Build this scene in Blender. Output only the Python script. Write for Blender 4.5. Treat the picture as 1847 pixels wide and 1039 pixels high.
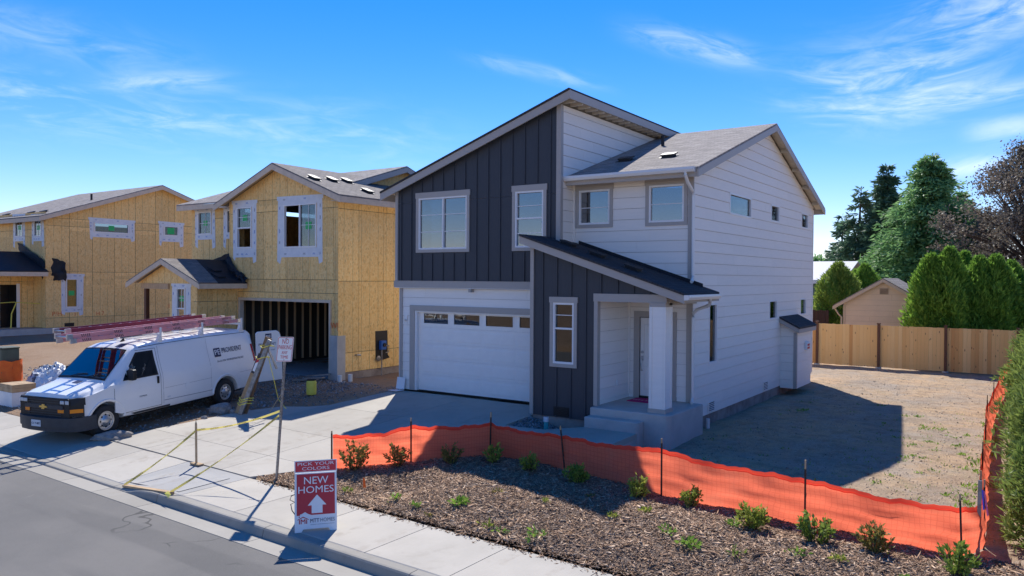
import bpy, bmesh, math, random
import numpy as np
from mathutils import Vector, Matrix

for o in list(bpy.data.objects): bpy.data.objects.remove(o)
scene = bpy.context.scene
COL = scene.collection
R = math.radians
random.seed(7); rng = np.random.default_rng(7)

# ------------------------------------------------------------------ camera
cam_d = bpy.data.cameras.new('camera'); cam = bpy.data.objects.new('camera', cam_d); COL.objects.link(cam)
yaw, pit, rol = -0.60088544, -0.01290962, -0.00577945
fw = Vector((math.sin(yaw)*math.cos(pit), math.cos(yaw)*math.cos(pit), math.sin(pit)))
ri = Vector((math.cos(yaw), -math.sin(yaw), 0)); dn = fw.cross(ri)
ri2 = math.cos(rol)*ri + math.sin(rol)*dn; dn2 = -math.sin(rol)*ri + math.cos(rol)*dn
CAM = Vector((7.13, -17.609, 3.4))
mw = Matrix((( ri2.x, -dn2.x, -fw.x, CAM.x), (ri2.y, -dn2.y, -fw.y, CAM.y), (ri2.z, -dn2.z, -fw.z, CAM.z), (0, 0, 0, 1)))
cam.matrix_world = mw
cam_d.sensor_width = 36; cam_d.lens = 1396.7/1847*36; cam_d.clip_end = 3000; cam_d.clip_start = .05
scene.camera = cam

# ------------------------------------------------------------------ light
SUN = Vector((-.515, .731, 1.0)).normalized()          # towards the sun, from the shadow of the gable on the yard
sun_el = math.asin(SUN.z); sun_az = math.atan2(SUN.x, SUN.y)
sd = bpy.data.lights.new('sun', 'SUN'); sd.energy = 2.5; sd.angle = R(.55); sd.color = (1, .955, .88)
so = bpy.data.objects.new('sun', sd); COL.objects.link(so); so.location = (0, 0, 40)
so.rotation_euler = SUN.to_track_quat('Z', 'Y').to_euler()
world = bpy.data.worlds.new('World'); scene.world = world; world.use_nodes = True
WN = world.node_tree.nodes; WL = world.node_tree.links
for n in list(WN): WN.remove(n)
def wn(t, **k):
    n = WN.new(t)
    for a, b in k.items(): setattr(n, a, b)
    return n
SKYV = .54
world.cycles.sampling_method = 'MANUAL'; world.cycles.sample_map_resolution = 256
w_out = wn('ShaderNodeOutputWorld'); w_bg = wn('ShaderNodeBackground'); w_bg.inputs[1].default_value = .15
sky = wn('ShaderNodeTexSky', sky_type='NISHITA', sun_disc=False)
sky.sun_elevation = sun_el; sky.sun_rotation = sun_az; sky.altitude = 0; sky.air_density = 1.0; sky.dust_density = 0; sky.ozone_density = 4
w_hs = wn('ShaderNodeHueSaturation'); 
w_tint = wn('ShaderNodeMix', data_type='RGBA', blend_type='MULTIPLY'); w_tint.inputs[0].default_value = 1; WL.new(sky.outputs[0], w_tint.inputs[6]); w_tint.inputs[7].default_value = (.79, .735, .865, 1)
WL.new(w_tint.outputs[2], w_hs.inputs['Color'])
w_tc = wn('ShaderNodeTexCoord')
w_hs.inputs['Saturation'].default_value = 1.35; w_hs.inputs['Value'].default_value = SKYV
def wmath(op, a, b=None, clamp=False):
    n = wn('ShaderNodeMath', operation=op, use_clamp=clamp)
    for i, v in enumerate((a, b)):
        if v is None: continue
        if isinstance(v, (int, float)): n.inputs[i].default_value = v
        else: WL.new(v, n.inputs[i])
    return n.outputs[0]
def wdot(vec):
    n = wn('ShaderNodeVectorMath', operation='DOT_PRODUCT'); WL.new(w_tc.outputs['Generated'], n.inputs[0]); n.inputs[1].default_value = vec
    return n.outputs['Value']
def pix_dir(px, py):
    return (fw + ri2*((px-923.5)/1396.7) + dn2*((py-519.5)/1396.7)).normalized()
def cirrus(p0, p1, width, amount, stretch, seed, lo=.42, hi=.75, bend=0.0):
    """a wisp of high cloud between two directions of the sky (angles in radians)"""
    a, b = p0, p1; c = (a+b).normalized(); u = (b-a).normalized(); v = c.cross(u).normalized()
    L = (b-a).length/2
    du, dv, dc = wdot(u), wdot(v), wdot(c)
    if bend: dv = wmath('ADD', dv, wmath('MULTIPLY', wmath('MULTIPLY', du, du), bend))
    ga = wmath('POWER', wmath('ABSOLUTE', wmath('DIVIDE', du, L*1.15)), 3.0); gb = wmath('POWER', wmath('ABSOLUTE', wmath('DIVIDE', dv, width)), 2.0)
    g = wmath('POWER', 2.718, wmath('MULTIPLY', wmath('ADD', ga, gb), -1.0))
    cx = wn('ShaderNodeCombineXYZ')
    WL.new(wmath('MULTIPLY', du, 5.0), cx.inputs[0]); WL.new(wmath('MULTIPLY', dv, 5.0*stretch), cx.inputs[1]); cx.inputs[2].default_value = seed
    no = wn('ShaderNodeTexNoise'); no.inputs['Scale'].default_value = 2.2; no.inputs['Detail'].default_value = 5; no.inputs['Roughness'].default_value = .62; no.inputs['Distortion'].default_value = .7
    WL.new(cx.outputs[0], no.inputs['Vector'])
    mr = wn('ShaderNodeMapRange', interpolation_type='SMOOTHSTEP'); WL.new(no.outputs['Fac'], mr.inputs[0]); mr.inputs[1].default_value = lo; mr.inputs[2].default_value = hi
    front = wmath('GREATER_THAN', dc, 0.0)
    return wmath('MULTIPLY', wmath('MULTIPLY', wmath('MULTIPLY', g, mr.outputs[0]), amount), front)
CL = [cirrus(pix_dir(-200, 150), pix_dir(520, 245), .030, 0.31, 4.5, 1.3, .42, .82),
      cirrus(pix_dir(200, 150), pix_dir(400, 148), .010, 0.37, 4, 2.3, .25, .7),
      cirrus(pix_dir(-150, 20), pix_dir(290, 110), .022, 0.23, 3, 3.1, .3, .8),
      cirrus(pix_dir(380, 215), pix_dir(760, 250), .030, 0.21, 4, 4.7, .36, .8),
      cirrus(pix_dir(1165, 60), pix_dir(1350, 105), .013, 0.46, 4, 5.2, .28, .75),
      cirrus(pix_dir(1460, 170), pix_dir(1760, 130), .040, 0.51, 4.0, 6.9, .38, .80, bend=1.1),
      cirrus(pix_dir(1480, 205), pix_dir(1847, 172), .014, 0.51, 6, 8.4, .36, .78, bend=.7),
      cirrus(pix_dir(1660, 60), pix_dir(2000, -40), .030, 0.49, 4.5, 9.2, .36, .80),
      cirrus(pix_dir(1690, 312), pix_dir(1800, 292), .010, 0.49, 3, 11.2, .22, .62),
      cirrus(pix_dir(1760, 238), pix_dir(1870, 225), .012, 0.42, 4, 12.2, .25, .7),
      cirrus(pix_dir(880, 110), pix_dir(1060, 150), .008, 0.25, 4, 13.2, .3, .7),
      cirrus(Vector((.9, -.5, .5)).normalized(), Vector((.3, -.9, .6)).normalized(), .18, .6, 3, 14.2, .4, .8),
      cirrus(Vector((-.9, -.5, .45)).normalized(), Vector((-.5, -.9, .6)).normalized(), .15, .6, 3, 15.2, .4, .8)]
tot = CL[0]
for c in CL[1:]: tot = wmath('ADD', tot, c)
tot = wmath('MINIMUM', tot, .9)
w_mx = wn('ShaderNodeMix', data_type='RGBA'); WL.new(tot, w_mx.inputs[0]); WL.new(w_hs.outputs[0], w_mx.inputs[6]); w_mx.inputs[7].default_value = (3.6, 3.8, 4.3, 1)
WL.new(w_mx.outputs[2], w_bg.inputs[0]); WL.new(w_bg.outputs[0], w_out.inputs[0])
vs = scene.view_settings; vs.view_transform = 'Standard'; vs.look = 'None'; vs.exposure = 1.30; vs.gamma = 1; vs.use_curve_mapping = False
scene.render.engine = 'CYCLES'
scene.cycles.max_bounces = 8; scene.cycles.transparent_max_bounces = 16

# ------------------------------------------------------------------ materials
MATS = {}
def nodes(name):
    m = bpy.data.materials.new(name); m.use_nodes = True; nt = m.node_tree
    b = nt.nodes['Principled BSDF']; MATS[name] = m
    return m, nt, b
class NT:
    def __init__(s, nt): s.nt = nt
    def n(s, t, **k):
        x = s.nt.nodes.new(t)
        for a, b in k.items(): setattr(x, a, b)
        return x
    def l(s, a, b): s.nt.links.new(a, b)
    def val(s, sock, v):
        if hasattr(v, 'is_output'): s.l(v, sock)
        else: sock.default_value = v
    def math(s, op, a, b=0.0, clamp=False):
        x = s.n('ShaderNodeMath', operation=op, use_clamp=clamp); s.val(x.inputs[0], a); s.val(x.inputs[1], b); return x.outputs[0]
    def mix(s, f, a, b, bt='MIX'):
        x = s.n('ShaderNodeMix', data_type='RGBA', blend_type=bt); s.val(x.inputs[0], f); s.val(x.inputs[6], a); s.val(x.inputs[7], b); return x.outputs[2]
    def noise(s, vec, scale, detail=5, rough=.55, dist=0.0):
        x = s.n('ShaderNodeTexNoise'); s.val(x.inputs['Scale'], scale); x.inputs['Detail'].default_value = detail; x.inputs['Roughness'].default_value = rough; x.inputs['Distortion'].default_value = dist
        if vec is not None: s.l(vec, x.inputs['Vector'])
        return x.outputs['Fac']
    def ramp(s, f, lo, hi):
        x = s.n('ShaderNodeMapRange', interpolation_type='SMOOTHSTEP'); s.val(x.inputs[0], f); x.inputs[1].default_value = lo; x.inputs[2].default_value = hi; return x.outputs[0]
    def vmap(s, vec, sc, rot=(0, 0, 0)):
        x = s.n('ShaderNodeMapping'); s.l(vec, x.inputs[0]); x.inputs['Scale'].default_value = sc; x.inputs['Rotation'].default_value = rot; return x.outputs[0]
    def bump(s, h, strength, dist, b):
        x = s.n('ShaderNodeBump'); x.inputs['Strength'].default_value = strength; x.inputs['Distance'].default_value = dist; s.l(h, x.inputs['Height']); s.l(x.outputs[0], b.inputs['Normal']); return x
def c4(c): return (c[0], c[1], c[2], 1)
def mat(name, col, col2=None, scale=3., rough=.6, bump=0., bscale=60., bdist=.004, metal=0., spec=.4, stretch=(1, 1, 1), lo=.35, hi=.65, rand=0., island=False, dirt=0.):
    m, nt, b = nodes(name); t = NT(nt)
    b.inputs['Roughness'].default_value = rough; b.inputs['Metallic'].default_value = metal; b.inputs['Specular IOR Level'].default_value = spec
    tc = t.n('ShaderNodeTexCoord'); vec = t.vmap(tc.outputs['Object'], stretch)
    out = None
    if col2 is not None:
        f = t.ramp(t.noise(vec, scale, 7, .6), lo, hi); out = t.mix(f, c4(col), c4(col2))
    if rand or island:
        if island: r = t.n('ShaderNodeNewGeometry').outputs['Random Per Island']
        else: r = t.n('ShaderNodeObjectInfo').outputs['Random']
        k = t.math('ADD', t.math('MULTIPLY', r, 2*(rand or .3)), 1-(rand or .3))
        cx = t.n('ShaderNodeCombineXYZ')
        for i in range(3): t.l(k, cx.inputs[i])
        out = t.mix(1.0, out if out is not None else c4(col), cx.outputs[0], 'MULTIPLY')
    if dirt:
        f = t.ramp(t.noise(tc.outputs['Object'], 1.1, 8, .65), .45, .8); out = t.mix(t.math('MULTIPLY', f, dirt), out if out is not None else c4(col), (.16, .13, .10, 1))
    if out is None: b.inputs['Base Color'].default_value = c4(col)
    else: t.l(out, b.inputs['Base Color'])
    if bump: t.bump(t.noise(vec, bscale, 4, .6), bump, bdist, b)
    return m
mat('siding', (.87, .815, .745), (.84, .79, .725), 2.0, .55, .25, 9, .003, stretch=(1, 1, 8), rand=.02)
mat('siding_white', (.87, .835, .785), (.84, .81, .765), 2.0, .5, .2, 9, .003, stretch=(1, 1, 8), rand=.02)
mat('dark_siding', (.050, .056, .068), (.044, .050, .062), 6.0, .5, .5, 14, .003, stretch=(6, 6, .7), spec=.35)
mat('trim', (.42, .385, .355), (.40, .37, .34), 4, .5, .2, 12, .002, stretch=(1, 1, 5))
mat('white', (.80, .80, .80), (.77, .77, .77), 5, .35)
mat('garage_white', (.87, .85, .815), (.84, .82, .79), 5, .4, .25, 40, .002)
mat('gutter', (.74, .74, .73), rough=.3, spec=.6)
mat('soffit', (.62, .56, .46), (.55, .49, .40), 5, .6)
mat('black', (.012, .012, .014), rough=.5)
mat('black_rubber', (.02, .02, .022), (.032, .031, .03), 9, .75, .2, 40, .003)
mat('metal', (.55, .55, .56), (.42, .42, .43), 8, .35, metal=1.)
mat('galv', (.36, .35, .34), (.24, .22, .20), 9, .5, .2, 40, .002, metal=.6)
mat('wood_frame', (.66, .45, .26), (.55, .36, .20), 4, .75, .3, 30, .003, stretch=(6, 6, .6), rand=.18)
mat('plywood_edge', (.5, .38, .23), rough=.8)
mat('brown_post', (.14, .055, .028), (.10, .04, .02), 6, .6, .3, 30, .003, stretch=(5, 5, .6))
mat('raw_fascia', (.66, .53, .40), (.58, .47, .35), 5, .6, .2, 20, .002, rand=.04)
mat('felt', (.012, .013, .018), (.020, .021, .027), 5, .65, .35, 12, .01)
mat('foundation', (.36, .31, .27), (.25, .20, .18), 2.2, .85, .4, 30, .01, dirt=.5)
mat('porch_concrete', (.50, .475, .445), (.44, .42, .395), 2.2, .8, .3, 50, .004, dirt=.12)
mat('rock', (.34, .31, .28), (.22, .20, .18), 6, .9, .7, 12, .03)
mat('steel_pink', (.72, .30, .31), (.64, .26, .27), 3, .5)
mat('maroon', (.23, .03, .06), (.19, .025, .05), 4, .45)
mat('aluminium', (.62, .62, .62), (.5, .5, .5), 10, .35, metal=.8)
mat('yellow', (.85, .74, .12), (.78, .66, .10), 5, .5, rand=.0)
mat('teal', (.05, .42, .42), rough=.5)
mat('red_print', (.50, .03, .045), rough=.45)
mat('red_bright', (.66, .04, .05), rough=.45)
mat('navy_print', (.02, .03, .085), rough=.45)
mat('grey_print', (.22, .23, .26), rough=.5)
mat('white_print', (.82, .82, .82), rough=.45)
mat('sign_red', (.55, .05, .06), rough=.45)
mat('magenta', (.38, .006, .12), rough=.9, bump=.3, bscale=200)
mat('pink_print', (.75, .45, .55), rough=.9)
mat('amber', (.85, .26, .02), rough=.2)
mat('gold', (.80, .55, .16), rough=.3, metal=.7)
mat('plate', (.62, .66, .70), rough=.4)
mat('taillight', (.45, .012, .012), rough=.2)
mat('van_grey', (.055, .056, .06), (.045, .045, .05), 6, .6, .2, 60, .003)
mat('light_lens', (.55, .58, .60), rough=.08, spec=.8)
mat('seat_grey', (.10, .10, .10), rough=.8)
mat('spray_orange', (.75, .16, .04), rough=.7)
mat('wrap_white', (.72, .74, .76), (.64, .67, .71), 4, .45, .25, 8, .004)
mat('wrap_print', (.10, .22, .52), rough=.5)
mat('sticker', (.03, .45, .12), rough=.5)
mat('util_green', (.10, .12, .085), (.085, .10, .07), 5, .55)
mat('orange_net_util', (.90, .17, .02), (.82, .13, .015), 6, .6)
mat('tarp', (.50, .52, .56), (.06, .07, .10), 2.6, .5, .6, 8, .03, lo=.5, hi=.56)
mat('lumber', (.48, .34, .20), (.40, .27, .15), 5, .8, .2, 30, .003, rand=.15)
mat('tan_siding', (.60, .485, .365), (.57, .46, .35), 3, .6, rand=.02)
mat('tan_trim', (.46, .37, .28), rough=.6)
mat('teal_wall', (.10, .17, .16), rough=.7)
mat('pale_roof', (.56, .56, .56), (.5, .5, .5), 6, .6)
mat('dark_brown', (.06, .03, .022), rough=.8)
mat('bark', (.10, .07, .05), (.05, .035, .025), 12, .9, .6, 20, .02, stretch=(3, 3, .6))
mat('pvc', (.72, .72, .70), rough=.4)
mat('blue_box', (.03, .12, .40), rough=.45)
mat('lap_shadow', (.34, .325, .31), rough=.9)  # shade under the laps, put into a backing colour
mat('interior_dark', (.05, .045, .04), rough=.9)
mat('interior_wall', (.22, .21, .20), rough=.9)
mat('blind', (.55, .54, .50), rough=.9)
mat('ribbon_blue', (.10, .10, .62), rough=.5)
mat('ribbon_pink', (.80, .16, .36), rough=.5)
mat('cardboard_brown', (.26, .15, .08), (.20, .12, .06), 6, .8)
mat('tape_black', (.02, .02, .01), rough=.6)

def leafmat(name, a, b, trans=.25, rough=.55):
    m, nt, p = nodes(name); t = NT(nt)
    r = t.n('ShaderNodeNewGeometry').outputs['Random Per Island']
    tc = t.n('ShaderNodeTexCoord'); f = t.ramp(t.noise(tc.outputs['Object'], 1.3, 4), .35, .65)
    f2 = t.math('ADD', t.math('MULTIPLY', r, .65), t.math('MULTIPLY', f, .35))
    c = t.mix(f2, c4(a), c4(b)); t.l(c, p.inputs['Base Color']); p.inputs['Roughness'].default_value = rough; p.inputs['Specular IOR Level'].default_value = .3
    tr = t.n('ShaderNodeBsdfTranslucent'); t.l(c, tr.inputs[0])
    mx = t.n('ShaderNodeMixShader'); mx.inputs[0].default_value = trans
    out = nt.nodes['Material Output']; t.l(p.outputs[0], mx.inputs[1]); t.l(tr.outputs[0], mx.inputs[2]); t.l(mx.outputs[0], out.inputs[0])
    return m
leafmat('leaf_arbor', (.10,.21,.030), (.30,.50,.075), 0.45)
leafmat('leaf_arbor2', (.11,.19,.032), (.32,.42,.08), 0.42)
leafmat('leaf_hedge', (.13,.20,.045), (.36,.44,.11), 0.42)
leafmat('leaf_fir', (.10,.235,.085), (.34,.55,.21), 0.42)
leafmat('leaf_fir_dark', (.055,.115,.075), (.18,.30,.17), 0.35)
leafmat('leaf_copper_', (0.048, 0.032, 0.035), (0.208, 0.104, 0.080), .3)
leafmat('leaf_shrub', (.12,.20,.030), (.52,.54,.10), 0.4)
leafmat('leaf_shrub_red', (.10,.15,.035), (.42,.29,.09), 0.4)
leafmat('leaf_shrub_dark', (.08,.17,.030), (.34,.42,.075), 0.4)
leafmat('leaf_copper', (.085,.088,.072), (.26,.205,.16), .4)
leafmat('tape_yellow', (.72, .60, .16), (.78, .66, .20), .35)
leafmat('leaf_weed', (.12,.25,.035), (.34,.50,.085), 0.4)

def glass(name, refl, tint, inner=None):
    m, nt, p = nodes(name); t = NT(nt)
    g = t.n('ShaderNodeBsdfGlossy'); g.inputs['Roughness'].default_value = .015; g.inputs['Color'].default_value = (1, 1, 1, 1)
    if inner is None:
        tr = t.n('ShaderNodeBsdfTransparent'); tr.inputs[0].default_value = c4(tint)
    else:
        tr = t.n('ShaderNodeBsdfDiffuse'); tr.inputs[0].default_value = c4(inner)
    lw = t.n('ShaderNodeLayerWeight'); lw.inputs[0].default_value = .35
    f = t.math('ADD', t.math('MULTIPLY', lw.outputs['Fresnel'], .7), refl, clamp=True)
    no = t.noise(t.n('ShaderNodeTexCoord').outputs['Object'], 1.2, 2)
    bp = t.n('ShaderNodeBump'); bp.inputs['Strength'].default_value = .03; bp.inputs['Distance'].default_value = .02; t.l(no, bp.inputs['Height']); t.l(bp.outputs[0], g.inputs['Normal'])
    mx = t.n('ShaderNodeMixShader'); t.l(f, mx.inputs[0]); t.l(tr.outputs[0], mx.inputs[1]); t.l(g.outputs[0], mx.inputs[2])
    t.l(mx.outputs[0], nt.nodes['Material Output'].inputs[0]); return m
glass('glass', .20, (.24, .33, .41)); glass('glass_clear', .04, (.48, .53, .55)); glass('glass_van', .22, (.55, .66, .66))

def van_paint():
    m, nt, b = nodes('van_white'); b.inputs['Base Color'].default_value = (.82, .82, .81, 1); b.inputs['Roughness'].default_value = .28
    b.inputs['Coat Weight'].default_value = .5; b.inputs['Coat Roughness'].default_value = .06
    t = NT(nt); tc = t.n('ShaderNodeTexCoord')
    f = t.ramp(t.noise(t.vmap(tc.outputs['Object'], (1, 1, 2)), 2.2, 8, .7), .5, .85)
    t.l(t.mix(t.math('MULTIPLY', f, .16), (.82, .82, .81, 1), (.48, .43, .37, 1)), b.inputs['Base Color'])
van_paint()

def concrete(name, base, dark, joint=0.):
    m, nt, b = nodes(name); t = NT(nt); tc = t.n('ShaderNodeTexCoord'); P = t.n('ShaderNodeNewGeometry').outputs['Position']
    n1 = t.ramp(t.noise(P, .55, 8, .65), .35, .7); n2 = t.noise(t.vmap(P, (9, .5, 1)), 3, 4)
    n3 = t.ramp(t.noise(P, 2.6, 9, .7, .4), .52, .75)
    r = t.n('ShaderNodeObjectInfo').outputs['Random']
    c = t.mix(n1, c4(base), c4(tuple(x*.86 for x in base))); c = t.mix(t.math('MULTIPLY', n2, .16), c, c4(dark)); c = t.mix(t.math('MULTIPLY', n3, .33), c, c4(dark))
    mud = t.ramp(t.noise(P, .8, 9, .72, .9), .60, .74); c = t.mix(t.math('MULTIPLY', mud, .5), c, (.27, .205, .14, 1)); trk = t.math('MULTIPLY', t.ramp(t.noise(t.vmap(P, (1.9, .16, 1)), 1.3, 5, .6), .56, .66), t.ramp(t.noise(P, 5, 5, .7), .4, .6)); c = t.mix(t.math('MULTIPLY', trk, .30), c, (.25, .20, .15, 1)); sp = t.ramp(t.noise(P, 17, 3, .6), .70, .76); c = t.mix(t.math('MULTIPLY', sp, .4), c, c4(dark))
    k = t.math('ADD', t.math('MULTIPLY', r, .14), .93); cx = t.n('ShaderNodeCombineXYZ')
    for i in range(3): t.l(k, cx.inputs[i])
    c = t.mix(1., c, cx.outputs[0], 'MULTIPLY')
    t.l(c, b.inputs['Base Color']); b.inputs['Roughness'].default_value = .82; b.inputs['Specular IOR Level'].default_value = .3
    t.bump(t.noise(t.vmap(P, (1, 14, 1)), 22, 5, .6), .25, .004, b)
concrete('concrete', (.47, .435, .375), (.27, .235, .185)); concrete('kerb_concrete', (.36, .335, .29), (.16, .145, .12)); concrete('concrete_ramp', (.40, .39, .37), (.22, .21, .2)); concrete('gutter_concrete', (.36, .335, .29), (.26, .23, .19))

def asphalt():
    m, nt, b = nodes('asphalt'); t = NT(nt); P = t.n('ShaderNodeNewGeometry').outputs['Position']
    f = t.ramp(t.noise(P, .35, 8, .65), .35, .7); g = t.ramp(t.noise(P, 90, 3, .7), .3, .75)
    c = t.mix(f, (.172, .160, .144, 1), (.122, .116, .107, 1)); c = t.mix(t.math('MULTIPLY', g, .5), c, (.22, .215, .205, 1))
    s = t.ramp(t.noise(t.vmap(P, (.25, 2.2, 1)), 1.6, 6, .7), .58, .78); c = t.mix(t.math('MULTIPLY', s, .3), c, (.24, .22, .19, 1))
    w = t.ramp(t.noise(P, 2.1, 7, .75, .8), .66, .74); c = t.mix(t.math('MULTIPLY', w, .6), c, (.28, .26, .23, 1))
    v = t.n('ShaderNodeTexVoronoi', feature='DISTANCE_TO_EDGE'); wv = t.n('ShaderNodeVectorMath', operation='ADD'); t.l(P, wv.inputs[0]); nz = t.n('ShaderNodeTexNoise'); nz.inputs['Scale'].default_value = 1.5; t.l(P, nz.inputs['Vector']); t.l(nz.outputs['Color'], wv.inputs[1]); t.l(wv.outputs[0], v.inputs['Vector']); v.inputs['Scale'].default_value = .38
    ck = t.math('MULTIPLY', t.ramp(v.outputs['Distance'], .012, .004), t.ramp(t.noise(P, .5, 3), .5, .56)); c = t.mix(t.math('MULTIPLY', ck, .7), c, (.045, .044, .043, 1))
    ty = t.n('ShaderNodeTexNoise'); ty.inputs['Scale'].default_value = 1.; ty.inputs['Detail'].default_value = 4; t.l(t.vmap(P, (.10, 1.1, 1)), ty.inputs['Vector']); c = t.mix(t.math('MULTIPLY', t.ramp(ty.outputs['Fac'], .54, .66), .35), c, (.085, .084, .083, 1))
    t.l(c, b.inputs['Base Color']); b.inputs['Roughness'].default_value = .85; b.inputs['Specular IOR Level'].default_value = .25
    t.bump(t.noise(P, 130, 3, .7), .6, .008, b)
asphalt()

def dirt():
    m, nt, b = nodes('dirt'); t = NT(nt); P = t.n('ShaderNodeNewGeometry').outputs['Position']
    a = t.ramp(t.noise(P, .42, 8, .62, .4), .36, .66); c = t.mix(a, (.56, .385, .23, 1), (.39, .32, .25, 1))
    g = t.ramp(t.noise(P, 3.2, 8, .7), .42, .72); c = t.mix(t.math('MULTIPLY', g, .8), c, (.27, .19, .125, 1)); pz = t.ramp(t.noise(P, 1.3, 7, .7, .6), .48, .66); c = t.mix(t.math('MULTIPLY', pz, .6), c, (.44, .37, .30, 1)); dk = t.ramp(t.noise(P, .75, 8, .7, .9), .54, .70); c = t.mix(t.math('MULTIPLY', dk, .5), c, (.26, .19, .125, 1))
    gr = t.ramp(t.noise(P, 30, 6, .72), .40, .72); c = t.mix(t.math('MULTIPLY', gr, .55), c, (.16, .12, .085, 1))
    lt = t.ramp(t.noise(P, 46, 4, .6), .60, .72); c = t.mix(t.math('MULTIPLY', lt, .6), c, (.50, .44, .37, 1))
    gs = t.math('MULTIPLY', t.ramp(t.noise(P, .9, 6, .7, .3), .56, .7), t.ramp(t.noise(P, 24, 3, .6), .45, .62)); c = t.mix(t.math('MULTIPLY', gs, .55), c, (.22, .23, .08, 1))
    sx = t.n('ShaderNodeSeparateXYZ'); t.l(P, sx.inputs[0])
    L = t.math('MULTIPLY', t.ramp(sx.outputs[0], -8.5, -10.5), t.ramp(sx.outputs[1], 13, 9))   # the building plots to the left: browner, damp soil
    c2 = t.mix(a, (.26, .165, .105, 1), (.34, .23, .15, 1)); c2 = t.mix(t.math('MULTIPLY', gr, .6), c2, (.13, .085, .055, 1)); c2 = t.mix(t.math('MULTIPLY', lt, .5), c2, (.42, .37, .31, 1))
    c = t.mix(t.math('MULTIPLY', L, .8), c, c2)
    t.l(c, b.inputs['Base Color']); b.inputs['Roughness'].default_value = .95; b.inputs['Specular IOR Level'].default_value = .15
    h = t.math('ADD', t.math('MULTIPLY', t.noise(P, 5, 8, .65), .6), t.math('MULTIPLY', t.noise(P, 42, 5, .7), .35))
    t.bump(h, 1., .07, b)
dirt()
def mulchmat():
    m, nt, b = nodes('mulch_soil'); t = NT(nt); P = t.n('ShaderNodeNewGeometry').outputs['Position']
    a = t.ramp(t.noise(P, 8, 8, .7), .35, .65); c = t.mix(a, (.15, .10, .07, 1), (.32, .24, .18, 1))
    e = t.ramp(t.noise(P, 1.1, 6, .6), .4, .65); c = t.mix(t.math('MULTIPLY', e, .5), c, (.20, .135, .095, 1))
    t.l(c, b.inputs['Base Color']); b.inputs['Roughness'].default_value = .95
    t.bump(t.noise(P, 30, 8, .75), 1., .05, b)
    m, nt, b = nodes('bark_chip'); t = NT(nt); r = t.n('ShaderNodeNewGeometry').outputs['Random Per Island']
    cr = t.n('ShaderNodeValToRGB'); t.l(r, cr.inputs[0]); e = cr.color_ramp.elements
    e[0].position = 0; e[0].color = (.13, .072, .042, 1); e[1].position = 1; e[1].color = (.66, .50, .36, 1)
    for p, c in ((.3, (.25, .15, .09, 1)), (.65, (.39, .25, .16, 1)), (.9, (.53, .38, .26, 1))):
        x = e.new(p); x.color = c
    t.l(cr.outputs[0], b.inputs['Base Color']); b.inputs['Roughness'].default_value = .9
    m, nt, b = nodes('pebble'); t = NT(nt); r = t.n('ShaderNodeNewGeometry').outputs['Random Per Island']
    t.l(t.mix(r, (.24, .19, .145, 1), (.50, .44, .37, 1)), b.inputs['Base Color']); b.inputs['Roughness'].default_value = .9
    m, nt, b = nodes('gravel_stone'); t = NT(nt); r = t.n('ShaderNodeNewGeometry').outputs['Random Per Island']
    t.l(t.mix(r, (.12, .125, .13, 1), (.40, .40, .40, 1)), b.inputs['Base Color']); b.inputs['Roughness'].default_value = .9
mulchmat()

def shingle(name, axis, a, bcol, d):
    """axis: world axis along which the roof falls"""
    m, nt, b = nodes(name); t = NT(nt); P = t.n('ShaderNodeNewGeometry').outputs['Position']; s = t.n('ShaderNodeSeparateXYZ'); t.l(P, s.inputs[0])
    cx = t.n('ShaderNodeCombineXYZ'); t.l(s.outputs[1-axis], cx.inputs[0]); t.l(s.outputs[axis], cx.inputs[1])
    br = t.n('ShaderNodeTexBrick', offset=.5); t.l(cx.outputs[0], br.inputs['Vector']); br.inputs['Scale'].default_value = 1; br.inputs['Brick Width'].default_value = .29; br.inputs['Row Height'].default_value = .135
    br.inputs['Mortar Size'].default_value = .008; br.inputs['Mortar Smooth'].default_value = .3; br.inputs['Bias'].default_value = 0
    br.inputs['Color1'].default_value = c4(a); br.inputs['Color2'].default_value = c4(bcol); br.inputs['Mortar'].default_value = c4(d)
    n = t.ramp(t.noise(t.vmap(P, (1, 1, .3)), 5, 8, .75), .35, .7); c = t.mix(t.math('MULTIPLY', n, .45), br.outputs['Color'], c4(d)); g = t.noise(P, 160, 2)
    c = t.mix(t.math('MULTIPLY', g, .35), c, c4(tuple(x*1.5 for x in a)))
    t.l(c, b.inputs['Base Color']); b.inputs['Roughness'].default_value = .9; b.inputs['Specular IOR Level'].default_value = .2
    t.bump(t.math('ADD', br.outputs['Fac'], t.math('MULTIPLY', g, -.4)), .8, .012, b).invert = True
shingle('shingle_y', 1, (.37, .33, .30), (.20, .18, .165), (.10, .09, .085)); shingle('shingle_x_shaded', 0, (.060, .060, .064), (.044, .044, .049), (.02, .02, .022))  # the x-falling one has the porch roof's shade put into its darker colour
shingle('shingle_x_light', 0, (.27, .24, .215), (.18, .16, .145), (.09, .08, .075))

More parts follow.
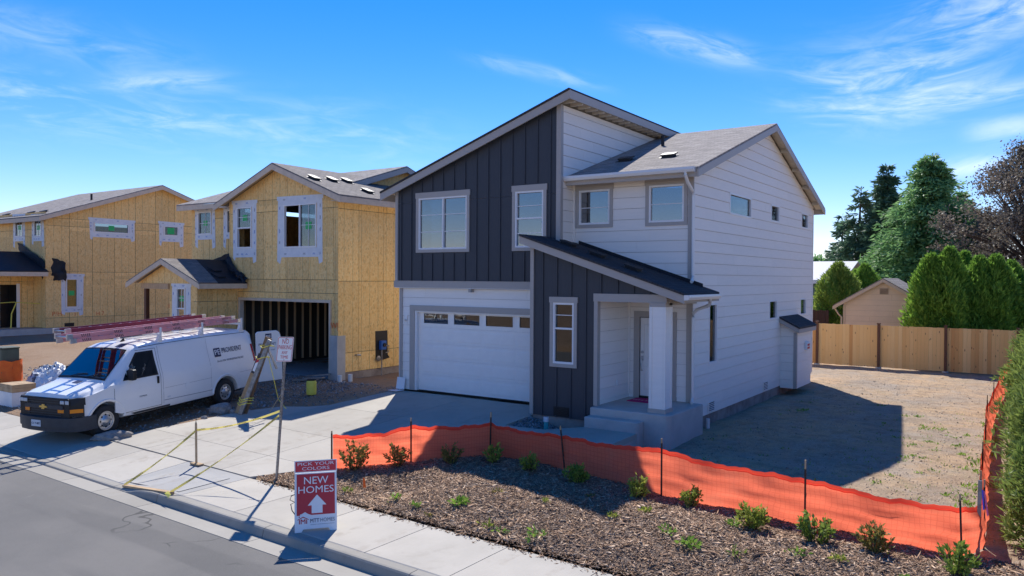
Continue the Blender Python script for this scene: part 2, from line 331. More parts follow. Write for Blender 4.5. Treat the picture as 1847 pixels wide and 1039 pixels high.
def osb():
    m, nt, b = nodes('osb'); t = NT(nt); tc = t.n('ShaderNodeTexCoord'); P = t.n('ShaderNodeNewGeometry').outputs['Position']; s = t.n('ShaderNodeSeparateXYZ'); t.l(P, s.inputs[0])
    u = t.math('ADD', s.outputs[0], s.outputs[1])
    cx = t.n('ShaderNodeCombineXYZ'); t.l(u, cx.inputs[0]); t.l(s.outputs[2], cx.inputs[1])
    oi = t.n('ShaderNodeObjectInfo').outputs['Random']
    v1 = t.n('ShaderNodeTexVoronoi'); t.l(t.vmap(cx.outputs[0], (34, 13, 1)), v1.inputs['Vector']); v1.inputs['Scale'].default_value = 1; v1.inputs['Randomness'].default_value = 1
    v2 = t.n('ShaderNodeTexVoronoi'); t.l(t.vmap(cx.outputs[0], (17, 30, 1), (0, 0, .7)), v2.inputs['Vector']); v2.inputs['Scale'].default_value = 1
    h1 = t.n('ShaderNodeSeparateColor'); t.l(v1.outputs['Color'], h1.inputs[0]); h2 = t.n('ShaderNodeSeparateColor'); t.l(v2.outputs['Color'], h2.inputs[0])
    f = t.math('ADD', t.math('MULTIPLY', h1.outputs[0], .55), t.math('MULTIPLY', h2.outputs[1], .45))
    cr = t.n('ShaderNodeValToRGB'); t.l(f, cr.inputs[0]); e = cr.color_ramp.elements
    e[0].position = .1; e[0].color = (.84, .50, .17, 1); e[1].position = .95; e[1].color = (.95, .68, .31, 1); x = e.new(.5); x.color = (.92, .60, .235, 1)
    c = t.mix(t.math('MULTIPLY', t.ramp(h1.outputs[2], .90, .95), .32), cr.outputs[0], (.22, .12, .045, 1))
    k = t.math('ADD', t.math('MULTIPLY', oi, .20), .86); kx = t.n('ShaderNodeCombineXYZ')
    for i in range(3): t.l(k, kx.inputs[i])
    c = t.mix(1., c, kx.outputs[0], 'MULTIPLY')
    ln = t.math('ABSOLUTE', t.math('SUBTRACT', t.math('FRACT', t.math('DIVIDE', u, .4065)), .5))
    lm = t.math('MULTIPLY', t.ramp(ln, .030, .010), t.ramp(t.noise(t.vmap(cx.outputs[0], (1.2, .5, 1)), 2, 5, .7), .30, .55)); c = t.mix(t.math('MULTIPLY', lm, .75), c, (.26, .17, .08, 1))   # chalked nail lines
    st = t.ramp(t.noise(t.vmap(cx.outputs[0], (1.6, .22, 1)), 2.1, 6, .65), .5, .78); c = t.mix(t.math('MULTIPLY', st, .30), c, (.48, .36, .20, 1))
    t.l(c, b.inputs['Base Color']); b.inputs['Roughness'].default_value = .75; b.inputs['Specular IOR Level'].default_value = .25
    t.bump(f, .35, .004, b)
osb()
def cedar():
    m, nt, b = nodes('cedar'); t = NT(nt); tc = t.n('ShaderNodeTexCoord'); P = t.n('ShaderNodeNewGeometry').outputs['Position']; r = t.n('ShaderNodeObjectInfo').outputs['Random']
    cr = t.n('ShaderNodeValToRGB'); t.l(r, cr.inputs[0]); e = cr.color_ramp.elements
    e[0].position = 0; e[0].color = (.64, .31, .10, 1); e[1].position = 1; e[1].color = (.90, .58, .25, 1); x = e.new(.25); x.color = (.84, .49, .18, 1); x = e.new(.12); x.color = (.68, .35, .115, 1)
    g = t.noise(t.vmap(P, (14, 14, .7)), 3, 6, .6, .6); c = t.mix(t.math('MULTIPLY', g, .35), cr.outputs[0], (.42, .23, .09, 1))
    v = t.n('ShaderNodeTexVoronoi'); t.l(t.vmap(P, (7.3, 1, 2.6)), v.inputs['Vector']); v.inputs['Scale'].default_value = 1
    k = t.ramp(v.outputs['Distance'], .17, .09); c = t.mix(t.math('MULTIPLY', k, .75), c, (.15, .06, .025, 1))
    t.l(c, b.inputs['Base Color']); b.inputs['Roughness'].default_value = .75; t.bump(g, .3, .004, b)
cedar()
def net():
    m, nt, p = nodes('orange_net'); t = NT(nt); P = t.n('ShaderNodeNewGeometry').outputs['Position']
    w = t.noise(t.vmap(P, (2, 2, 22)), 2.4, 4, .6); f = t.ramp(w, .4, .7)
    c = t.mix(t.math('MULTIPLY', f, .30), (.97, .215, .115, 1), (.90, .15, .08, 1))
    s = t.n('ShaderNodeSeparateXYZ'); t.l(P, s.inputs[0])
    uu = t.math('ADD', s.outputs[0], t.math('MULTIPLY', s.outputs[1], .8)); gl = lambda q: t.ramp(t.math('ABSOLUTE', t.math('SUBTRACT', t.math('FRACT', t.math('DIVIDE', q, .075)), .5)), .10, .03)
    c = t.mix(t.math('MULTIPLY', t.math('MAXIMUM', gl(uu), gl(s.outputs[2])), .28), c, (.62, .075, .04, 1))      # backing mesh
    du = t.ramp(t.noise(P, 1.6, 7, .7), .5, .8); c = t.mix(t.math('MULTIPLY', du, .22), c, (.60, .33, .22, 1))
    t.l(c, p.inputs['Base Color']); p.inputs['Roughness'].default_value = .55
    tr = t.n('ShaderNodeBsdfTranslucent'); t.l(c, tr.inputs[0]); mx = t.n('ShaderNodeMixShader'); mx.inputs[0].default_value = .72
    t.l(p.outputs[0], mx.inputs[1]); t.l(tr.outputs[0], mx.inputs[2]); t.l(mx.outputs[0], nt.nodes['Material Output'].inputs[0])
    t.bump(t.math('ADD', w, t.math('MULTIPLY', t.noise(P, 9, 3), .5)), .5, .03, p)
net()
leafmat('orange_hem', (.85, .075, .04), (.92, .10, .055), .6)

# ------------------------------------------------------------------ building helpers
OFF = {}                                             # object name -> offset that its children's world coordinates are reduced by
def V(*a): return Vector(a)
class Geo:
    def __init__(s): s.v = []; s.f = []
    def add(s, vs, fs):
        n = len(s.v); s.v += [tuple(x) for x in vs]; s.f += [tuple(i+n for i in f) for f in fs]; return s
    def box(s, x0, x1, y0, y1, z0, z1):
        return s.add([(x0,y0,z0),(x1,y0,z0),(x1,y1,z0),(x0,y1,z0),(x0,y0,z1),(x1,y0,z1),(x1,y1,z1),(x0,y1,z1)], BOXF)
    def mbox(s, fr, a0, a1, b0, b1, c0, c1):
        return s.add([fr(a,b,c) for a,b,c in ((a0,b0,c0),(a1,b0,c0),(a1,b1,c0),(a0,b1,c0),(a0,b0,c1),(a1,b0,c1),(a1,b1,c1),(a0,b1,c1))], BOXF)
    def prism(s, fr, poly, c0, c1):
        n = len(poly); f0 = c0 if callable(c0) else (lambda a,b: c0); f1 = c1 if callable(c1) else (lambda a,b: c1)
        return s.add([fr(a,b,f0(a,b)) for a,b in poly]+[fr(a,b,f1(a,b)) for a,b in poly], [tuple(range(n))[::-1], tuple(range(n,2*n))]+[(i,(i+1)%n,(i+1)%n+n,i+n) for i in range(n)])
    def bar(s, p, q, w, h=None, up=V(0,0,1)):
        """rectangular bar from p to q"""
        p = Vector(p); q = Vector(q); d = (q-p).normalized(); h = w if h is None else h
        if abs(d.dot(up)) > .99: up = V(0,1,0)
        a = d.cross(up).normalized(); b = a.cross(d)
        return s.add([x+a*i*w/2+b*j*h/2 for x in (p,q) for i,j in ((-1,-1),(1,-1),(1,1),(-1,1))], BOXF)
    def tube(s, pts, r, n=8, cap=True):
        pts = [Vector(p) for p in pts]; rs = r if isinstance(r,(list,tuple)) else [r]*len(pts); base = len(s.v)
        up = V(0,0,1)
        for i,p in enumerate(pts):
            d = (pts[min(i+1,len(pts)-1)]-pts[max(i-1,0)]).normalized()
            u = up if abs(d.dot(up)) < .95 else V(1,0,0)
            a = d.cross(u).normalized(); b = a.cross(d)
            s.v += [tuple(p+(a*math.cos(2*math.pi*k/n)+b*math.sin(2*math.pi*k/n))*rs[i]) for k in range(n)]
        for i in range(len(pts)-1):
            for k in range(n): s.f.append((base+i*n+k, base+i*n+(k+1)%n, base+(i+1)*n+(k+1)%n, base+(i+1)*n+k))
        if cap:
            s.f.append(tuple(base+k for k in range(n))[::-1]); s.f.append(tuple(base+(len(pts)-1)*n+k for k in range(n)))
        return s
    def lathe(s, prof, fr, n=24):
        """prof: list of (radius, c); fr maps (a,b,c)"""
        base = len(s.v)
        for r,c in prof: s.v += [tuple(fr(r*math.cos(2*math.pi*k/n), r*math.sin(2*math.pi*k/n), c)) for k in range(n)]
        for i in range(len(prof)-1):
            for k in range(n): s.f.append((base+i*n+k, base+i*n+(k+1)%n, base+(i+1)*n+(k+1)%n, base+(i+1)*n+k))
        s.f.append(tuple(base+k for k in range(n))[::-1]); s.f.append(tuple(base+(len(prof)-1)*n+k for k in range(n)))
        return s
    def xf(s, fn): s.v = [tuple(fn(*p)) for p in s.v]; return s
BOXF = [(0,3,2,1),(4,5,6,7),(0,1,5,4),(1,2,6,5),(2,3,7,6),(3,0,4,7)]
def frame(o, u, n, v=V(0,0,1)):
    o = Vector(o); u = Vector(u); n = Vector(n); v = Vector(v)
    return lambda a,b,c=0.: o+u*a+v*b+n*c
def link(o, parent=None):
    COL.objects.link(o)
    if parent is not None: o.parent = parent; OFF[o.name] = OFF.get(parent.name, V(0,0,0))
    return o
def tag(o, label=None, cat=None, group=None, kind=None):
    if label: o['label'] = label
    if cat: o['category'] = cat
    if group: o['group'] = group
    if kind: o['kind'] = kind
    return o
def thing(name, label, cat, loc=(0,0,0), group=None, rot=None, world=True):
    """an Empty at a thing's base; world=True: its parts are given in world coordinates"""
    o = bpy.data.objects.new(name, None); COL.objects.link(o); o.location = loc; o.empty_display_size = .2
    if rot is not None: o.rotation_euler = rot
    OFF[o.name] = Vector(loc) if world else V(0,0,0)
    return tag(o, label, cat, group)
def finish(me, smooth=None, bevel=0., recalc=True):
    if recalc or bevel:
        bm = bmesh.new(); bm.from_mesh(me)
        if recalc: bmesh.ops.recalc_face_normals(bm, faces=bm.faces)
        if bevel: bmesh.ops.bevel(bm, geom=[e for e in bm.edges if len(e.link_faces)==2 and e.calc_face_angle(0) > .5], offset=bevel, segments=1, affect='EDGES', clamp_overlap=True)
        bm.to_mesh(me); bm.free()
    if smooth is not None:
        me.polygons.foreach_set('use_smooth', [True]*len(me.polygons))
        me.set_sharp_from_angle(angle=R(smooth))
def mk(name, geo, m, parent=None, smooth=None, bevel=0., label=None, cat=None, group=None, kind=None, recalc=True, loc=None):
    me = bpy.data.meshes.new(name); off = OFF.get(parent.name, V(0,0,0)) if parent is not None else (Vector(loc) if loc is not None else V(0,0,0))
    me.from_pydata([(x-off.x, y-off.y, z-off.z) for x,y,z in geo.v], [], geo.f); me.validate()
    finish(me, smooth, bevel, recalc)
    me.materials.append(MATS[m] if isinstance(m, str) else m)
    o = bpy.data.objects.new(name, me); link(o, parent)
    if parent is None and loc is not None: o.location = loc; OFF[o.name] = off
    return tag(o, label, cat, group, kind)
def mesh_np(name, v, quads, m, parent=None, tris=False, kind=None, loc=None, smooth=False):
    """fast mesh from numpy vertices and faces of constant size"""
    off = OFF.get(parent.name, V(0,0,0)) if parent is not None else (Vector(loc) if loc is not None else V(0,0,0))
    me = bpy.data.meshes.new(name); v = np.asarray(v, dtype=np.float32)-np.array(off, dtype=np.float32); q = np.asarray(quads, dtype=np.int32); k = q.shape[1]
    me.vertices.add(len(v)); me.vertices.foreach_set('co', v.ravel()); me.loops.add(q.size); me.loops.foreach_set('vertex_index', q.ravel())
    me.polygons.add(len(q)); me.polygons.foreach_set('loop_start', np.arange(0, q.size, k, dtype=np.int32)); me.update(calc_edges=True); me.validate()
    if smooth: me.polygons.foreach_set('use_smooth', [True]*len(me.polygons))
    me.materials.append(MATS[m]); o = bpy.data.objects.new(name, me); link(o, parent)
    if parent is None and loc is not None: o.location = loc; OFF[o.name] = off
    if kind: o['kind'] = kind
    return o
_unit = {}
def unit_box(m):
    if m not in _unit:
        me = bpy.data.meshes.new('board_unit'); me.from_pydata([(x-.5,y-.5,z-.5) for x,y,z in Geo().box(0,1,0,1,0,1).v], [], BOXF); finish(me); me.materials.append(MATS[m]); _unit[m] = me
    return _unit[m]
def piece(name, m, parent, x0, x1, y0, y1, z0, z1, rot=None):
    """an alike piece: shares one mesh, placed and sized by its object"""
    o = bpy.data.objects.new(name, unit_box(m)); link(o, parent); off = OFF.get(parent.name, V(0,0,0))
    o.location = V((x0+x1)/2, (y0+y1)/2, (z0+z1)/2)-off; o.scale = (abs(x1-x0), abs(y1-y0), abs(z1-z0))
    if rot: o.rotation_euler = rot
    return o
def copy_tree(o, parent=None):
    c = o.copy(); COL.objects.link(c); c.parent = parent
    for ch in list(o.children): copy_tree(ch, c)
    return c
def clip(poly, axis, val, keep_less):
    out = []
    for i in range(len(poly)):
        p, q = poly[i], poly[(i+1)%len(poly)]; dp = p[axis]-val; dq = q[axis]-val
        if not keep_less: dp, dq = -dp, -dq
        if dp <= 1e-9: out.append(p)
        if (dp < -1e-9 and dq > 1e-9) or (dp > 1e-9 and dq < -1e-9):
            t = dp/(dp-dq); out.append((p[0]+(q[0]-p[0])*t, p[1]+(q[1]-p[1])*t))
    return out
def area(p): return abs(sum(p[i][0]*p[(i+1)%len(p)][1]-p[(i+1)%len(p)][0]*p[i][1] for i in range(len(p))))/2
def cell(poly, a0, a1, b0, b1):
    for ax, v, k in ((0,a0,False),(0,a1,True),(1,b0,False),(1,b1,True)):
        poly = clip(poly, ax, v, k)
        if len(poly) < 3: return []
    return poly if area(poly) > 2e-4 else []
def cut_cells(poly, a0, a1, b0, b1, holes):
    """pieces of poly inside a cell and outside the rectangular holes"""
    bs = sorted({b0, b1}|{h[k] for h in holes for k in (2,3) if b0 < h[k] < b1}); out = []
    for z0, z1 in zip(bs, bs[1:]):
        hs = sorted((h[0], h[1]) for h in holes if h[2] < z1-1e-6 and h[3] > z0+1e-6); x = a0
        for h0, h1 in hs+[(a1, a1)]:
            h0c = min(max(h0, a0), a1)
            if h0c > x+1e-4:
                c = cell(poly, x, h0c, z0, z1)
                if c: out.append(c)
            x = max(x, min(h1, a1))
    return out
def lap_wall(parent, fr, poly, holes, m, exposure=.28, start=None, name='siding_board'):
    b0 = min(p[1] for p in poly); b1 = max(p[1] for p in poly); a0 = min(p[0] for p in poly); a1 = max(p[0] for p in poly)
    z = b0 if start is None else start
    while z < b1-.01:
        lo, hi = max(z, b0), min(z+exposure-.008, b1)
        cuts = [a0]; x = a0+random.uniform(.8, 3.6)
        while x < a1-.5: cuts.append(x); x += 3.66
        cuts.append(a1); lift = random.uniform(-.001, .001)
        for x0, x1 in zip(cuts, cuts[1:]):
            for c in cut_cells(poly, x0+.0015, x1-.0015, lo, hi, holes): mk(name, Geo().prism(fr, c, -.012, lambda a,b,z=z: .004+lift+.014*(z+exposure-b)/exposure), m, parent)
        z += exposure
    sheet_wall(parent, fr, poly, holes, 'lap_shadow', 'sheathing', -.03, -.013)  # grey sheet behind the board gaps paints the shadow line of each lap
def sheet_wall(parent, fr, poly, holes, m, name, c0=-.02, c1=0.):
    g = Geo(); a0 = min(p[0] for p in poly); a1 = max(p[0] for p in poly); b0 = min(p[1] for p in poly); b1 = max(p[1] for p in poly)
    for c in cut_cells(poly, a0, a1, b0, b1, holes): g.prism(fr, c, c0, c1)
    return mk(name, g, m, parent)
def batten_wall(parent, fr, poly, holes, m, xs):
    for x in xs:
        for c in cut_cells(poly, x-.02, x+.02, min(p[1] for p in poly), max(p[1] for p in poly), holes): mk('batten', Geo().prism(fr, c, .0005, .028), m, parent)
def osb_wall(parent, fr, poly, holes, seams_a, seams_b, m='osb'):
    for a0, a1 in zip(seams_a, seams_a[1:]):
        for b0, b1 in zip(seams_b, seams_b[1:]):
            dz = random.uniform(-.0015, .0015)
            for c in cut_cells(poly, a0+.007, a1-.007, b0+.007, b1-.007, holes): mk('panel', Geo().prism(fr, c, -.012, dz), m, parent)
_txt = {}
def text_geo(body, size, align='CENTER', spacing=1.0, depth=0.002, bold=0.):
    cu = bpy.data.curves.new('lettering', 'FONT'); cu.body = body; cu.size = size; cu.align_x = align; cu.align_y = 'CENTER'; cu.extrude = depth; cu.space_character = spacing; cu.resolution_u = 3; cu.offset = bold
    o = bpy.data.objects.new('lettering', cu); COL.objects.link(o); dg = bpy.context.evaluated_depsgraph_get(); me = o.evaluated_get(dg).to_mesh()
    g = Geo(); g.v = [tuple(v.co) for v in me.vertices]; g.f = [tuple(p.vertices) for p in me.polygons]
    o.evaluated_get(dg).to_mesh_clear(); bpy.data.objects.remove(o); bpy.data.curves.remove(cu); return g
def lettering(parent, fr, a, b, c, body, size, m, name='lettering', width=None, **k):
    g = text_geo(body, size, **k); xs = [p[0] for p in g.v]; sx = 1.
    if width: sx = width/(max(xs)-min(xs))
    g.xf(lambda x,y,z: fr(a+x*sx, b+y, c+z)); return mk(name, g, m, parent, recalc=False)
def window(parent, fr, a0, a1, b0, b1, fwid=.05, trim=None, munt=(), gm='glass', split=None, fm='white', room=None, sill=True):
    """white frame with pane(s), bars and optional trim boards around it"""
    g = Geo()
    for q in ((a0,a1,b0,b0+fwid),(a0,a1,b1-fwid,b1),(a0,a0+fwid,b0+fwid,b1-fwid),(a1-fwid,a1,b0+fwid,b1-fwid)): g.mbox(fr, *q, -.07, .022)
    w = mk('window', g, fm, parent)
    if split: # meeting rail of a sliding or hung sash
        ax, v = split; h = .022
        mk('sash', Geo().mbox(fr, *((v-h,v+h,b0+fwid,b1-fwid) if ax=='v' else (a0+fwid,a1-fwid,v-h,v+h)), -.055, .012), fm, w)
    regions = [(a0+fwid,a1-fwid,b0+fwid,b1-fwid)]
    if split:
        ax, v = split
        regions = [(a0+fwid,v-.02,b0+fwid,b1-fwid),(v+.02,a1-fwid,b0+fwid,b1-fwid)] if ax=='v' else [(a0+fwid,a1-fwid,b0+fwid,v-.02),(a0+fwid,a1-fwid,v+.02,b1-fwid)]
    for i,q in enumerate(regions): mk('pane', Geo().mbox(fr, *q, -.036-.018*i, -.030-.018*i), gm, w)
    for ax, v, lo, hi in munt:
        mk('glazing_bar', Geo().mbox(fr, *((v-.009,v+.009,lo,hi) if ax=='v' else (lo,hi,v-.009,v+.009)), -.029, -.018), fm, w)
    if trim:
        tw, th, tb = trim
        for q in ((a0-tw-.02,a1+tw+.02,b1,b1+th),(a0-tw,a1+tw,b0-tb,b0),(a0-tw,a0,b0,b1),(a1,a1+tw,b0,b1)):
            mk('trim_board', Geo().mbox(fr, *q, .001, .036), 'trim', w)
    return w
def foliage(name, pos, size, m, parent, kind=None, up=.0, long=1.6, droop=0., normals=None, wid=.42):
    """leaf sprays: one folded rhomb (two quads sharing a rib) per position"""
    n = len(pos); pos = np.asarray(pos); size = np.asarray(size).reshape(-1,1)*np.ones((n,1))
    d = rng.normal(size=(n,3)) if normals is None else np.asarray(normals)+rng.normal(size=(n,3))*.55
    d[:,2] += up-droop; d /= np.linalg.norm(d,axis=1,keepdims=True)
    s = np.cross(d, rng.normal(size=(n,3))); s /= np.linalg.norm(s,axis=1,keepdims=True); nn = np.cross(d,s)
    a = pos; b = pos+d*size*long; mid = pos+d*size*long*.45
    l = mid+s*size*wid+nn*size*.10; r = mid-s*size*wid+nn*size*.10
    v = np.stack([a,l,b,r],axis=1).reshape(-1,3); q = np.arange(4*n).reshape(-1,4)
    return mesh_np(name, v, q, m, parent, kind=kind)

# ------------------------------------------------------------------ the lie of the land
def sm(a, b, x):
    t = min(1., max(0., (x-a)/(b-a))); return t*t*(3-2*t)
def zs(x): return -.6-.018*x
def zb(x):
    if x < -16: return -.05+.02*(-16-max(x,-46))
    if x < -3.6: return -.05
    return -.05-.33*sm(-3.6, -2.2, x)
def G(x, y):
    x = max(-60., min(30., x)); s = zs(x); b = zb(x)
    if y < -8.1: return s
    k = sm(-3.6, -1.5, x) if x >= -3.6 else 0.
    yb = -4.6*k; t = min(1., (y+8.1)/(yb+8.1)); return s+(b-s)*t**(1-.35*k)
def inpoly(x, y, P):
    c = False
    for i in range(len(P)):
        x0,y0 = P[i]; x1,y1 = P[i-1]
        if (y0 > y) != (y1 > y) and x < (x1-x0)*(y-y0)/(y1-y0)+x0: c = not c
    return c
DRIVE = [(-3.62,-.02),(-9.2,-.02),(-9.25,-2.7),(-9.6,-3.15),(-10.25,-3.5),(-10.7,-4.5),(-10.75,-6.5),(-10.9,-8.1),(-5.55,-8.1),(-5.1,-7.4),(-4.5,-6.95),(-3.62,-6.0)]
BED = [(-5.5,-8.12),(-5.08,-7.36),(-4.45,-6.9),(-3.5,-5.62),(-2.5,-4.2),(-.6,-4.4),(1.7,-4.85),(4.15,-5.1),(6.3,-5.2),(8.5,-5.1),(9.5,-8.12)]
def hn(x, y, s=1.):  # cheap smooth noise
    return (math.sin(x*1.7*s+1.3*math.sin(y*1.1*s))+math.sin(y*2.3*s+1.7*math.sin(x*.9*s+2))+.6*math.sin(x*4.1*s+y*3.3*s))/2.6
def ZG(x, y):
    z = G(x,y)-.03
    if y < -8.1: return zs(max(-60.,min(30.,x)))-.4 if y > -21.5 else zs(max(-60.,min(30.,x)))-.1
    if inpoly(x,y+.1,BED) and inpoly(x,y-.1,BED): z -= .3
    if not inpoly(x,y,DRIVE) and y > -8 and x > -24: z += .022*hn(x,y)+.014*hn(x,y,3.1)+.010*hn(y,x,6.3)
    if -19 < x < -8.8 and -7.8 < y < .3 and not inpoly(x-.3,y,DRIVE) and not inpoly(x,y-.3,DRIVE): z += .02
    return z
xs_ = np.unique(np.concatenate([np.array([-900,-500,-300,-200,-140,-100,-75,-60,-50]), np.arange(-46,-24,.8), np.arange(-24,10,.25), np.arange(10,30,1.5), np.array([36,45,60,80,120,200,300,500,900])]))
ys_ = np.unique(np.concatenate([np.array([-900,-500,-300,-150,-90,-60,-40,-30,-24,-21.6,-21.4,-15,-8.45,-8.12,-8.08]), np.arange(-8,14,.25), np.arange(14,30,.8), np.array([32,36,42,50,60,80,110,150,220,320,500,900])]))
gv = [(float(x),float(y),ZG(float(x),float(y))) for y in ys_ for x in xs_]; nx = len(xs_)
gq = [(j*nx+i, j*nx+i+1, (j+1)*nx+i+1, (j+1)*nx+i) for j in range(len(ys_)-1) for i in range(nx-1)]
ground = mesh_np('ground', gv, gq, 'dirt', kind='structure', smooth=True)

# road, gutter, kerb, sidewalk, driveway
def strip(name, ya, yb, za, zb_, m, x0=-70, x1=30, step=2., thick=.12, parent=None, kind='structure'):
    g = Geo(); xs = list(np.arange(x0, x1+.01, step))
    for xa, xb in zip(xs, xs[1:]):
        top = [(xa,ya,za(xa)),(xb,ya,za(xb)),(xb,yb,zb_(xb)),(xa,yb,zb_(xa))]
        g.add(top+[(a,b,c-thick) for a,b,c in top], [(0,1,2,3),(0,3,7,4),(1,5,6,2),(0,4,5,1),(3,2,6,7)])
    return mk(name, g, m, parent, kind=kind if parent is None else None)
strip('road', -20.5, -10.18, lambda x: zs(x)-.19, lambda x: zs(x)-.155, 'asphalt', thick=.1)
gut = thing('gutter', None, None); gut['kind'] = 'structure'
kerb = thing('kerb', None, None); kerb['kind'] = 'structure'
def drop(x): return sm(-5.9, -7.4, x) if x < -5.9 else 0.
def kerb_top(x): return zs(x)-.012-.125*drop(x)
gx = [-40,-34,-28,-22,-18,-14.5,-11.4,-8.6,-7.4,-5.9,-2.95,.1,3.1,6.1,9.1,13,18,25]
for xa, xb in zip(gx, gx[1:]):
    a, b = xa+.006, xb-.006
    g = Geo(); n = 6; L = [a+(b-a)*i/n for i in range(n+1)]
    for p, q in zip(L, L[1:]):
        t = [(p,-10.2,zs(p)-.148),(q,-10.2,zs(q)-.148),(q,-9.80,zs(q)-.158),(p,-9.80,zs(p)-.158)]; g.add(t+[(x,y,z-.15) for x,y,z in t], [(0,1,2,3),(0,3,7,4),(1,5,6,2),(0,4,5,1)])
    mk('gutter_section', g, 'gutter_concrete', gut)
    g = Geo()
    for p, q in zip(L, L[1:]):
        sec = lambda x: [(x,-9.82,zs(x)-.2),(x,-9.815,zs(x)-.150),(x,-9.785,kerb_top(x)-.03),(x,-9.765,kerb_top(x)-.008),(x,-9.735,kerb_top(x)),(x,-9.605,kerb_top(x)+.004),(x,-9.605,zs(x)-.2)]
        A, B = sec(p), sec(q); g.add(A+B, [(i,i+1,i+8,i+7) for i in range(6)])
    g.add(sec(a)+sec(b), [tuple(range(7)), tuple(range(7,14))[::-1]])
    mk('kerb_stone', g, 'kerb_concrete', kerb)
walk = thing('sidewalk', None, None); walk['kind'] = 'structure'
def zwalk(x, y): return zs(x)-.125*drop(x)*min(1., max(0., (-8.1-y)/1.5))
sx = [-40+1.524*i for i in range(19)]
sx = [x for x in sx if x < -11.5]+[-11.0,-9.2,-7.55,-5.52,-3.98,-2.46,-.93,.59,2.11,3.63,5.16,6.68,8.2,9.73,11.25,12.8,15,18,22]
for xa, xb in zip(sx, sx[1:]):
    a, b = xa+.007, xb-.007; g = Geo(); n = 4
    P = [[(a+(b-a)*i/n, y, zwalk(a+(b-a)*i/n, y)) for i in range(n+1)] for y in (-9.60,-9.58,-8.14,-8.12)]
    for k in (0,3): P[k] = [(x,y,z-.012) for x,y,z in P[k]]
    for r in P: r[0] = (r[0][0], r[0][1], r[0][2]-.006); r[-1] = (r[-1][0], r[-1][1], r[-1][2]-.006)
    vs_ = [p for r in P for p in r]; m_ = n+1; fs_ = [(j*m_+i, j*m_+i+1, (j+1)*m_+i+1, (j+1)*m_+i) for j in range(3) for i in range(n)]
    rim = [j for j in range(m_)]+[m_*k+n for k in (1,2,3)]+[m_*3+i for i in range(n-1,-1,-1)]+[m_*2, m_]
    base = len(vs_); vs_ += [(vs_[i][0], vs_[i][1], vs_[i][2]-.1) for i in rim]
    fs_ += [(rim[i], rim[(i+1)%len(rim)], base+(i+1)%len(rim), base+i) for i in range(len(rim))]
    g.add(vs_, fs_); mk('slab', g, 'concrete_ramp' if -7.6 < xa < -5.6 else 'concrete', walk)
drive = thing('driveway', None, None); drive['kind'] = 'structure'
frG = lambda a, b, c=0.: V(a, b, G(a,b)+.004+c)
def slabs(parent, pieces, xj, yj, m, fr, gap=.006):
    for A in pieces:
        for xa, xb in zip(xj, xj[1:]):
            for ya, yb in zip(yj, yj[1:]):
                c = cell(A, xa+gap, xb-gap, ya+gap, yb-gap)
                if c and area(c) > .02:
                    d = []
                    for i in range(len(c)):   # subdivide the rim so the slab follows the ground
                        p, q = c[i], c[(i+1)%len(c)]; k = max(1, int(math.hypot(q[0]-p[0], q[1]-p[1])/.8))
                        d += [(p[0]+(q[0]-p[0])*j/k, p[1]+(q[1]-p[1])*j/k) for j in range(k)]
                    mk('slab', Geo().prism(fr, c, -.12, 0.), m, parent)
slabs(drive, [[(-3.62,-.03),(-9.2,-.03),(-9.25,-2.7),(-9.6,-3.15),(-10.25,-3.5),(-10.7,-4.5),(-10.75,-6.5),(-10.9,-8.1),(-5.55,-8.1),(-5.1,-7.4),(-4.5,-6.95),(-3.62,-6.0)]],
      [-12,-9.25,-6.45,-3.5], [-8.1,-6.95,-5.2,-2.75,.0], 'concrete', frG)
mk('ramp_slab', Geo().prism(lambda a,b,c=0.: V(a,b,zwalk(a,b)+.004+c), [(-7.45,-9.5),(-5.7,-9.5),(-5.75,-8.4),(-7.0,-8.3)], -.003, .002), 'concrete_ramp', walk)
# front walk from the drive to the porch steps
fwalk = thing('front_walk', None, None); fwalk['kind'] = 'structure'
zfw = lambda x, y: -.09-.02*(-1.7-y)
slabs(fwalk, [[(-1.70,-1.68),(-.36,-1.68),(-.36,-3.75),(-3.60,-3.75),(-3.60,-2.55),(-2.35,-2.45)]], [-4,-2.2,0], [-4,-1.5], 'concrete', lambda a,b,c=0.: V(a,b,zfw(a,b)+.004+c), .005)
mk('edge', Geo().prism(lambda a,b,c=0.: V(a,b,zfw(a,b)+c), [(-1.69,-1.69),(-.37,-1.69),(-.37,-3.74),(-3.59,-3.74),(-3.59,-2.56),(-2.35,-2.46)], -.34, -.01), 'porch_concrete', fwalk)

# the planting bed: soil sheet and bark chips
def zbed(x, y):
    z = G(x,y); t = (y+8.12)/3.0; e = max(0, min(1, (y+8.12)/.5))
    mound = .10*math.sin(min(1,max(0,t))*math.pi)*sm(-3.2,-1.2,x)
    hollow = -.13*math.exp(-((x+2.75)/.7)**2-((y+7.0)/.65)**2)
    return z+.012+e*(mound+hollow+.025*hn(x,y,1.6)+.018*hn(x+5,y,4.2))
bv = []; bq = []; N = 0.14; bx = np.arange(-5.6, 9.4, N); by = np.arange(-8.13, -4.1, N); idx = {}
for j, y in enumerate(by):
    for i, x in enumerate(bx):
        if inpoly(x,y,BED): idx[(i,j)] = len(bv); bv.append((x,y,zbed(x,y)))
for (i,j) in idx:
    if (i+1,j) in idx and (i,j+1) in idx and (i+1,j+1) in idx: bq.append((idx[(i,j)],idx[(i+1,j)],idx[(i+1,j+1)],idx[(i,j+1)]))
bed = mesh_np('planting_bed', bv, bq, 'mulch_soil', kind='structure', smooth=True)
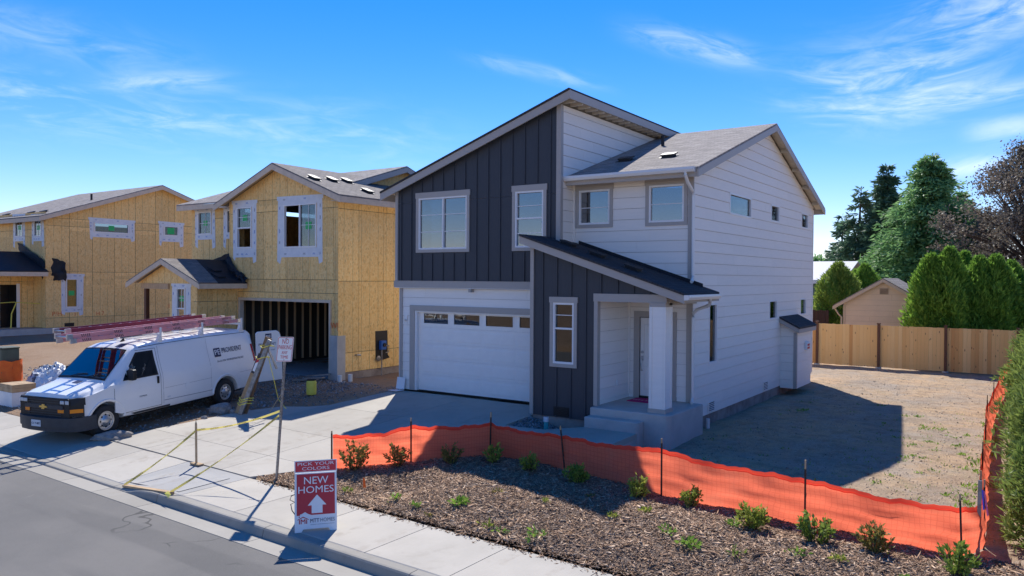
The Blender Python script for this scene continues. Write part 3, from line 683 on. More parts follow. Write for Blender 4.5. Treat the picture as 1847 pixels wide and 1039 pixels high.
def scatter_tets(name, pts, size, m, long, flat, kind='stuff', seed=1, label=None, cat=None):
    n = len(pts); r = np.random.default_rng(seed); pts = np.asarray(pts); a = r.uniform(0,2*np.pi,n); s = size*r.lognormal(0,.45,n)
    d = np.stack([np.cos(a),np.sin(a),r.normal(0,.35,n)],1); e = np.stack([-np.sin(a),np.cos(a),r.normal(0,.3,n)],1); u = np.array([0,0,1.])
    s = s[:,None]; A = pts-d*s*long; B = pts+d*s*long*.9+e*s*.5; Cc = pts-e*s*.9+d*s*.3; D = pts+u*s*flat+e*s*.3
    v = np.stack([A,B,Cc,D],1).reshape(-1,3); b = np.arange(n)[:,None]*4
    q = np.concatenate([b+np.array([0,1,3]), b+np.array([1,2,3]), b+np.array([2,0,3]), b+np.array([0,2,1])],1).reshape(-1,3)
    o = mesh_np(name, v, q, m, kind=kind); return tag(o, label, cat)
pts = []
for _ in range(900):
    x = random.uniform(-5.2, 9); pts.append((x, -8.13-abs(random.gauss(0,.07)), zwalk(x,-8.2)+.004))
while len(pts) < 85000:
    x = random.uniform(-5.4, 8.8); y = random.uniform(-8.1, -4.3)
    if inpoly(x,y,BED): pts.append((x,y,zbed(x,y)+.004))
scatter_tets('bark_mulch', pts, .0085, 'bark_chip', 3.8, .7, label='brown bark chips mulching the sloping planting bed', cat='mulch')
pts = []
while len(pts) < 9000:
    x = random.uniform(-.2, 6.6); y = random.uniform(-4.6, 18.5)
    if random.random() < min(1., 5/(y+9)) and not (x < .4 and y < 12.8) and not inpoly(x,y,BED): pts.append((x,y,ZG(x,y)+.002))
for _ in range(500):
    x = random.uniform(.6,6.2); y = random.uniform(-4.2,16); pts += [(x+random.gauss(0,.12),y+random.gauss(0,.12),ZG(x,y)+.004) for _ in range(6)]
scatter_tets('yard_stones', pts, .010, 'pebble', 1.0, .9, seed=3, label='small stones and clods scattered over the bare side yard', cat='stones')
pts = []
while len(pts) < 9000:
    x = random.uniform(-24, -9); y = random.uniform(-7.9, .4)
    if not inpoly(x,y,DRIVE): pts.append((x,y,ZG(x,y)+.003))
while len(pts) < 16000:
    x = random.uniform(-17.4, -10.6); y = random.uniform(-4.8, 3.4)
    if not inpoly(x,y,DRIVE) and abs(hn(x*.5,y*.5)) < .8 and not (x > -12.3 and y > .4): pts.append((x,y,ZG(x,y)+.004))
while len(pts) < 19500:
    x = random.uniform(-3.58, -1.7); y = random.uniform(-2.6, -1.17)
    if y > -2.6 and not (y < -2.4-(x+2.35)*.05): pts.append((x,y,ZG(x,y)+.004))
scatter_tets('gravel', pts, .020, 'gravel_stone', 1.0, .9, seed=4, label='grey gravel and stones strewn over the bare building plots', cat='gravel')

# ------------------------------------------------------------------ the finished house
H1 = thing('house', 'finished two-storey house with charcoal board-and-batten front, shed roof and pale grey siding', 'house', (-4.6, 6, -.4))
frF = frame((0,-.06,0), (1,0,0), (0,-1,0))            # upper dark front
frL = frame((0,.04,0), (1,0,0), (0,-1,0))             # garage wall below
frB = frame((0,-1.15,0), (1,0,0), (0,-1,0))           # projecting dark front beside the porch
frW = frame((0,.68,0), (1,0,0), (0,-1,0))             # recessed wing front
frR = frame((0,0,0), (0,1,0), (1,0,0))                # right side wall, a = y
frS = frame((-3.38,0,0), (0,1,0), (1,0,0))            # side of the tall block
frP = frame((-1.70,0,0), (0,1,0), (1,0,0))            # left wall of the porch recess
def part(parent, name): return link(bpy.data.objects.new(name, None), parent)
shed = lambda x: 8.30-.343*(-3.0-x)                   # top of the tall shed roof
wing = lambda y: 6.10+.325*(y-.2) if y < 6.7 else 6.10+.325*(13.2-y)
prch = lambda x: 4.51-.325*(x+3.76)
# --- dark upper front
w = part(H1, 'front_wall')
hF = [(-8.29,-6.46,4.23,5.76), (-4.80,-3.88,4.23,5.76)]
pF = [(-9.19,3.28),(-3.40,3.28),(-3.40,shed(-3.40)-.16),(-9.19,shed(-9.19)-.16)]
sheet_wall(w, frF, clip(pF,1,5.64,True), hF, 'dark_siding', 'lower_panel'); sheet_wall(w, frF, clip(pF,1,5.646,False), hF, 'dark_siding', 'upper_panel')
batten_wall(w, frF, pF, [(a-.13,b+.13,c-.12,d+.2) for a,b,c,d in hF], 'dark_siding', [-8.99+.4085*i for i in range(14)])
for a in (-9.16, -3.43): mk('corner_board', Geo().prism(frF, [(a-.05,3.30),(a+.05,3.30),(a+.05,shed(a+.05)-.165),(a-.05,shed(a-.05)-.165)], .001, .04), 'trim', w)
mk('belly_band', Geo().mbox(frF, -9.24, -3.36, 3.10, 3.29, -.08, .055), 'trim', w)
mk('belly_band_flashing', Geo().mbox(frF, -9.25, -3.36, 3.291, 3.302, -.01, .065), 'trim', w)
mk('soffit', Geo().box(-9.2,-3.36,-.11,.06,3.085,3.099), 'white', w)
mk('bracket', Geo().box(-6.36,-6.28,-.13,.03,2.985,3.084), 'trim', w)
win = window(H1, frF, *hF[0], trim=(.09,.16,.09), split=('v',-7.36), munt=[('h',v,x0,x1) for v in (4.75,5.25) for x0,x1 in ((-8.24,-7.38),(-7.34,-6.51))])
# the sold notice behind the right-hand pane
sold = thing('sold_sign', 'sold starburst notice stuck inside the upstairs window above the garage', 'sign', (-6.80,.02,4.45))
frSo = frame((-6.80,.025,4.45), (1,0,0), (0,-1,0))
star = [((.27 if i%2 else .20)*math.cos(math.pi*i/16)*1.15, (.17 if i%2 else .12)*math.sin(math.pi*i/16)*1.15) for i in range(32)]
mk('card', Geo().prism(frSo, star, 0, .004), 'cardboard_brown', sold)
lettering(sold, frSo, 0, 0, .007, 'SOLD', .15, 'white_print', spacing=1.02)
window(H1, frF, *hF[1], trim=(.09,.16,.09), split=('h',5.02), munt=[('h',v,-4.75,-3.93) for v in (4.62,5.36)])
for k,(a0,a1) in enumerate(((-8.15,-7.5),(-4.7,-4.0))): mk('blind_rail', Geo().mbox(frF, a0, a1, 5.12, 5.18, -.12, -.10), 'white', win) if k else None
# --- garage wall and door
w = part(H1, 'garage_wall')
hL = [(-8.45,-3.62,-.1,2.42)]
lap_wall(w, frL, [(-9.08,.0),(-3.5,.0),(-3.5,3.10),(-9.08,3.10)], hL, 'siding_white', .28, 0.)
for a0,a1 in ((-9.10,-9.0),): mk('corner_board', Geo().mbox(frL, a0, a1, .0, 3.08, .0, .045), 'trim', w)
mk('door_casing', Geo().mbox(frL, -8.68, -3.5, 2.40, 2.565, .0, .06), 'trim', w)
mk('door_casing', Geo().mbox(frL, -8.68, -8.50, .0, 2.399, .0, .058), 'trim', w)
mk('jamb', Geo().mbox(frL, -8.499, -8.42, .0, 2.395, -.10, .03), 'white', w); mk('jamb', Geo().mbox(frL, -8.42, -3.5, 2.36, 2.395, -.10, .03), 'white', w)
mk('light_box', Geo().mbox(frL, -8.92, -8.80, 1.95, 2.25, .02, .035), 'siding_white', w)
mk('light_bulb', Geo().tube([frL(-8.86,2.10,.035), frL(-8.86,2.10,.07)], .035, 10), 'metal', w)
gd = part(H1, 'garage_door'); frD = frame((0,.12,0), (1,0,0), (0,-1,0)); zz = [.012,.49,.955,1.43,1.905,2.375]
for z0, z1 in zip(zz, zz[1:]):
    holes = [(-8.22+1.155*i, -7.29+1.155*i, 2.03, 2.32) for i in range(4)] if z1 > 2.3 else []
    g = Geo(); poly = [(-8.42,z0+.002),(-3.62,z0+.002),(-3.62,z1-.002),(-8.42,z1-.002)]
    for c in cut_cells(poly, -8.42, -3.62, z0+.002, z1-.002, holes): g.prism(frD, c, -.03, 0.)
    sec = mk('door_section', g, 'garage_white', gd)
    for i in range(4):
        a = -8.22+1.155*i
        if holes:
            f = Geo()
            for q in ((a-.03,a+.96,2.32,2.35),(a-.03,a+.96,2.0,2.03),(a-.03,a,2.03,2.32),(a+.93,a+.96,2.03,2.32)): f.mbox(frD, *q, -.02, .012)
            mk('window_surround', f, 'garage_white', sec); mk('pane', Geo().mbox(frD, a, a+.93, 2.03, 2.32, -.018, -.012), 'glass_clear', sec)
        else: # raised long panel
            f = Geo(); b0, b1 = z0+.07, z1-.07
            P0 = [(a-.06,b0),(a+.99,b0),(a+.99,b1),(a-.06,b1)]; P1 = [(a-.03,b0+.03),(a+.96,b0+.03),(a+.96,b1-.03),(a-.03,b1-.03)]
            f.add([frD(x,y,.0005) for x,y in P0]+[frD(x,y,.006) for x,y in P1], [(0,1,5,4),(1,2,6,5),(2,3,7,6),(3,0,4,7),(4,5,6,7)])
            mk('raised_panel', f, 'garage_white', sec, recalc=False)
mk('bottom_seal', Geo().mbox(frD, -8.42, -3.62, -.02, .012, -.03, -.002), 'black_rubber', gd)
# --- projecting dark front beside the porch
w = part(H1, 'entry_wall')
hB = [(-2.90,-2.30,1.29,2.80), (-2.85,-2.45,.0,.2)]
pB1 = [(-3.55,-.04),(-1.73,-.04),(-1.73,prch(-1.73)-.15),(-3.55,prch(-3.55)-.15)]
pB2 = [(-1.73,3.04),(.10,3.04),(.10,prch(.10)-.15),(-1.73,prch(-1.73)-.15)]
sheet_wall(w, frB, pB1, hB, 'dark_siding', 'lower_panel'); sheet_wall(w, frB, pB2, [], 'dark_siding', 'upper_panel')
batten_wall(w, frB, pB1, [(-3.02,-2.20,1.18,2.97),(-2.86,-2.44,.0,.22)], 'dark_siding', [-3.21,-2.80,-2.39,-1.98]); batten_wall(w, frB, pB2, [], 'dark_siding', [-1.57,-1.13,-.72,-.31])
mk('side_sheathing', Geo().box(-3.55,-3.53,-1.13,.03,-.04,4.22), 'dark_siding', w)
mk('corner_board', Geo().prism(frB, [(-3.57,-.03),(-3.47,-.03),(-3.47,prch(-3.47)-.16),(-3.57,prch(-3.57)-.16)], .001, .036), 'trim', w)
mk('beam_casing', Geo().mbox(frB, -1.75, .12, 2.85, 3.04, -.12, .05), 'trim', w)
mk('post_casing', Geo().mbox(frB, -1.74, -1.64, .35, 2.849, -.10, .04), 'trim', w)
mk('side_beam', Geo().box(-.12,.12,-1.02,.66,2.80,3.035), 'trim', w)
mk('porch_ceiling', Geo().box(-1.70,.10,-1.03,.66,2.90,2.93), 'soffit', w)
v = mk('crawl_vent', Geo().mbox(frB, -2.87, -2.43, -.01, .22, -.03, .018), 'black', w)
for i in range(5): mk('louvre', Geo().mbox(frB, -2.84, -2.46, .015+.04*i, .03+.04*i, .018, .03), 'black', v)
mk('foundation', Geo().box(-3.52,-1.72,-1.12,.0,-.40,-.045), 'foundation', w)
window(H1, frB, *hB[0], trim=(.085,.14,.085), split=('h',2.16), munt=[('h',2.49,-2.85,-2.35)], gm='glass_clear')
# --- porch recess
w = part(H1, 'porch_wall')
lap_wall(w, frP, [(-1.03,.44),(.66,.44),(.66,2.90),(-1.03,2.90)], [], 'siding_white', .28, .16)
mk('skirt_board', Geo().mbox(frP, -1.03, .66, .345, .438, -.01, .022), 'siding_white', w)
frE = frame((0,.66,0), (1,0,0), (0,-1,0)); hE = [(-1.42,-.50,.34,2.43)]
lap_wall(w, frE, [(-1.70,.44),(0,.44),(0,2.90),(-1.70,2.90)], hE, 'siding_white', .28, .16)
mk('skirt_board', Geo().mbox(frE, -1.70, -1.56, .345, .438, -.01, .022), 'siding_white', w); mk('skirt_board', Geo().mbox(frE, -.38, -.02, .345, .438, -.01, .022), 'siding_white', w)
for q in ((-1.55,-1.40,.345,2.57),(-.54,-.39,.345,2.57),(-1.399,-.541,2.42,2.57)): mk('door_casing', Geo().mbox(frE, *q, .0, .042), 'trim', w)
mk('inner_corner_board', Geo().box(-1.70,-1.66,.60,.64,.44,2.9), 'siding_white', w)
mk('corner_board', Geo().mbox(frE, -.13, .025, .345, 2.80, .001, .04), 'trim', w)
mk('outlet', Geo().mbox(frP, -.10, -.02, .72, .85, .02, .045), 'white', w)
d = mk('front_door', Geo().mbox(frE, -1.39, -.55, .40, 2.40, -.06, -.02), 'garage_white', H1)
mk('threshold', Geo().mbox(frE, -1.40, -.54, .345, .40, -.08, .03), 'black', d)
for a0,a1 in ((-1.29,-1.03),(-.92,-.66)):
    for b0,b1 in ((.56,1.20),(1.36,2.24)):
        f = Geo(); P0 = [(a0,b0),(a1,b0),(a1,b1),(a0,b1)]; P1 = [(a0+.03,b0+.03),(a1-.03,b0+.03),(a1-.03,b1-.03),(a0+.03,b1-.03)]
        f.add([frE(x,y,-.0195) for x,y in P0]+[frE(x,y,-.008) for x,y in P1], [(0,1,5,4),(1,2,6,5),(2,3,7,6),(3,0,4,7),(4,5,6,7)]); mk('raised_panel', f, 'garage_white', d, recalc=False)
mk('deadbolt', Geo().tube([frE(-1.33,1.52,-.02), frE(-1.33,1.52,.02)], .036, 12), 'metal', d)
hd = mk('handle', Geo().tube([frE(-1.33,1.36,-.01), frE(-1.33,1.36,.05), frE(-1.33,1.2,.075), frE(-1.33,1.05,.05), frE(-1.33,1.05,-.01)], .014, 8), 'metal', d)
mk('handle_plate', Geo().mbox(frE, -1.36, -1.30, 1.30, 1.42, -.02, -.005), 'metal', hd)
# --- porch slab, steps and column
pc = part(H1, 'porch'); frZ = frame((0,0,0), (1,0,0), (0,0,1), (0,1,0))
def rrect(x0, x1, y0, y1, r, corners):
    P = []
    for cx, cy, a0, key in ((x1-r,y1-r,0,'ne'),(x0+r,y1-r,90,'nw'),(x0+r,y0+r,180,'sw'),(x1-r,y0+r,270,'se')):
        if key in corners: P += [(cx+r*math.cos(R(a0+t)), cy+r*math.sin(R(a0+t))) for t in (0,22,45,68,90)]
        else: P.append((cx+r*(1 if 'e' in key else -1), cy+r*(1 if 'n' in key else -1)))
    return P
mk('porch_slab', Geo().prism(frZ, rrect(-1.72,.30,-1.40,.67,.16,('se',)), -.6, .34), 'porch_concrete', pc, bevel=.02)
mk('step', Geo().prism(frZ, rrect(-1.71,-.33,-1.70,-1.395,.10,('se',)), -.6, .16), 'porch_concrete', pc, bevel=.018)
cl = mk('column', Geo().box(-.26,.11,-1.24,-.87,.44,2.76), 'siding_white', H1)
for x0,x1,y0,y1 in ((-.275,-.20,-1.256,-1.20),(.05,.126,-1.256,-1.20),(.05,.126,-.91,-.854)): mk('column_board', Geo().box(x0,x1,y0,y1,.441,2.759), 'siding_white', cl)
mk('column_base', Geo().box(-.29,.14,-1.27,-.84,.342,.44), 'trim', cl); mk('column_cap', Geo().box(-.27,.12,-1.25,-.86,2.761,2.849), 'trim', cl)
# --- wing front
w = part(H1, 'wing_wall'); hW = [(-3.22,-2.29,4.84,5.76), (-1.18,-.23,4.83,5.77)]
lap_wall(w, frW, [(-3.38,3.18),(0,2.9),(0,6.02),(-3.38,6.02)], hW, 'siding', .2835, 2.95)
mk('corner_board', Geo().mbox(frW, -.12, .025, 3.2, 6.0, .001, .04), 'trim', w)
mk('inner_corner_board', Geo().box(-3.37,-3.33,.62,.66,4.35,6.0), 'siding', w)
for i,q in enumerate(hW):
    window(H1, frW, *q, trim=(.09,.15,.09), munt=[('h',5.29,q[0]+.05,q[1]-.05)])
mk('blind', Geo().mbox(frW, -1.12, -.29, 4.9, 5.7, -.16, -.15), 'blind', w)
# --- side of the tall block above the wing roof
w = part(H1, 'tall_side_wall')
lap_wall(w, frS, [(-.06,4.1),(.68,4.1),(6.75,6.9),(6.75,shed(-3.38)-.2),(-.06,shed(-3.38)-.2)], [], 'siding', .29, 4.05)
mk('corner_board', Geo().mbox(frS, -.10, .03, 4.3, shed(-3.38)-.2, .001, .036), 'trim', w)
# --- right side wall
w = part(H1, 'side_wall')
hR = [(3.34,5.24,5.19,5.79),(7.26,8.18,5.24,5.79),(11.01,11.93,5.24,5.79),(1.80,2.41,1.19,2.77),(7.17,8.03,2.12,2.74),(10.96,11.75,2.13,2.73)]
lap_wall(w, frR, [(.68,-.10),(12.68,-.10),(12.68,wing(12.68)-.16),(6.7,wing(6.7)-.16),(.68,wing(.68)-.16)], hR, 'siding', .2835, -.17)
for q in hR: window(H1, frR, *q, fwid=.05, gm='glass_clear')
mk('corner_board', Geo().mbox(frR, 12.60, 12.70, -.05, 6.0, .001, .03), 'siding', w)
for y in (1.78, 6.58):
    v = mk('crawl_vent', Geo().mbox(frR, y, y+.44, -.07, .20, .015, .034), 'siding', w)
    for i in range(5): mk('louvre', Geo().mbox(frR, y+.03, y+.41, -.045+.046*i, -.022+.046*i, .034, .045), 'white', v); mk('slot', Geo().mbox(frR, y+.03, y+.41, -.022+.046*i, .0+.046*i, .034, .037), 'black', v)
fn = part(H1, 'foundation_wall')
for i in range(8): mk('foundation_section', Geo().box(-.25,-.03,.66+1.505*i,.66+1.505*(i+1)-.004,-.75,-.102), 'foundation', fn)
mk('rear_wall', Geo().box(-9.15,-.04,12.6,12.66,-.7,6.1), 'siding', H1); mk('left_wall', Geo().box(-9.18,-9.1,.06,12.6,-.7,5.95), 'siding', H1)
mk('ground_floor', Geo().box(-9.0,-.1,1.0,12.5,-.12,.0), 'interior_wall', H1); mk('upper_floor', Geo().box(-9.0,-.1,.8,12.5,3.1,3.2), 'interior_wall', H1)
mk('partition', Geo().box(-9.0,-.2,4.0,4.1,.0,3.1), 'interior_wall', H1); mk('partition', Geo().box(-9.0,-.2,4.0,4.1,3.2,6.0), 'interior_wall', H1); mk('partition', Geo().box(-3.55,-3.45,.8,12.4,.0,6.0), 'interior_wall', H1)
# --- chase on the side wall
c = part(H1, 'chase'); frC = frame((.5,0,0), (0,1,0), (1,0,0)); frCf = frame((0,8.5,0), (1,0,0), (0,-1,0))
lap_wall(c, frC, [(8.5,-.18),(10.4,-.18),(10.4,1.70),(8.5,1.70)], [], 'siding', .2835, -.17)
lap_wall(c, frCf, [(.0,-.18),(.5,-.18),(.5,1.72),(.0,2.02)], [], 'siding', .2835, -.17)
for q in ((.43,.535),): mk('corner_board', Geo().mbox(frCf, *q, -.17, 1.66, .001, .034), 'trim', c)
mk('corner_board', Geo().mbox(frC, 8.465, 8.56, -.17, 1.66, .001, .032), 'trim', c)
mk('back_side', Geo().box(.0,.49,10.38,10.4,-.18,1.9), 'siding', c)
frY = frame((0,0,0), (1,0,0), (0,1,0))
cr = mk('chase_roof', Geo().prism(frY, [(-.01,2.20),(.66,1.86),(.66,1.80),(-.01,2.14)], 8.28, 10.6), 'shingle_x_shaded', c)
mk('fascia', Geo().prism(frY, [(.012,2.13),(.64,1.80),(.64,1.66),(.012,1.99)], 8.30, 8.34), 'trim', cr); mk('fascia', Geo().box(.61,.645,8.345,10.58,1.66,1.795), 'trim', cr)
vent = mk('wall_vent_hood', Geo().prism(frame((0,9.55,0),(1,0,0),(0,1,0)), [(.515,1.04),(.60,1.04),(.60,1.24),(.57,1.30),(.515,1.30)], 0, .36), 'white', c)
for i in range(2):
    for j in range(2): mk('slot', Geo().box(.600,.604,9.59+.16*i,9.73+.16*i,1.06+.1*j,1.13+.1*j), 'sign_red', vent)  # red reflection on the hood, painted as coloured slots
# --- roofs
def slab_roof(parent, name, top, th, m):
    n = len(top); return mk(name, Geo().add([tuple(p) for p in top]+[(p[0],p[1],p[2]-th) for p in top], [tuple(range(n)), tuple(range(n,2*n))[::-1]]+[(i,(i+1)%n+0,(i+1)%n+n,i+n) for i in range(n)]), m, parent)
rf = slab_roof(H1, 'shed_roof', [(-9.65,-.33,shed(-9.65)),(-2.98,-.33,shed(-2.98)),(-2.98,13,shed(-2.98)),(-9.65,13,shed(-9.65))], .05, 'shingle_x_shaded')
mk('rake_board', Geo().prism(frame((0,-.30,0),(1,0,0),(0,1,0)), [(-9.66,shed(-9.66)-.055),(-2.96,shed(-2.96)-.055),(-2.96,shed(-2.96)-.27),(-9.66,shed(-9.66)-.27)], 0, .04), 'trim', rf)
mk('fascia', Geo().box(-3.0,-2.962,-.26,12.9,shed(-2.98)-.27,shed(-2.98)-.056), 'trim', rf)
mk('eave_fascia', Geo().box(-9.66,-9.62,-.26,12.9,shed(-9.65)-.27,shed(-9.65)-.056), 'trim', rf)
mk('soffit', Geo().prism(frame((0,-.26,0),(1,0,0),(0,1,0)), [(-9.61,shed(-9.61)-.058),(-3.01,shed(-3.01)-.058),(-3.01,shed(-3.01)-.075),(-9.61,shed(-9.61)-.075)], 0, 13), 'soffit', rf)
for i in range(17): mk('rafter_tail', Geo().box(-3.37,-3.005,.02+.406*i,.065+.406*i,shed(-3.2)-.235,shed(-3.2)-.08), 'soffit', rf)
rf = slab_roof(H1, 'wing_roof', [(-3.36,.18,wing(.18)),(.32,.18,wing(.18)),(.32,6.7,wing(6.7)),(-3.36,6.7,wing(6.7))], .05, 'shingle_y')
slab_roof(rf, 'rear_slope', [(-3.36,6.7,wing(6.7)),(.32,6.7,wing(6.7)),(.32,13.2,wing(13.2)),(-3.36,13.2,wing(13.2))], .05, 'shingle_y')
frX = frame((.29,0,0), (0,1,0), (1,0,0))
mk('rake_board', Geo().prism(frX, [(.16,wing(.16)-.052),(6.7,wing(6.7)-.052),(6.7,wing(6.7)-.24),(.16,wing(.16)-.24)], 0, .04), 'trim', rf)
mk('rake_board', Geo().prism(frX, [(13.22,wing(13.22)-.052),(6.702,wing(6.7)-.052),(6.702,wing(6.7)-.24),(13.22,wing(13.22)-.24)], 0, .04), 'trim', rf)
mk('soffit', Geo().prism(frame((.01,0,0),(0,1,0),(1,0,0)), [(.22,wing(.22)-.06),(6.7,wing(6.7)-.06),(6.7,wing(6.7)-.078),(.22,wing(.22)-.078)], 0, .275), 'soffit', rf)
mk('soffit', Geo().prism(frame((.01,0,0),(0,1,0),(1,0,0)), [(13.1,wing(13.1)-.06),(6.702,wing(6.7)-.06),(6.702,wing(6.7)-.078),(13.1,wing(13.1)-.078)], 0, .275), 'soffit', rf)
for y in (1.7,3.2,4.7,8.2,9.6,11.0,12.4): mk('lookout', Geo().box(.03,.285,y-.022,y+.022,wing(y)-.2,wing(y)-.08), 'soffit', rf)
mk('eave_fascia', Geo().box(-3.36,.285,.20,.24,5.86,6.05), 'trim', rf); mk('eave_soffit', Geo().box(-3.36,.28,.245,.66,5.95,5.965), 'soffit', rf)
mk('rear_eave', Geo().box(-3.36,.285,13.12,13.16,5.86,6.05), 'trim', rf)
gt = mk('gutter', Geo().prism(frame((-3.42,0,0),(0,1,0),(1,0,0)), [(.20,6.09),(.05,6.09),(.045,6.03),(.075,5.97),(.20,5.96)], 0, 3.66), 'gutter', rf)
def roof_vent(parent, x, y, z, slope_axis, s, m='black'):
    g = Geo(); sx_ = -.30*s if slope_axis == 0 else 0; fr_ = lambda a,b,c: V(x+a, y+b, z+c+(sx_*a if slope_axis==0 else .325*b))
    g.prism(lambda a,b,c=0: fr_(a,b,c), [(-.24,-.16),(.24,-.16),(.24,.16),(-.24,.16)], .004, .012); g.prism(lambda a,b,c=0: fr_(a,b,c), [(-.16,-.12),(.16,-.12),(.16,.12),(-.16,.12)], .01, .065); g.prism(lambda a,b,c=0: fr_(a,b,c), rrect(-.20,.20,-.15,.16,.06,('se','sw')), .06, .095)
    return mk('roof_vent', g, m, parent)
for x in (-2.5,-1.22): roof_vent(rf, x, 2.0, wing(2.0), 1, 0)
mk('vent_pipe', Geo().tube([(-2.35,4.2,wing(4.2)-.02),(-2.35,4.2,wing(4.2)+.32)], .05, 10), 'black', rf)
def downspout(parent, pts): return mk('downspout', Geo().tube(pts, .042, 8), 'gutter', parent, smooth=40)
downspout(rf, [(.02,.10,5.99),(.02,.10,5.90),(.03,.22,5.74),(.035,.52,5.56),(.035,.60,5.45),(.035,.60,3.48),(.04,.56,3.38),(.06,.46,3.33)])
# porch roof
rf = slab_roof(H1, 'porch_roof', [(-3.76,-1.43,prch(-3.76)),(.62,-1.43,prch(.62)),(.62,.84,prch(.62)),(.02,.84,prch(.02)),(.02,.655,prch(.02)),(-3.35,.655,prch(-3.35)),(-3.35,-.085,prch(-3.35)),(-3.76,-.085,prch(-3.76))], .05, 'shingle_x_shaded')
mk('rake_board', Geo().prism(frame((0,-1.40,0),(1,0,0),(0,1,0)), [(-3.77,prch(-3.77)-.054),(.62,prch(.62)-.054),(.62,prch(.62)-.235),(-3.77,prch(-3.77)-.235)], 0, .04), 'trim', rf)
mk('eave_fascia', Geo().box(.58,.615,-1.355,.84,prch(.6)-.22,prch(.6)-.056), 'trim', rf)
mk('end_board', Geo().prism(frame((0,.80,0),(1,0,0),(0,1,0)), [(.03,prch(.03)-.055),(.578,prch(.578)-.055),(.578,prch(.578)-.22),(.03,prch(.03)-.22)], 0, .04), 'trim', rf)
mk('soffit', Geo().prism(frame((0,-1.36,0),(1,0,0),(0,1,0)), [(-3.7,prch(-3.7)-.058),(.575,prch(.575)-.058),(.575,prch(.575)-.075),(-3.7,prch(-3.7)-.075)], 0, 1.27), 'soffit', rf)
mk('gutter', Geo().prism(frame((0,-1.42,0),(1,0,0),(0,1,0)), [(.62,prch(.6)-.05),(.75,prch(.6)-.05),(.755,prch(.6)-.10),(.72,prch(.6)-.16),(.62,prch(.6)-.17)], 0, 2.05), 'gutter', rf)
for x,y in ((-2.95,-.35),(-2.05,-.45),(-1.0,-.6)): roof_vent(rf, x, y, prch(x), 0, 1.08, 'black_rubber')
for i in range(12):
    x = -3.2+.29*i; mk('step_flashing', Geo().prism(frame((0,.63,0),(1,0,0),(0,1,0)), [(x,prch(x)+.002),(x+.285,prch(x+.285)+.002),(x+.285,prch(x+.285)+.09),(x,prch(x)+.09)], 0, .022), 'felt', rf)
downspout(rf, [(.66,.10,2.96),(.66,.12,2.86),(.60,.22,2.78),(.20,.50,2.66),(.07,.57,2.56),(.06,.58,2.45),(.06,.58,.52),(.07,.54,.42),(.09,.46,.37)])
mk('pvc_drain', Geo().tube([(.10,1.55,-.45),(.10,1.55,-.17)], .05, 10), 'pvc', H1)

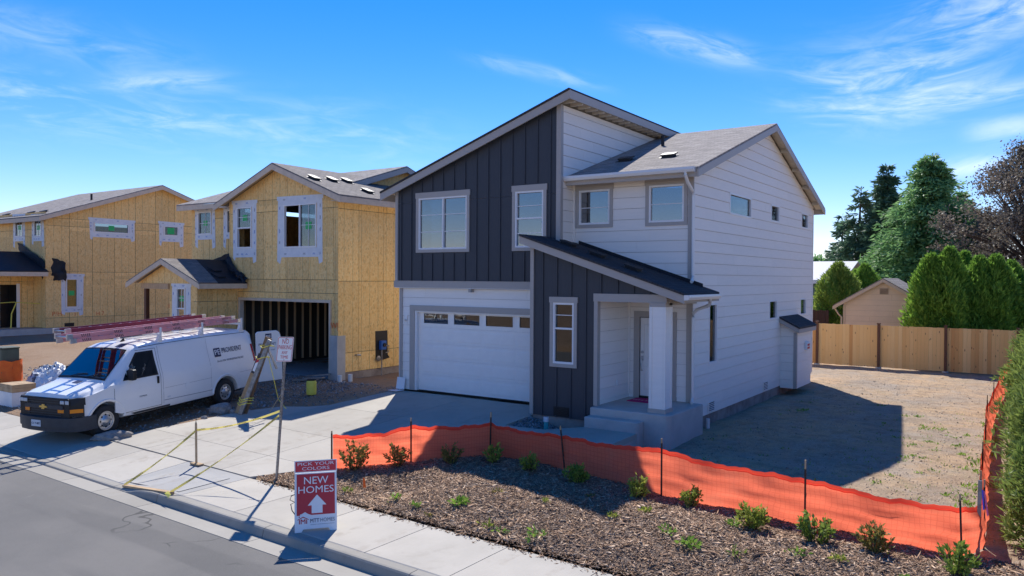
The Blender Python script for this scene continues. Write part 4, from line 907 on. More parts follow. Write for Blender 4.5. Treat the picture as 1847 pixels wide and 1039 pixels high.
# ------------------------------------------------------------------ houses under construction
def wrapped_window(parent, fr, q, fl, munt=(), split=None, openings=(), stick=None, gm='glass_clear', tails=.22, seed=0):
    """window in bare sheathing: white frame, printed flashing strips round it with ragged tails"""
    a0,a1,b0,b1 = q; f0,f1,g0,g1 = fl; r = random.Random(seed)
    g = Geo(); fw_ = .045
    for k in ((a0,a1,b0,b0+fw_),(a0,a1,b1-fw_,b1),(a0,a0+fw_,b0+fw_,b1-fw_),(a1-fw_,a1,b0+fw_,b1-fw_)): g.mbox(fr, *k, -.07, .03)
    w = mk('window', g, 'white', parent)
    t1, t2 = tails*r.uniform(.5,1.1), tails*r.uniform(.5,1.1); sk = lambda s: r.uniform(-.05,.05)*s
    strips = [[(a0-.02,b0-.01),(a0-.02,g1-.05),(f0,g1-.03),(f0+sk(1),g0-t1+.1),(f0+.16+sk(1),g0-t1)], [(a1+.02,b0-.01),(f1-.18+sk(1),g0-t2),(f1+sk(1),g0-t2+.06),(f1,g1-.02),(a1+.02,g1-.05)],
              [(a0-.01,b0+.005),(f0+.05,b0-.01),(f0+.04,g0),(f1-.05,g0),(f1-.04,b0-.01),(a1+.01,b0+.005)], [(f0-.05,g1-.1),(a0-.01,b1-.005),(a1+.01,b1-.005),(f1+.05,g1-.12),(f1+.06,g1),(f0-.06,g1+.03)]]
    for i,s in enumerate(strips):
        st = mk('flashing_strip', Geo().prism(fr, s, .002+.002*i, .004+.002*i), 'wrap_white', w)
        xs = [p[0] for p in s]; ys = [p[1] for p in s]; vert = i < 2
        for k in range(5 if vert else 4): # printed marks
            t = (k+.5)/(5 if vert else 4)
            if vert: cx = (min(xs)+max(xs))/2+(-.03 if i == 0 else .03); cy = min(ys)+.15+(max(ys)-min(ys)-.3)*t; d = (.03,.075)
            else: cx = min(xs)+.12+(max(xs)-min(xs)-.24)*t; cy = (max(ys)-.12 if i == 3 else min(ys)+.12); d = (.085,.028)
            pg = Geo()
            for j in range(3):
                o = (j-1)*.035; e = r.uniform(.4,1)
                if vert: pg.mbox(fr, cx-.012+o*.6, cx+.0+o*.6, cy-d[1]*e, cy+d[1]*e, .005+.002*i, .006+.002*i)
                else: pg.mbox(fr, cx-d[0]*e, cx+d[0]*e, cy-.011+o*.6, cy+.0+o*.6, .005+.002*i, .006+.002*i)
            if k%2 == 0 or r.random() < .4: mk('print', pg, 'wrap_print' if r.random() < .7 else 'grey_print', st)
    regions = [(a0+fw_,a1-fw_,b0+fw_,b1-fw_)]
    if split:
        ax, v = split; mk('sash', Geo().mbox(fr, *((v-.025,v+.025,b0+fw_,b1-fw_) if ax=='v' else (a0+fw_,a1-fw_,v-.025,v+.025)), -.06, .02), 'white', w)
        regions = [(a0+fw_,v-.025,b0+fw_,b1-fw_),(v+.025,a1-fw_,b0+fw_,b1-fw_)] if ax=='v' else [(a0+fw_,a1-fw_,b0+fw_,v-.025),(a0+fw_,a1-fw_,v+.025,b1-fw_)]
    for i,k in enumerate(regions):
        if i in openings: continue
        mk('pane', Geo().mbox(fr, *k, -.035, -.03), gm, w)
        if stick and (i == len(regions)-1):
            cx = (k[0]+k[1])/2; cy = (k[2]+k[3])/2; mk('sticker', Geo().mbox(fr, cx-stick, cx+stick, cy-stick*.85, cy+stick*.85, -.029, -.026), 'sticker', w)
    for ax, v, lo, hi in munt: mk('glazing_bar', Geo().mbox(fr, *((v-.009,v+.009,lo,hi) if ax=='v' else (lo,hi,v-.009,v+.009)), -.029, -.018), 'white', w)
    return w
def seams(a, b, step, off=0.):
    s = [a]; x = a+off if off else a+step
    while x < b-.15: s.append(x); x += step
    return s+[b]
def gable_fascia(parent, fr, pts, drop=.2, th=.04, m='raw_fascia'):
    for (a0,z0),(a1,z1) in zip(pts, pts[1:]): mk('rake_board', Geo().prism(fr, [(a0,z0),(a1,z1),(a1,z1-drop),(a0,z0-drop)], -th, 0), m, parent)

H2 = thing('house_under_construction', 'unfinished two-storey house clad in bare strand board with an open garage behind the van', 'house', (-17, 5, -.1))
frA = frame((0,.5,0), (1,0,0), (0,-1,0)); frAr = frame((-12.35,0,0), (0,1,0), (1,0,0)); frAw = frame((0,1.18,0), (1,0,0), (0,-1,0))
gab = lambda x: 7.42-.385*abs(x+15.3)                  # garage gable
w = part(H2, 'front_wall'); hA = [(-17.78,-16.91,4.45,5.97),(-15.11,-13.41,4.42,5.94),(-17.62,-12.72,-.2,2.58)]
poly = [(-18.25,3.30),(-12.35,3.30),(-12.35,gab(-12.35)-.1),(-15.3,gab(-15.3)-.1),(-18.25,gab(-18.25)-.1)]
osb_wall(w, frA, poly, hA, seams(-18.25,-12.35,1.22,.8), [3.30,5.74,6.16,7.6])
osb_wall(w, frame((0,.53,0),(1,0,0),(0,-1,0)), [(-18.25,-.05),(-12.35,-.05),(-12.35,3.30),(-18.25,3.30)], hA, seams(-18.25,-12.35,1.22,.8), [-.05,.4,2.84,3.30])
mk('light_stop_sheet', Geo().box(-18.2,-17.65,.56,.6,-.1,3.3), 'interior_dark', w)
sheet_wall(w, frame((0,.54,0),(1,0,0),(0,-1,0)), [(-18.2,2.62),(-12.4,2.62),(-12.4,6.1),(-15.3,7.3),(-18.2,6.1)], hA, 'interior_dark', 'light_stop_sheet')  # sheet added behind the panels to keep sun from leaking inside
for q in ((-17.66,-17.56,-.05,2.62),(-12.77,-12.69,-.05,2.62),(-17.559,-12.771,2.52,2.62)): mk('opening_frame', Geo().mbox(frA, *q, -.14, .03), 'raw_fascia', w)
mk('stem_wall', Geo().box(-12.70,-12.33,.455,.82,-.35,1.42), 'porch_concrete', w)
wrapped_window(H2, frA, hA[0], (-18.03,-16.64,4.11,6.21), split=('h',5.20), openings=(0,), stick=.13, munt=[('h',5.6,-17.73,-16.96)], seed=1)
wrapped_window(H2, frA, hA[1], (-15.43,-13.13,4.09,6.22), split=('v',-14.28), openings=(0,), stick=.15, munt=[('v',-13.85,4.47,5.9),('h',5.2,-14.25,-13.46)], seed=2)
lettering(w, frA, -12.55, 1.75, .004, '|W|', .3, 'spray_orange')
w = part(H2, 'side_wall')
osb_wall(w, frAr, [(.5,.16),(11,.16),(11,6.1),(.5,6.1)], [], seams(.5,11,1.22,.95), [.16,.82,3.26,5.70,6.12])
sheet_wall(w, frame((-12.4,0,0),(0,1,0),(1,0,0)), [(.6,.16),(11,.16),(11,6.1),(.6,6.1)], [], 'interior_dark', 'light_stop_sheet')
mk('foundation', Geo().box(-12.6,-12.36,.83,11,-.5,.155), 'foundation', w)
ub = mk('meter_backing', Geo().prism(frAr, [(2.26,1.49),(2.86,1.49),(2.88,.62),(2.98,.50),(2.62,.44),(2.28,.50)], .002, .02), 'black', H2)
mk('meter_box', Geo().mbox(frAr, 2.42, 2.68, .82, 1.14, .02, .16), 'blue_box', ub, bevel=.015)
mk('meter_dial', Geo().tube([frAr(2.55,.99,.16), frAr(2.55,.99,.20)], .07, 12), 'black', ub)
mk('gas_pipe', Geo().tube([frAr(2.50,.82,.09), frAr(2.50,.30,.09), frAr(2.46,-.15,.12)], .022, 8), 'galv', ub)
mk('pipe_fittings', Geo().tube([frAr(2.72,.95,.09), frAr(2.86,.95,.09), frAr(2.86,.72,.09), frAr(2.70,.70,.09)], .02, 8), 'galv', ub)
mk('regulator', Geo().lathe([(.05,0),(.10,.02),(.10,.05),(.05,.07)], frame(frAr(2.34,.52,.05),(0,1,0),(1,0,0)), 14), 'galv', ub)
mk('tap_stub', Geo().tube([frAr(1.30,.72,.0), frAr(1.30,.72,.10), frAr(1.42,.72,.14)], .035, 10), 'metal', w)
# left wing of the upper floor
w = part(H2, 'wing_wall'); hv = [(-21.25,-20.35,5.08,6.0),(-19.35,-18.72,5.08,6.0)]
osb_wall(w, frAw, [(-21.7,2.9),(-18.25,2.9),(-18.25,6.3),(-21.7,6.3)], hv, seams(-21.7,-18.25,1.22), [2.9,3.3,5.7,6.3])
sheet_wall(w, frame((0,1.22,0),(1,0,0),(0,-1,0)), [(-21.6,.1),(-18.3,.1),(-18.3,6.2),(-21.6,6.2)], hv, 'interior_dark', 'light_stop_sheet')
for i,q in enumerate(hv): wrapped_window(H2, frAw, q, (q[0]-.22,q[1]+.22,q[2]-.2,q[3]+.18), munt=[('v',(q[0]+q[1])/2,q[2]+.04,q[3]-.04),('h',5.54,q[0]+.04,q[1]-.04)], stick=.12, seed=5+i, tails=.4)
osb_wall(w, frame((-18.25,0,0),(0,1,0),(-1,0,0)), [(.5,3.0),(1.18,3.0),(1.18,6.2),(.5,6.2)], [], [.5,1.18], [3.0,5.44,6.2])
mk('left_wall', Geo().box(-21.72,-21.66,1.2,11,-.2,6.2), 'osb', H2); mk('rear_wall', Geo().box(-21.7,-12.4,10.95,11,-.2,6.2), 'osb', H2)
# open garage: studs in front of the dark sheathing
gi = part(H2, 'garage_interior')
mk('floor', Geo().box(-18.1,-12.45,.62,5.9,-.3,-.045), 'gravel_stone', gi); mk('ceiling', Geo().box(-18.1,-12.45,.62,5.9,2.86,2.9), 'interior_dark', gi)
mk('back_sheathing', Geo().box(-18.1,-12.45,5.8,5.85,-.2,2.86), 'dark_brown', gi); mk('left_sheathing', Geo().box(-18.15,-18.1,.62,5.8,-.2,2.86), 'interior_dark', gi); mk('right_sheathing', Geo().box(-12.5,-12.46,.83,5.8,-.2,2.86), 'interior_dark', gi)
for i in range(14): piece('stud', 'wood_frame', gi, -17.95+.406*i, -17.91+.406*i, 5.70, 5.795, .55, 2.80)
for i in range(12): piece('stud', 'wood_frame', gi, -18.095, -18.0, 1.0+.406*i, 1.04+.406*i, .05, 2.80); piece('stud', 'wood_frame', gi, -12.60, -12.505, 1.0+.406*i, 1.04+.406*i, .05, 2.80)
piece('bottom_plate', 'wood_frame', gi, -18.05, -12.62, 5.69, 5.79, .50, .548); piece('top_plate', 'wood_frame', gi, -18.05, -12.62, 5.69, 5.79, 2.802, 2.85)
piece('stem_wall', 'foundation', gi, -18.05, -12.62, 5.60, 5.78, -.2, .498)
for i in range(13): piece('joist', 'wood_frame', gi, -18.0, -12.5, .8+.406*i, .84+.406*i, 2.64, 2.858)
# roofs
rf = part(H2, 'roof')
slab_roof(rf, 'right_slope', [(-15.3,.12,7.42),(-11.92,.12,gab(-11.92)),(-11.92,11.3,gab(-11.92)),(-15.3,11.3,7.42)], .05, 'shingle_x_light')
slab_roof(rf, 'left_slope', [(-15.3,.12,7.42),(-18.68,.12,gab(-18.68)),(-18.68,5.0,gab(-18.68)),(-15.3,5.0,7.42)], .05, 'shingle_x_light')
gable_fascia(rf, frame((0,.11,0),(1,0,0),(0,-1,0)), [(-18.72,gab(-18.72)-.05),(-15.3,7.37)]); gable_fascia(rf, frame((0,.11,0),(1,0,0),(0,-1,0)), [(-15.299,7.37),(-11.88,gab(-11.88)-.05)])
mk('eave_fascia', Geo().box(-11.95,-11.91,.16,11.3,gab(-11.92)-.25,gab(-11.92)-.055), 'raw_fascia', rf); mk('eave_soffit', Geo().box(-12.35,-11.955,.16,11.2,gab(-11.92)-.20,gab(-11.92)-.18), 'raw_fascia', rf)
mk('rake_soffit', Geo().prism(frame((0,.14,0),(1,0,0),(0,1,0)), [(-18.6,gab(-18.6)-.06),(-15.3,7.36),(-12,gab(-12)-.06),(-12,gab(-12)-.075),(-15.3,7.345),(-18.6,gab(-18.6)-.075)], 0, .36), 'plywood_edge', rf)
mz = lambda y: 6.30+.32*(y-.75) if y < 5.6 else 6.30+.32*(10.45-y)
slab_roof(rf, 'main_front_slope', [(-22.1,.75,mz(.75)),(-13.9,.75,mz(.75)),(-13.9,5.6,mz(5.6)),(-22.1,5.6,mz(5.6))], .05, 'shingle_y')
slab_roof(rf, 'main_rear_slope', [(-22.1,5.6,mz(5.6)),(-13.9,5.6,mz(5.6)),(-13.9,11.2,mz(11.2)),(-22.1,11.2,mz(11.2))], .05, 'shingle_y')
frG2 = frame((-13.88,0,0),(0,1,0),(1,0,0)); gable_fascia(rf, frG2, [(.75,mz(.75)-.05),(5.6,mz(5.6)-.05)], m='trim'); gable_fascia(rf, frG2, [(11.2,mz(11.2)-.05),(5.601,mz(5.6)-.05)], m='trim')
osb_wall(rf, frame((-14.25,0,0),(0,1,0),(1,0,0)), [(1.2,6.2),(11,6.2),(11,mz(11)-.1),(5.6,mz(5.6)-.1),(1.2,mz(1.2)-.1)], [], seams(1.2,11,1.22), [6.2,8.2])
mk('eave_fascia', Geo().box(-22.1,-18.3,.75,.79,mz(.75)-.25,mz(.75)-.055), 'raw_fascia', rf); mk('eave_soffit', Geo().box(-22.0,-18.3,.80,1.17,mz(.75)-.2,mz(.75)-.18), 'plywood_edge', rf)
for x,y in ((-13.6,.55),(-13.75,1.5),(-13.9,2.35),(-12.7,2.2)): roof_vent(rf, x, y, gab(x), 0, 1.28)
roof_vent(rf, -19.4, 2.0, mz(2.0), 1, 0)
mk('roof_vent', Geo().box(-18.95,-18.65,1.3,1.6,6.5,6.68), 'black', rf)
# portico
pt = part(H2, 'portico'); pg = lambda x: 4.05-.375*abs(x+19.47)
frO = frame((0,-1.2,0),(1,0,0),(0,-1,0)); hO = [(-18.97,-18.43,1.35,2.97)]
osb_wall(pt, frO, [(-19.42,.05),(-17.7,.05),(-17.7,3.12),(-19.42,3.12)], hO, [-19.42,-18.2,-17.7], [.05,2.49,3.12])
osb_wall(pt, frame((0,-1.22,0),(1,0,0),(0,-1,0)), [(-21.5,3.125),(-17.45,3.125),(-19.47,pg(-19.47)-.12)], [], [-21.5,-17.4], [3.125,4.1])
osb_wall(pt, frame((-17.7,0,0),(0,1,0),(1,0,0)), [(-1.2,.05),(.5,.05),(.5,3.1),(-1.2,3.1)], [], [-1.2,-.6,.5], [.05,2.49,3.1])
wrapped_window(pt, frO, hO[0], (-19.25,-18.10,1.0,3.14), split=('h',2.22), openings=(0,), stick=.12, munt=[('v',-18.70,2.25,2.92),('h',2.6,-18.92,-18.48)], seed=9)
mk('post', Geo().box(-21.05,-20.91,-1.24,-1.10,.05,3.1), 'brown_post', pt); mk('beam', Geo().box(-21.2,-19.43,-1.26,-1.10,2.92,3.12), 'wood_frame', pt)
mk('porch_floor', Geo().box(-21.6,-17.72,-1.3,1.2,-.4,.045), 'porch_concrete', pt)
slab_roof(pt, 'shingled_slope', [(-19.47,-1.52,4.05),(-17.15,-1.52,pg(-17.15)),(-17.15,-.75,pg(-17.15)),(-19.47,-.1,4.05)], .04, 'shingle_x_light')
fs = slab_roof(pt, 'felt_slope', [(-19.47,-.098,4.045),(-17.15,-.748,pg(-17.15)-.004),(-17.15,.49,pg(-17.15)-.004),(-18.24,.49,pg(-18.24)-.004),(-18.24,1.17,pg(-18.24)-.004),(-19.47,1.17,4.045)], .04, 'felt')
slab_roof(pt, 'left_slope', [(-19.47,-1.52,4.05),(-21.8,-1.52,pg(-21.8)),(-21.8,1.17,pg(-21.8)),(-19.47,1.17,4.05)], .04, 'shingle_x_light')
gable_fascia(pt, frame((0,-1.53,0),(1,0,0),(0,-1,0)), [(-21.84,pg(-21.84)-.04),(-19.47,4.01)], .18); gable_fascia(pt, frame((0,-1.53,0),(1,0,0),(0,-1,0)), [(-19.469,4.01),(-17.11,pg(-17.11)-.04)], .18)
mk('eave_fascia', Geo().box(-17.19,-17.15,-1.485,.49,pg(-17.15)-.22,pg(-17.15)-.045), 'raw_fascia', pt)
mk('soffit', Geo().prism(frame((0,-1.49,0),(1,0,0),(0,1,0)), [(-21.7,pg(-21.7)-.05),(-19.47,3.99),(-17.2,pg(-17.2)-.05),(-17.2,pg(-17.2)-.065),(-19.47,3.975),(-21.7,pg(-21.7)-.065)], 0, .28), 'plywood_edge', pt)
for x,y in ((-18.35,-.05),(-17.75,-.3)): mk('felt_flap', Geo().prism(lambda a,b,c=0.: V(x+a,y+b,pg(x+a)+c), [(-.18,-.2),(.2,-.14),(.16,.18),(-.12,.14)], .012, .05), 'felt', fs)
def rumpled(name, nu, nv, fn, m, parent, amp=.03, seed=0):
    r = random.Random(seed); vs_ = []
    for j in range(nv+1):
        for i in range(nu+1):
            p = fn(i/nu, j/nv); vs_.append((p[0]+r.uniform(-amp,amp), p[1]+r.uniform(-amp,amp), p[2]+r.uniform(-amp,amp)))
    q = [(j*(nu+1)+i, j*(nu+1)+i+1, (j+1)*(nu+1)+i+1, (j+1)*(nu+1)+i) for j in range(nv) for i in range(nu)]
    return mk(name, Geo().add(vs_, q), m, parent, smooth=30)
rumpled('felt_upstand', 10, 5, lambda u,v: (-20.4+2.1*u, 1.12-.05*v, 3.75+min(.5,.18+.5*u)*v*1.15), 'felt', fs, .02, 1)
rumpled('felt_flap', 8, 6, lambda u,v: (-18.15+.75*u, .42-.10*math.sin(v*3), pg(-18.15+.75*u)+.02+.62*v*(1-u*.75)), 'felt', fs, .035, 2)
rumpled('felt_flap', 6, 5, lambda u,v: (-17.55+.45*u, .30+.16*v, pg(-17.4)-.02+.12*math.sin(u*5)+.20*v), 'felt', fs, .04, 3)

# ------------------------------------------------------------------ the third house
H3 = thing('house_under_construction', 'far-left strand board house with a high slot window and concrete porch slab', 'house', (-40, 6, .1))
fr3 = frame((-36,0,0),(0,1,0),(1,0,0)); fr3f = frame((0,2.04,0),(1,0,0),(0,-1,0)); g3 = lambda y: 8.75-.335*abs(y-8.37)
w = part(H3, 'side_wall'); h3 = [(4.58,6.53,5.79,6.33),(8.69,9.60,5.81,6.38),(3.08,3.68,1.68,3.22),(10.55,11.0,2.9,3.4)]
osb_wall(w, fr3, [(2.04,.63),(14.7,.63),(14.7,g3(14.7)-.1),(8.37,g3(8.37)-.1),(2.04,g3(2.04)-.1)], h3, seams(2.04,14.7,1.22), [.63,1.15,3.59,6.03,6.44,8.9])
sheet_wall(w, frame((-36.06,0,0),(0,1,0),(1,0,0)), [(2.1,.63),(14.7,.63),(14.7,6.5),(8.37,8.5),(2.1,6.5)], h3, 'interior_dark', 'light_stop_sheet')  # unseen dark sheet, added to stop light through the panel gaps
mk('foundation', Geo().box(-36.3,-36.01,2.04,14.7,-.3,.625), 'porch_concrete', w)
mk('crawl_opening', Geo().mbox(fr3, 3.0, 3.5, .66, .85, .0, .01), 'black', w)
wrapped_window(H3, fr3, h3[0], (4.31,6.87,5.53,6.57), stick=.16, seed=11, gm='glass_clear')
wrapped_window(H3, fr3, h3[1], (8.37,9.95,5.45,6.62), stick=.22, seed=12, tails=.35)
wrapped_window(H3, fr3, h3[2], (2.83,4.0,1.42,3.48), stick=.15, seed=13)
wrapped_window(H3, fr3, h3[3], (10.1,11.15,2.7,3.6), seed=14)
lettering(w, fr3, 2.62, 1.35, .004, 'P/H', .34, 'spray_orange'); lettering(w, fr3, 3.55, 1.28, .004, 'I', .3, 'spray_orange'); lettering(w, fr3, 4.9, 1.3, .004, 'H 7', .3, 'spray_orange'); lettering(w, fr3, 9.2, 1.6, .004, 'H1', .4, 'spray_orange')
w = part(H3, 'front_wall'); h3f = [(-39.40,-38.50,5.50,6.47),(-37.23,-36.40,5.46,6.38)]
osb_wall(w, fr3f, [(-45,.63),(-36,.63),(-36,6.75),(-45,6.75)], h3f, seams(-45,-36,1.22), [.63,3.4,5.84,6.75])
sheet_wall(w, frame((0,2.1,0),(1,0,0),(0,-1,0)), [(-45,.63),(-36.06,.63),(-36.06,6.7),(-45,6.7)], h3f, 'interior_dark', 'light_stop_sheet')
for i,q in enumerate(h3f): wrapped_window(H3, fr3f, q, (q[0]-.25,q[1]+.25,q[2]-.25,q[3]+.25), munt=[('v',(q[0]+q[1])/2,q[2]+.04,q[3]-.04)], stick=.14, seed=20+i, gm='glass', tails=.35)
mk('left_wall', Geo().box(-45.05,-45,2.1,14.7,-.2,6.7), 'osb', H3); mk('rear_wall', Geo().box(-45,-36.1,14.65,14.7,-.2,6.7), 'osb', H3)
rf = part(H3, 'roof')
slab_roof(rf, 'front_slope', [(-45.4,1.62,g3(1.62)),(-35.62,1.62,g3(1.62)),(-35.62,8.37,8.75),(-45.4,8.37,8.75)], .05, 'shingle_y')
slab_roof(rf, 'rear_slope', [(-45.4,15.1,g3(15.1)),(-35.62,15.1,g3(15.1)),(-35.62,8.37,8.75),(-45.4,8.37,8.75)], .05, 'shingle_y')
frG3 = frame((-35.6,0,0),(0,1,0),(1,0,0)); gable_fascia(rf, frG3, [(1.58,g3(1.58)-.05),(8.37,8.70)], .22); gable_fascia(rf, frG3, [(15.1,g3(15.1)-.05),(8.371,8.70)], .22)
mk('eave_fascia', Geo().box(-45.4,-35.66,1.58,1.62,g3(1.6)-.27,g3(1.6)-.055), 'raw_fascia', rf); mk('eave_soffit', Geo().box(-45.3,-35.7,1.63,2.03,g3(1.6)-.2,g3(1.6)-.18), 'plywood_edge', rf)
for x in (-41.6,-38.6,-37.2): roof_vent(rf, x, 2.5, g3(2.5), 1, 0)
mk('vent_pipe', Geo().tube([(-37.5,5.2,g3(5.2)-.05),(-37.5,5.2,g3(5.2)+.35)], .06, 8), 'black', rf)
pt = part(H3, 'portico'); e3 = lambda x: 3.62+.34*(-35.6-x)
mk('porch_slab', Geo().box(-40,-35.95,-2.2,2.03,-.4,.62), 'porch_concrete', pt)
fr3d = frame((-37.3,0,0),(0,1,0),(1,0,0)); hd3 = [(.35,1.25,.65,2.9)]
osb_wall(pt, fr3d, [(-2.2,.63),(2.03,.63),(2.03,3.5),(-2.2,3.5)], hd3, seams(-2.2,2.03,1.22), [.63,3.07,3.5])
mk('door_frame', Geo().mbox(fr3d, .20, .40, .64, 2.95, .0, .05), 'wrap_white', pt); mk('door_frame', Geo().mbox(fr3d, 1.20, 1.35, .64, 2.95, .0, .05), 'white', pt)
mk('dark_opening', Geo().mbox(fr3d, .40, 1.20, .64, 2.9, -.9, -.8), 'black', pt)
mk('dryer_box', Geo().mbox(fr3d, -1.1, -.6, .85, 1.45, .0, .1), 'black', pt); mk('dryer_vent', Geo().mbox(fr3d, -.97, -.73, 1.05, 1.3, .1, .13), 'white', pt)
mk('light_stop_sheet', Geo().box(-38.6,-38.5,-2.2,2.03,.6,3.6), 'interior_dark', pt)
pr3 = slab_roof(pt, 'porch_roof', [(-35.6,-2.6,3.62),(-38.7,-2.6,e3(-38.7)),(-38.7,2.03,e3(-38.7)),(-35.6,2.03,3.62)], .05, 'felt')
mk('eave_fascia', Geo().box(-35.63,-35.59,-2.6,2.0,3.35,3.565), 'raw_fascia', pr3); mk('porch_soffit', Geo().box(-37.3,-35.64,-2.5,2.0,3.40,3.42), 'plywood_edge', pr3)
rumpled('felt_flap', 8, 6, lambda u,v: (-36.3+.9*u, 2.0+.35*math.sin(u*2)+.5*u, 3.15+v*1.25*(1-.3*u)), 'felt', pr3, .06, 5); rumpled('felt_upstand', 12, 4, lambda u,v: (-38.9+3.0*u, 1.98-.05*v, e3(-38.9+3.0*u)+.02+.45*v), 'felt', pr3, .03, 6)
mk('barrier_tape', Geo().tube([(-36.5,2.0,1.9),(-36.2,.6,2.02),(-36.2,-1.0,1.95),(-36.3,-2.2,2.05)], .018, 4), 'yellow', pt); mk('barrier_tape', Geo().tube([(-36.8,1.0,2.0),(-36.9,.8,1.4),(-36.85,.75,.65)], .03, 4), 'yellow', pt)

# ------------------------------------------------------------------ the van (local axes: x forward, y left, z up; origin on the ground between the axles)
pF, pR = V(-11.10,-7.93,-.40), V(-11.95,-4.12,-.25)      # left wheels on the ground
fwd = (pF-pR).normalized(); side = V(0,0,1).cross(fwd).normalized(); upv = fwd.cross(side)
org = (pF+pR)/2-side*.96
van = thing('van', 'white cargo van with ladders on its roof and one rear door swung open', 'van', org, world=False)
van.rotation_euler = Matrix((fwd, side, upv)).transposed().to_euler()
NOSE = 2.87
ST = [ # s from the nose, bottom z, top z, half width, top half width
 (.10,.42,1.00,.70,.62),(.16,.42,1.09,.80,.72),(.36,.42,1.13,.955,.82),(.55,.40,1.16,.995,.84),(.98,.36,1.25,1.0,.84),(1.02,.36,1.28,1.0,.84),(1.80,.34,1.955,1.0,.735),(2.05,.34,2.03,1.0,.74),(2.6,.34,2.075,1.0,.75),(4.4,.34,2.09,1.0,.75),(5.7,.36,2.075,1.0,.74),(6.05,.40,2.02,.985,.72),(6.16,.46,1.96,.95,.70)]
def stp(s):
    for a, b in zip(ST, ST[1:]):
        if a[0] <= s <= b[0]:
            t = (s-a[0])/(b[0]-a[0]); return [a[i]+(b[i]-a[i])*t for i in range(5)]
    return list(ST[0] if s < ST[0][0] else ST[-1])
def half(s):
    _, zb_, zt, w_, wt = stp(s); zm = min(1.18, zt-.10)
    return [(0,zb_),(w_*.9,zb_),(w_*.975,zb_+.03),(w_*.995,zb_+.12),(w_,.78),(w_*.998,.80),(w_*.992,zm),(w_+(wt-w_)*.55,zm+(zt-.14-zm)*.6),(wt+.045,zt-.11),(wt+.01,zt-.055),(wt-.05,zt-.018),(wt-.16,zt),(0,zt+.02)]
def side_y(s, z):
    h = half(s)
    for (y0,z0),(y1,z1) in zip(h[2:], h[3:]):
        if z0 <= z <= z1+1e-6: return y0+(y1-y0)*(z-z0)/max(1e-6,z1-z0)
    return h[-3][0]
g = Geo(); SS = sorted(set([a[0] for a in ST]+[.7,1.3,1.55,3.2,3.8,5.0,5.4])); n = 0
rings = []
for s in SS:
    h = half(s); ring = [(NOSE-s,y,z) for y,z in h]+[(NOSE-s,-y,z) for y,z in h[-2:0:-1]]; rings.append(len(g.v)); g.v += ring; n = len(ring)
for a, b in zip(rings, rings[1:]):
    for i in range(n): g.f.append((a+i, a+(i+1)%n, b+(i+1)%n, b+i))
g.f.append(tuple(rings[0]+i for i in range(n))[::-1]); g.f.append(tuple(rings[-1]+i for i in range(n)))
body = mk('body', g, 'van_white', van, smooth=32)
AX = (.90, 4.84)                                          # axle stations
cut = Geo()
for s in AX:
    for sgn in (1,-1): cut.tube([(NOSE-s,sgn*.66,.36),(NOSE-s,sgn*1.2,.36)], .47, 28)
co = mk('cutter', cut, 'black', None); bo = body.modifiers.new('b', 'BOOLEAN'); bo.object = co; bo.operation = 'DIFFERENCE'; bo.solver = 'EXACT'
co.parent = van
bpy.context.view_layer.update(); dg = bpy.context.evaluated_depsgraph_get(); nm = bpy.data.meshes.new_from_object(body.evaluated_get(dg)); body.modifiers.clear(); body.data = nm
nm.polygons.foreach_set('use_smooth', [True]*len(nm.polygons)); nm.set_sharp_from_angle(angle=R(32)); nm.materials.clear(); nm.materials.append(MATS['van_white'])
bpy.data.objects.remove(co)
def arch(s, sgn):
    gg = Geo(); m_ = 20; 
    for k in range(m_+1):
        a = math.pi*(.03+.94*k/m_)
        for r_, dy in ((.47,.004),(.52,.022),(.535,.0)):
            x = NOSE-s+r_*math.cos(a); z = .36+r_*math.sin(a); gg.v.append((x, sgn*(side_y(NOSE-x,max(.5,min(z,1.0)))+dy), z))
    for k in range(m_):
        for j in range(2): i = k*3+j; gg.f.append((i,i+1,i+4,i+3))
    mk('arch_lip', gg, 'van_white', body, smooth=60)
for s in AX:
    for sgn in (1,-1):
        arch(s, sgn); yo = sgn*.985; fy = frame((NOSE-s, yo-sgn*.24, .375), (1,0,0), (0,sgn,0))
        wh = mk('wheel', Geo().lathe([(.20,.03),(.30,.0),(.355,.015),(.375,.05),(.375,.19),(.355,.225),(.31,.24),(.235,.235),(.225,.20)], fy, 32), 'black_rubber', van, smooth=40)
        rm = mk('rim', Geo().lathe([(.228,.202),(.222,.222),(.20,.222),(.185,.195),(.165,.20),(.10,.215),(.085,.23),(.06,.245),(.0,.245)], fy, 32), 'aluminium', wh, smooth=40)
        for k in range(8):
            a = 2*math.pi*k/8; mk('vent_hole', Geo().lathe([(.026,.204),(.022,.2085),(.0,.2085)], frame(fy(.14*math.cos(a),.14*math.sin(a),0),(1,0,0),(0,sgn,0)), 10), 'black', rm)
            b = a+math.pi/8; mk('lug_nut', Geo().lathe([(.012,.22),(.012,.245),(.0,.247)], frame(fy(.085*math.cos(b),.085*math.sin(b),0),(1,0,0),(0,sgn,0)), 6), 'metal', rm)
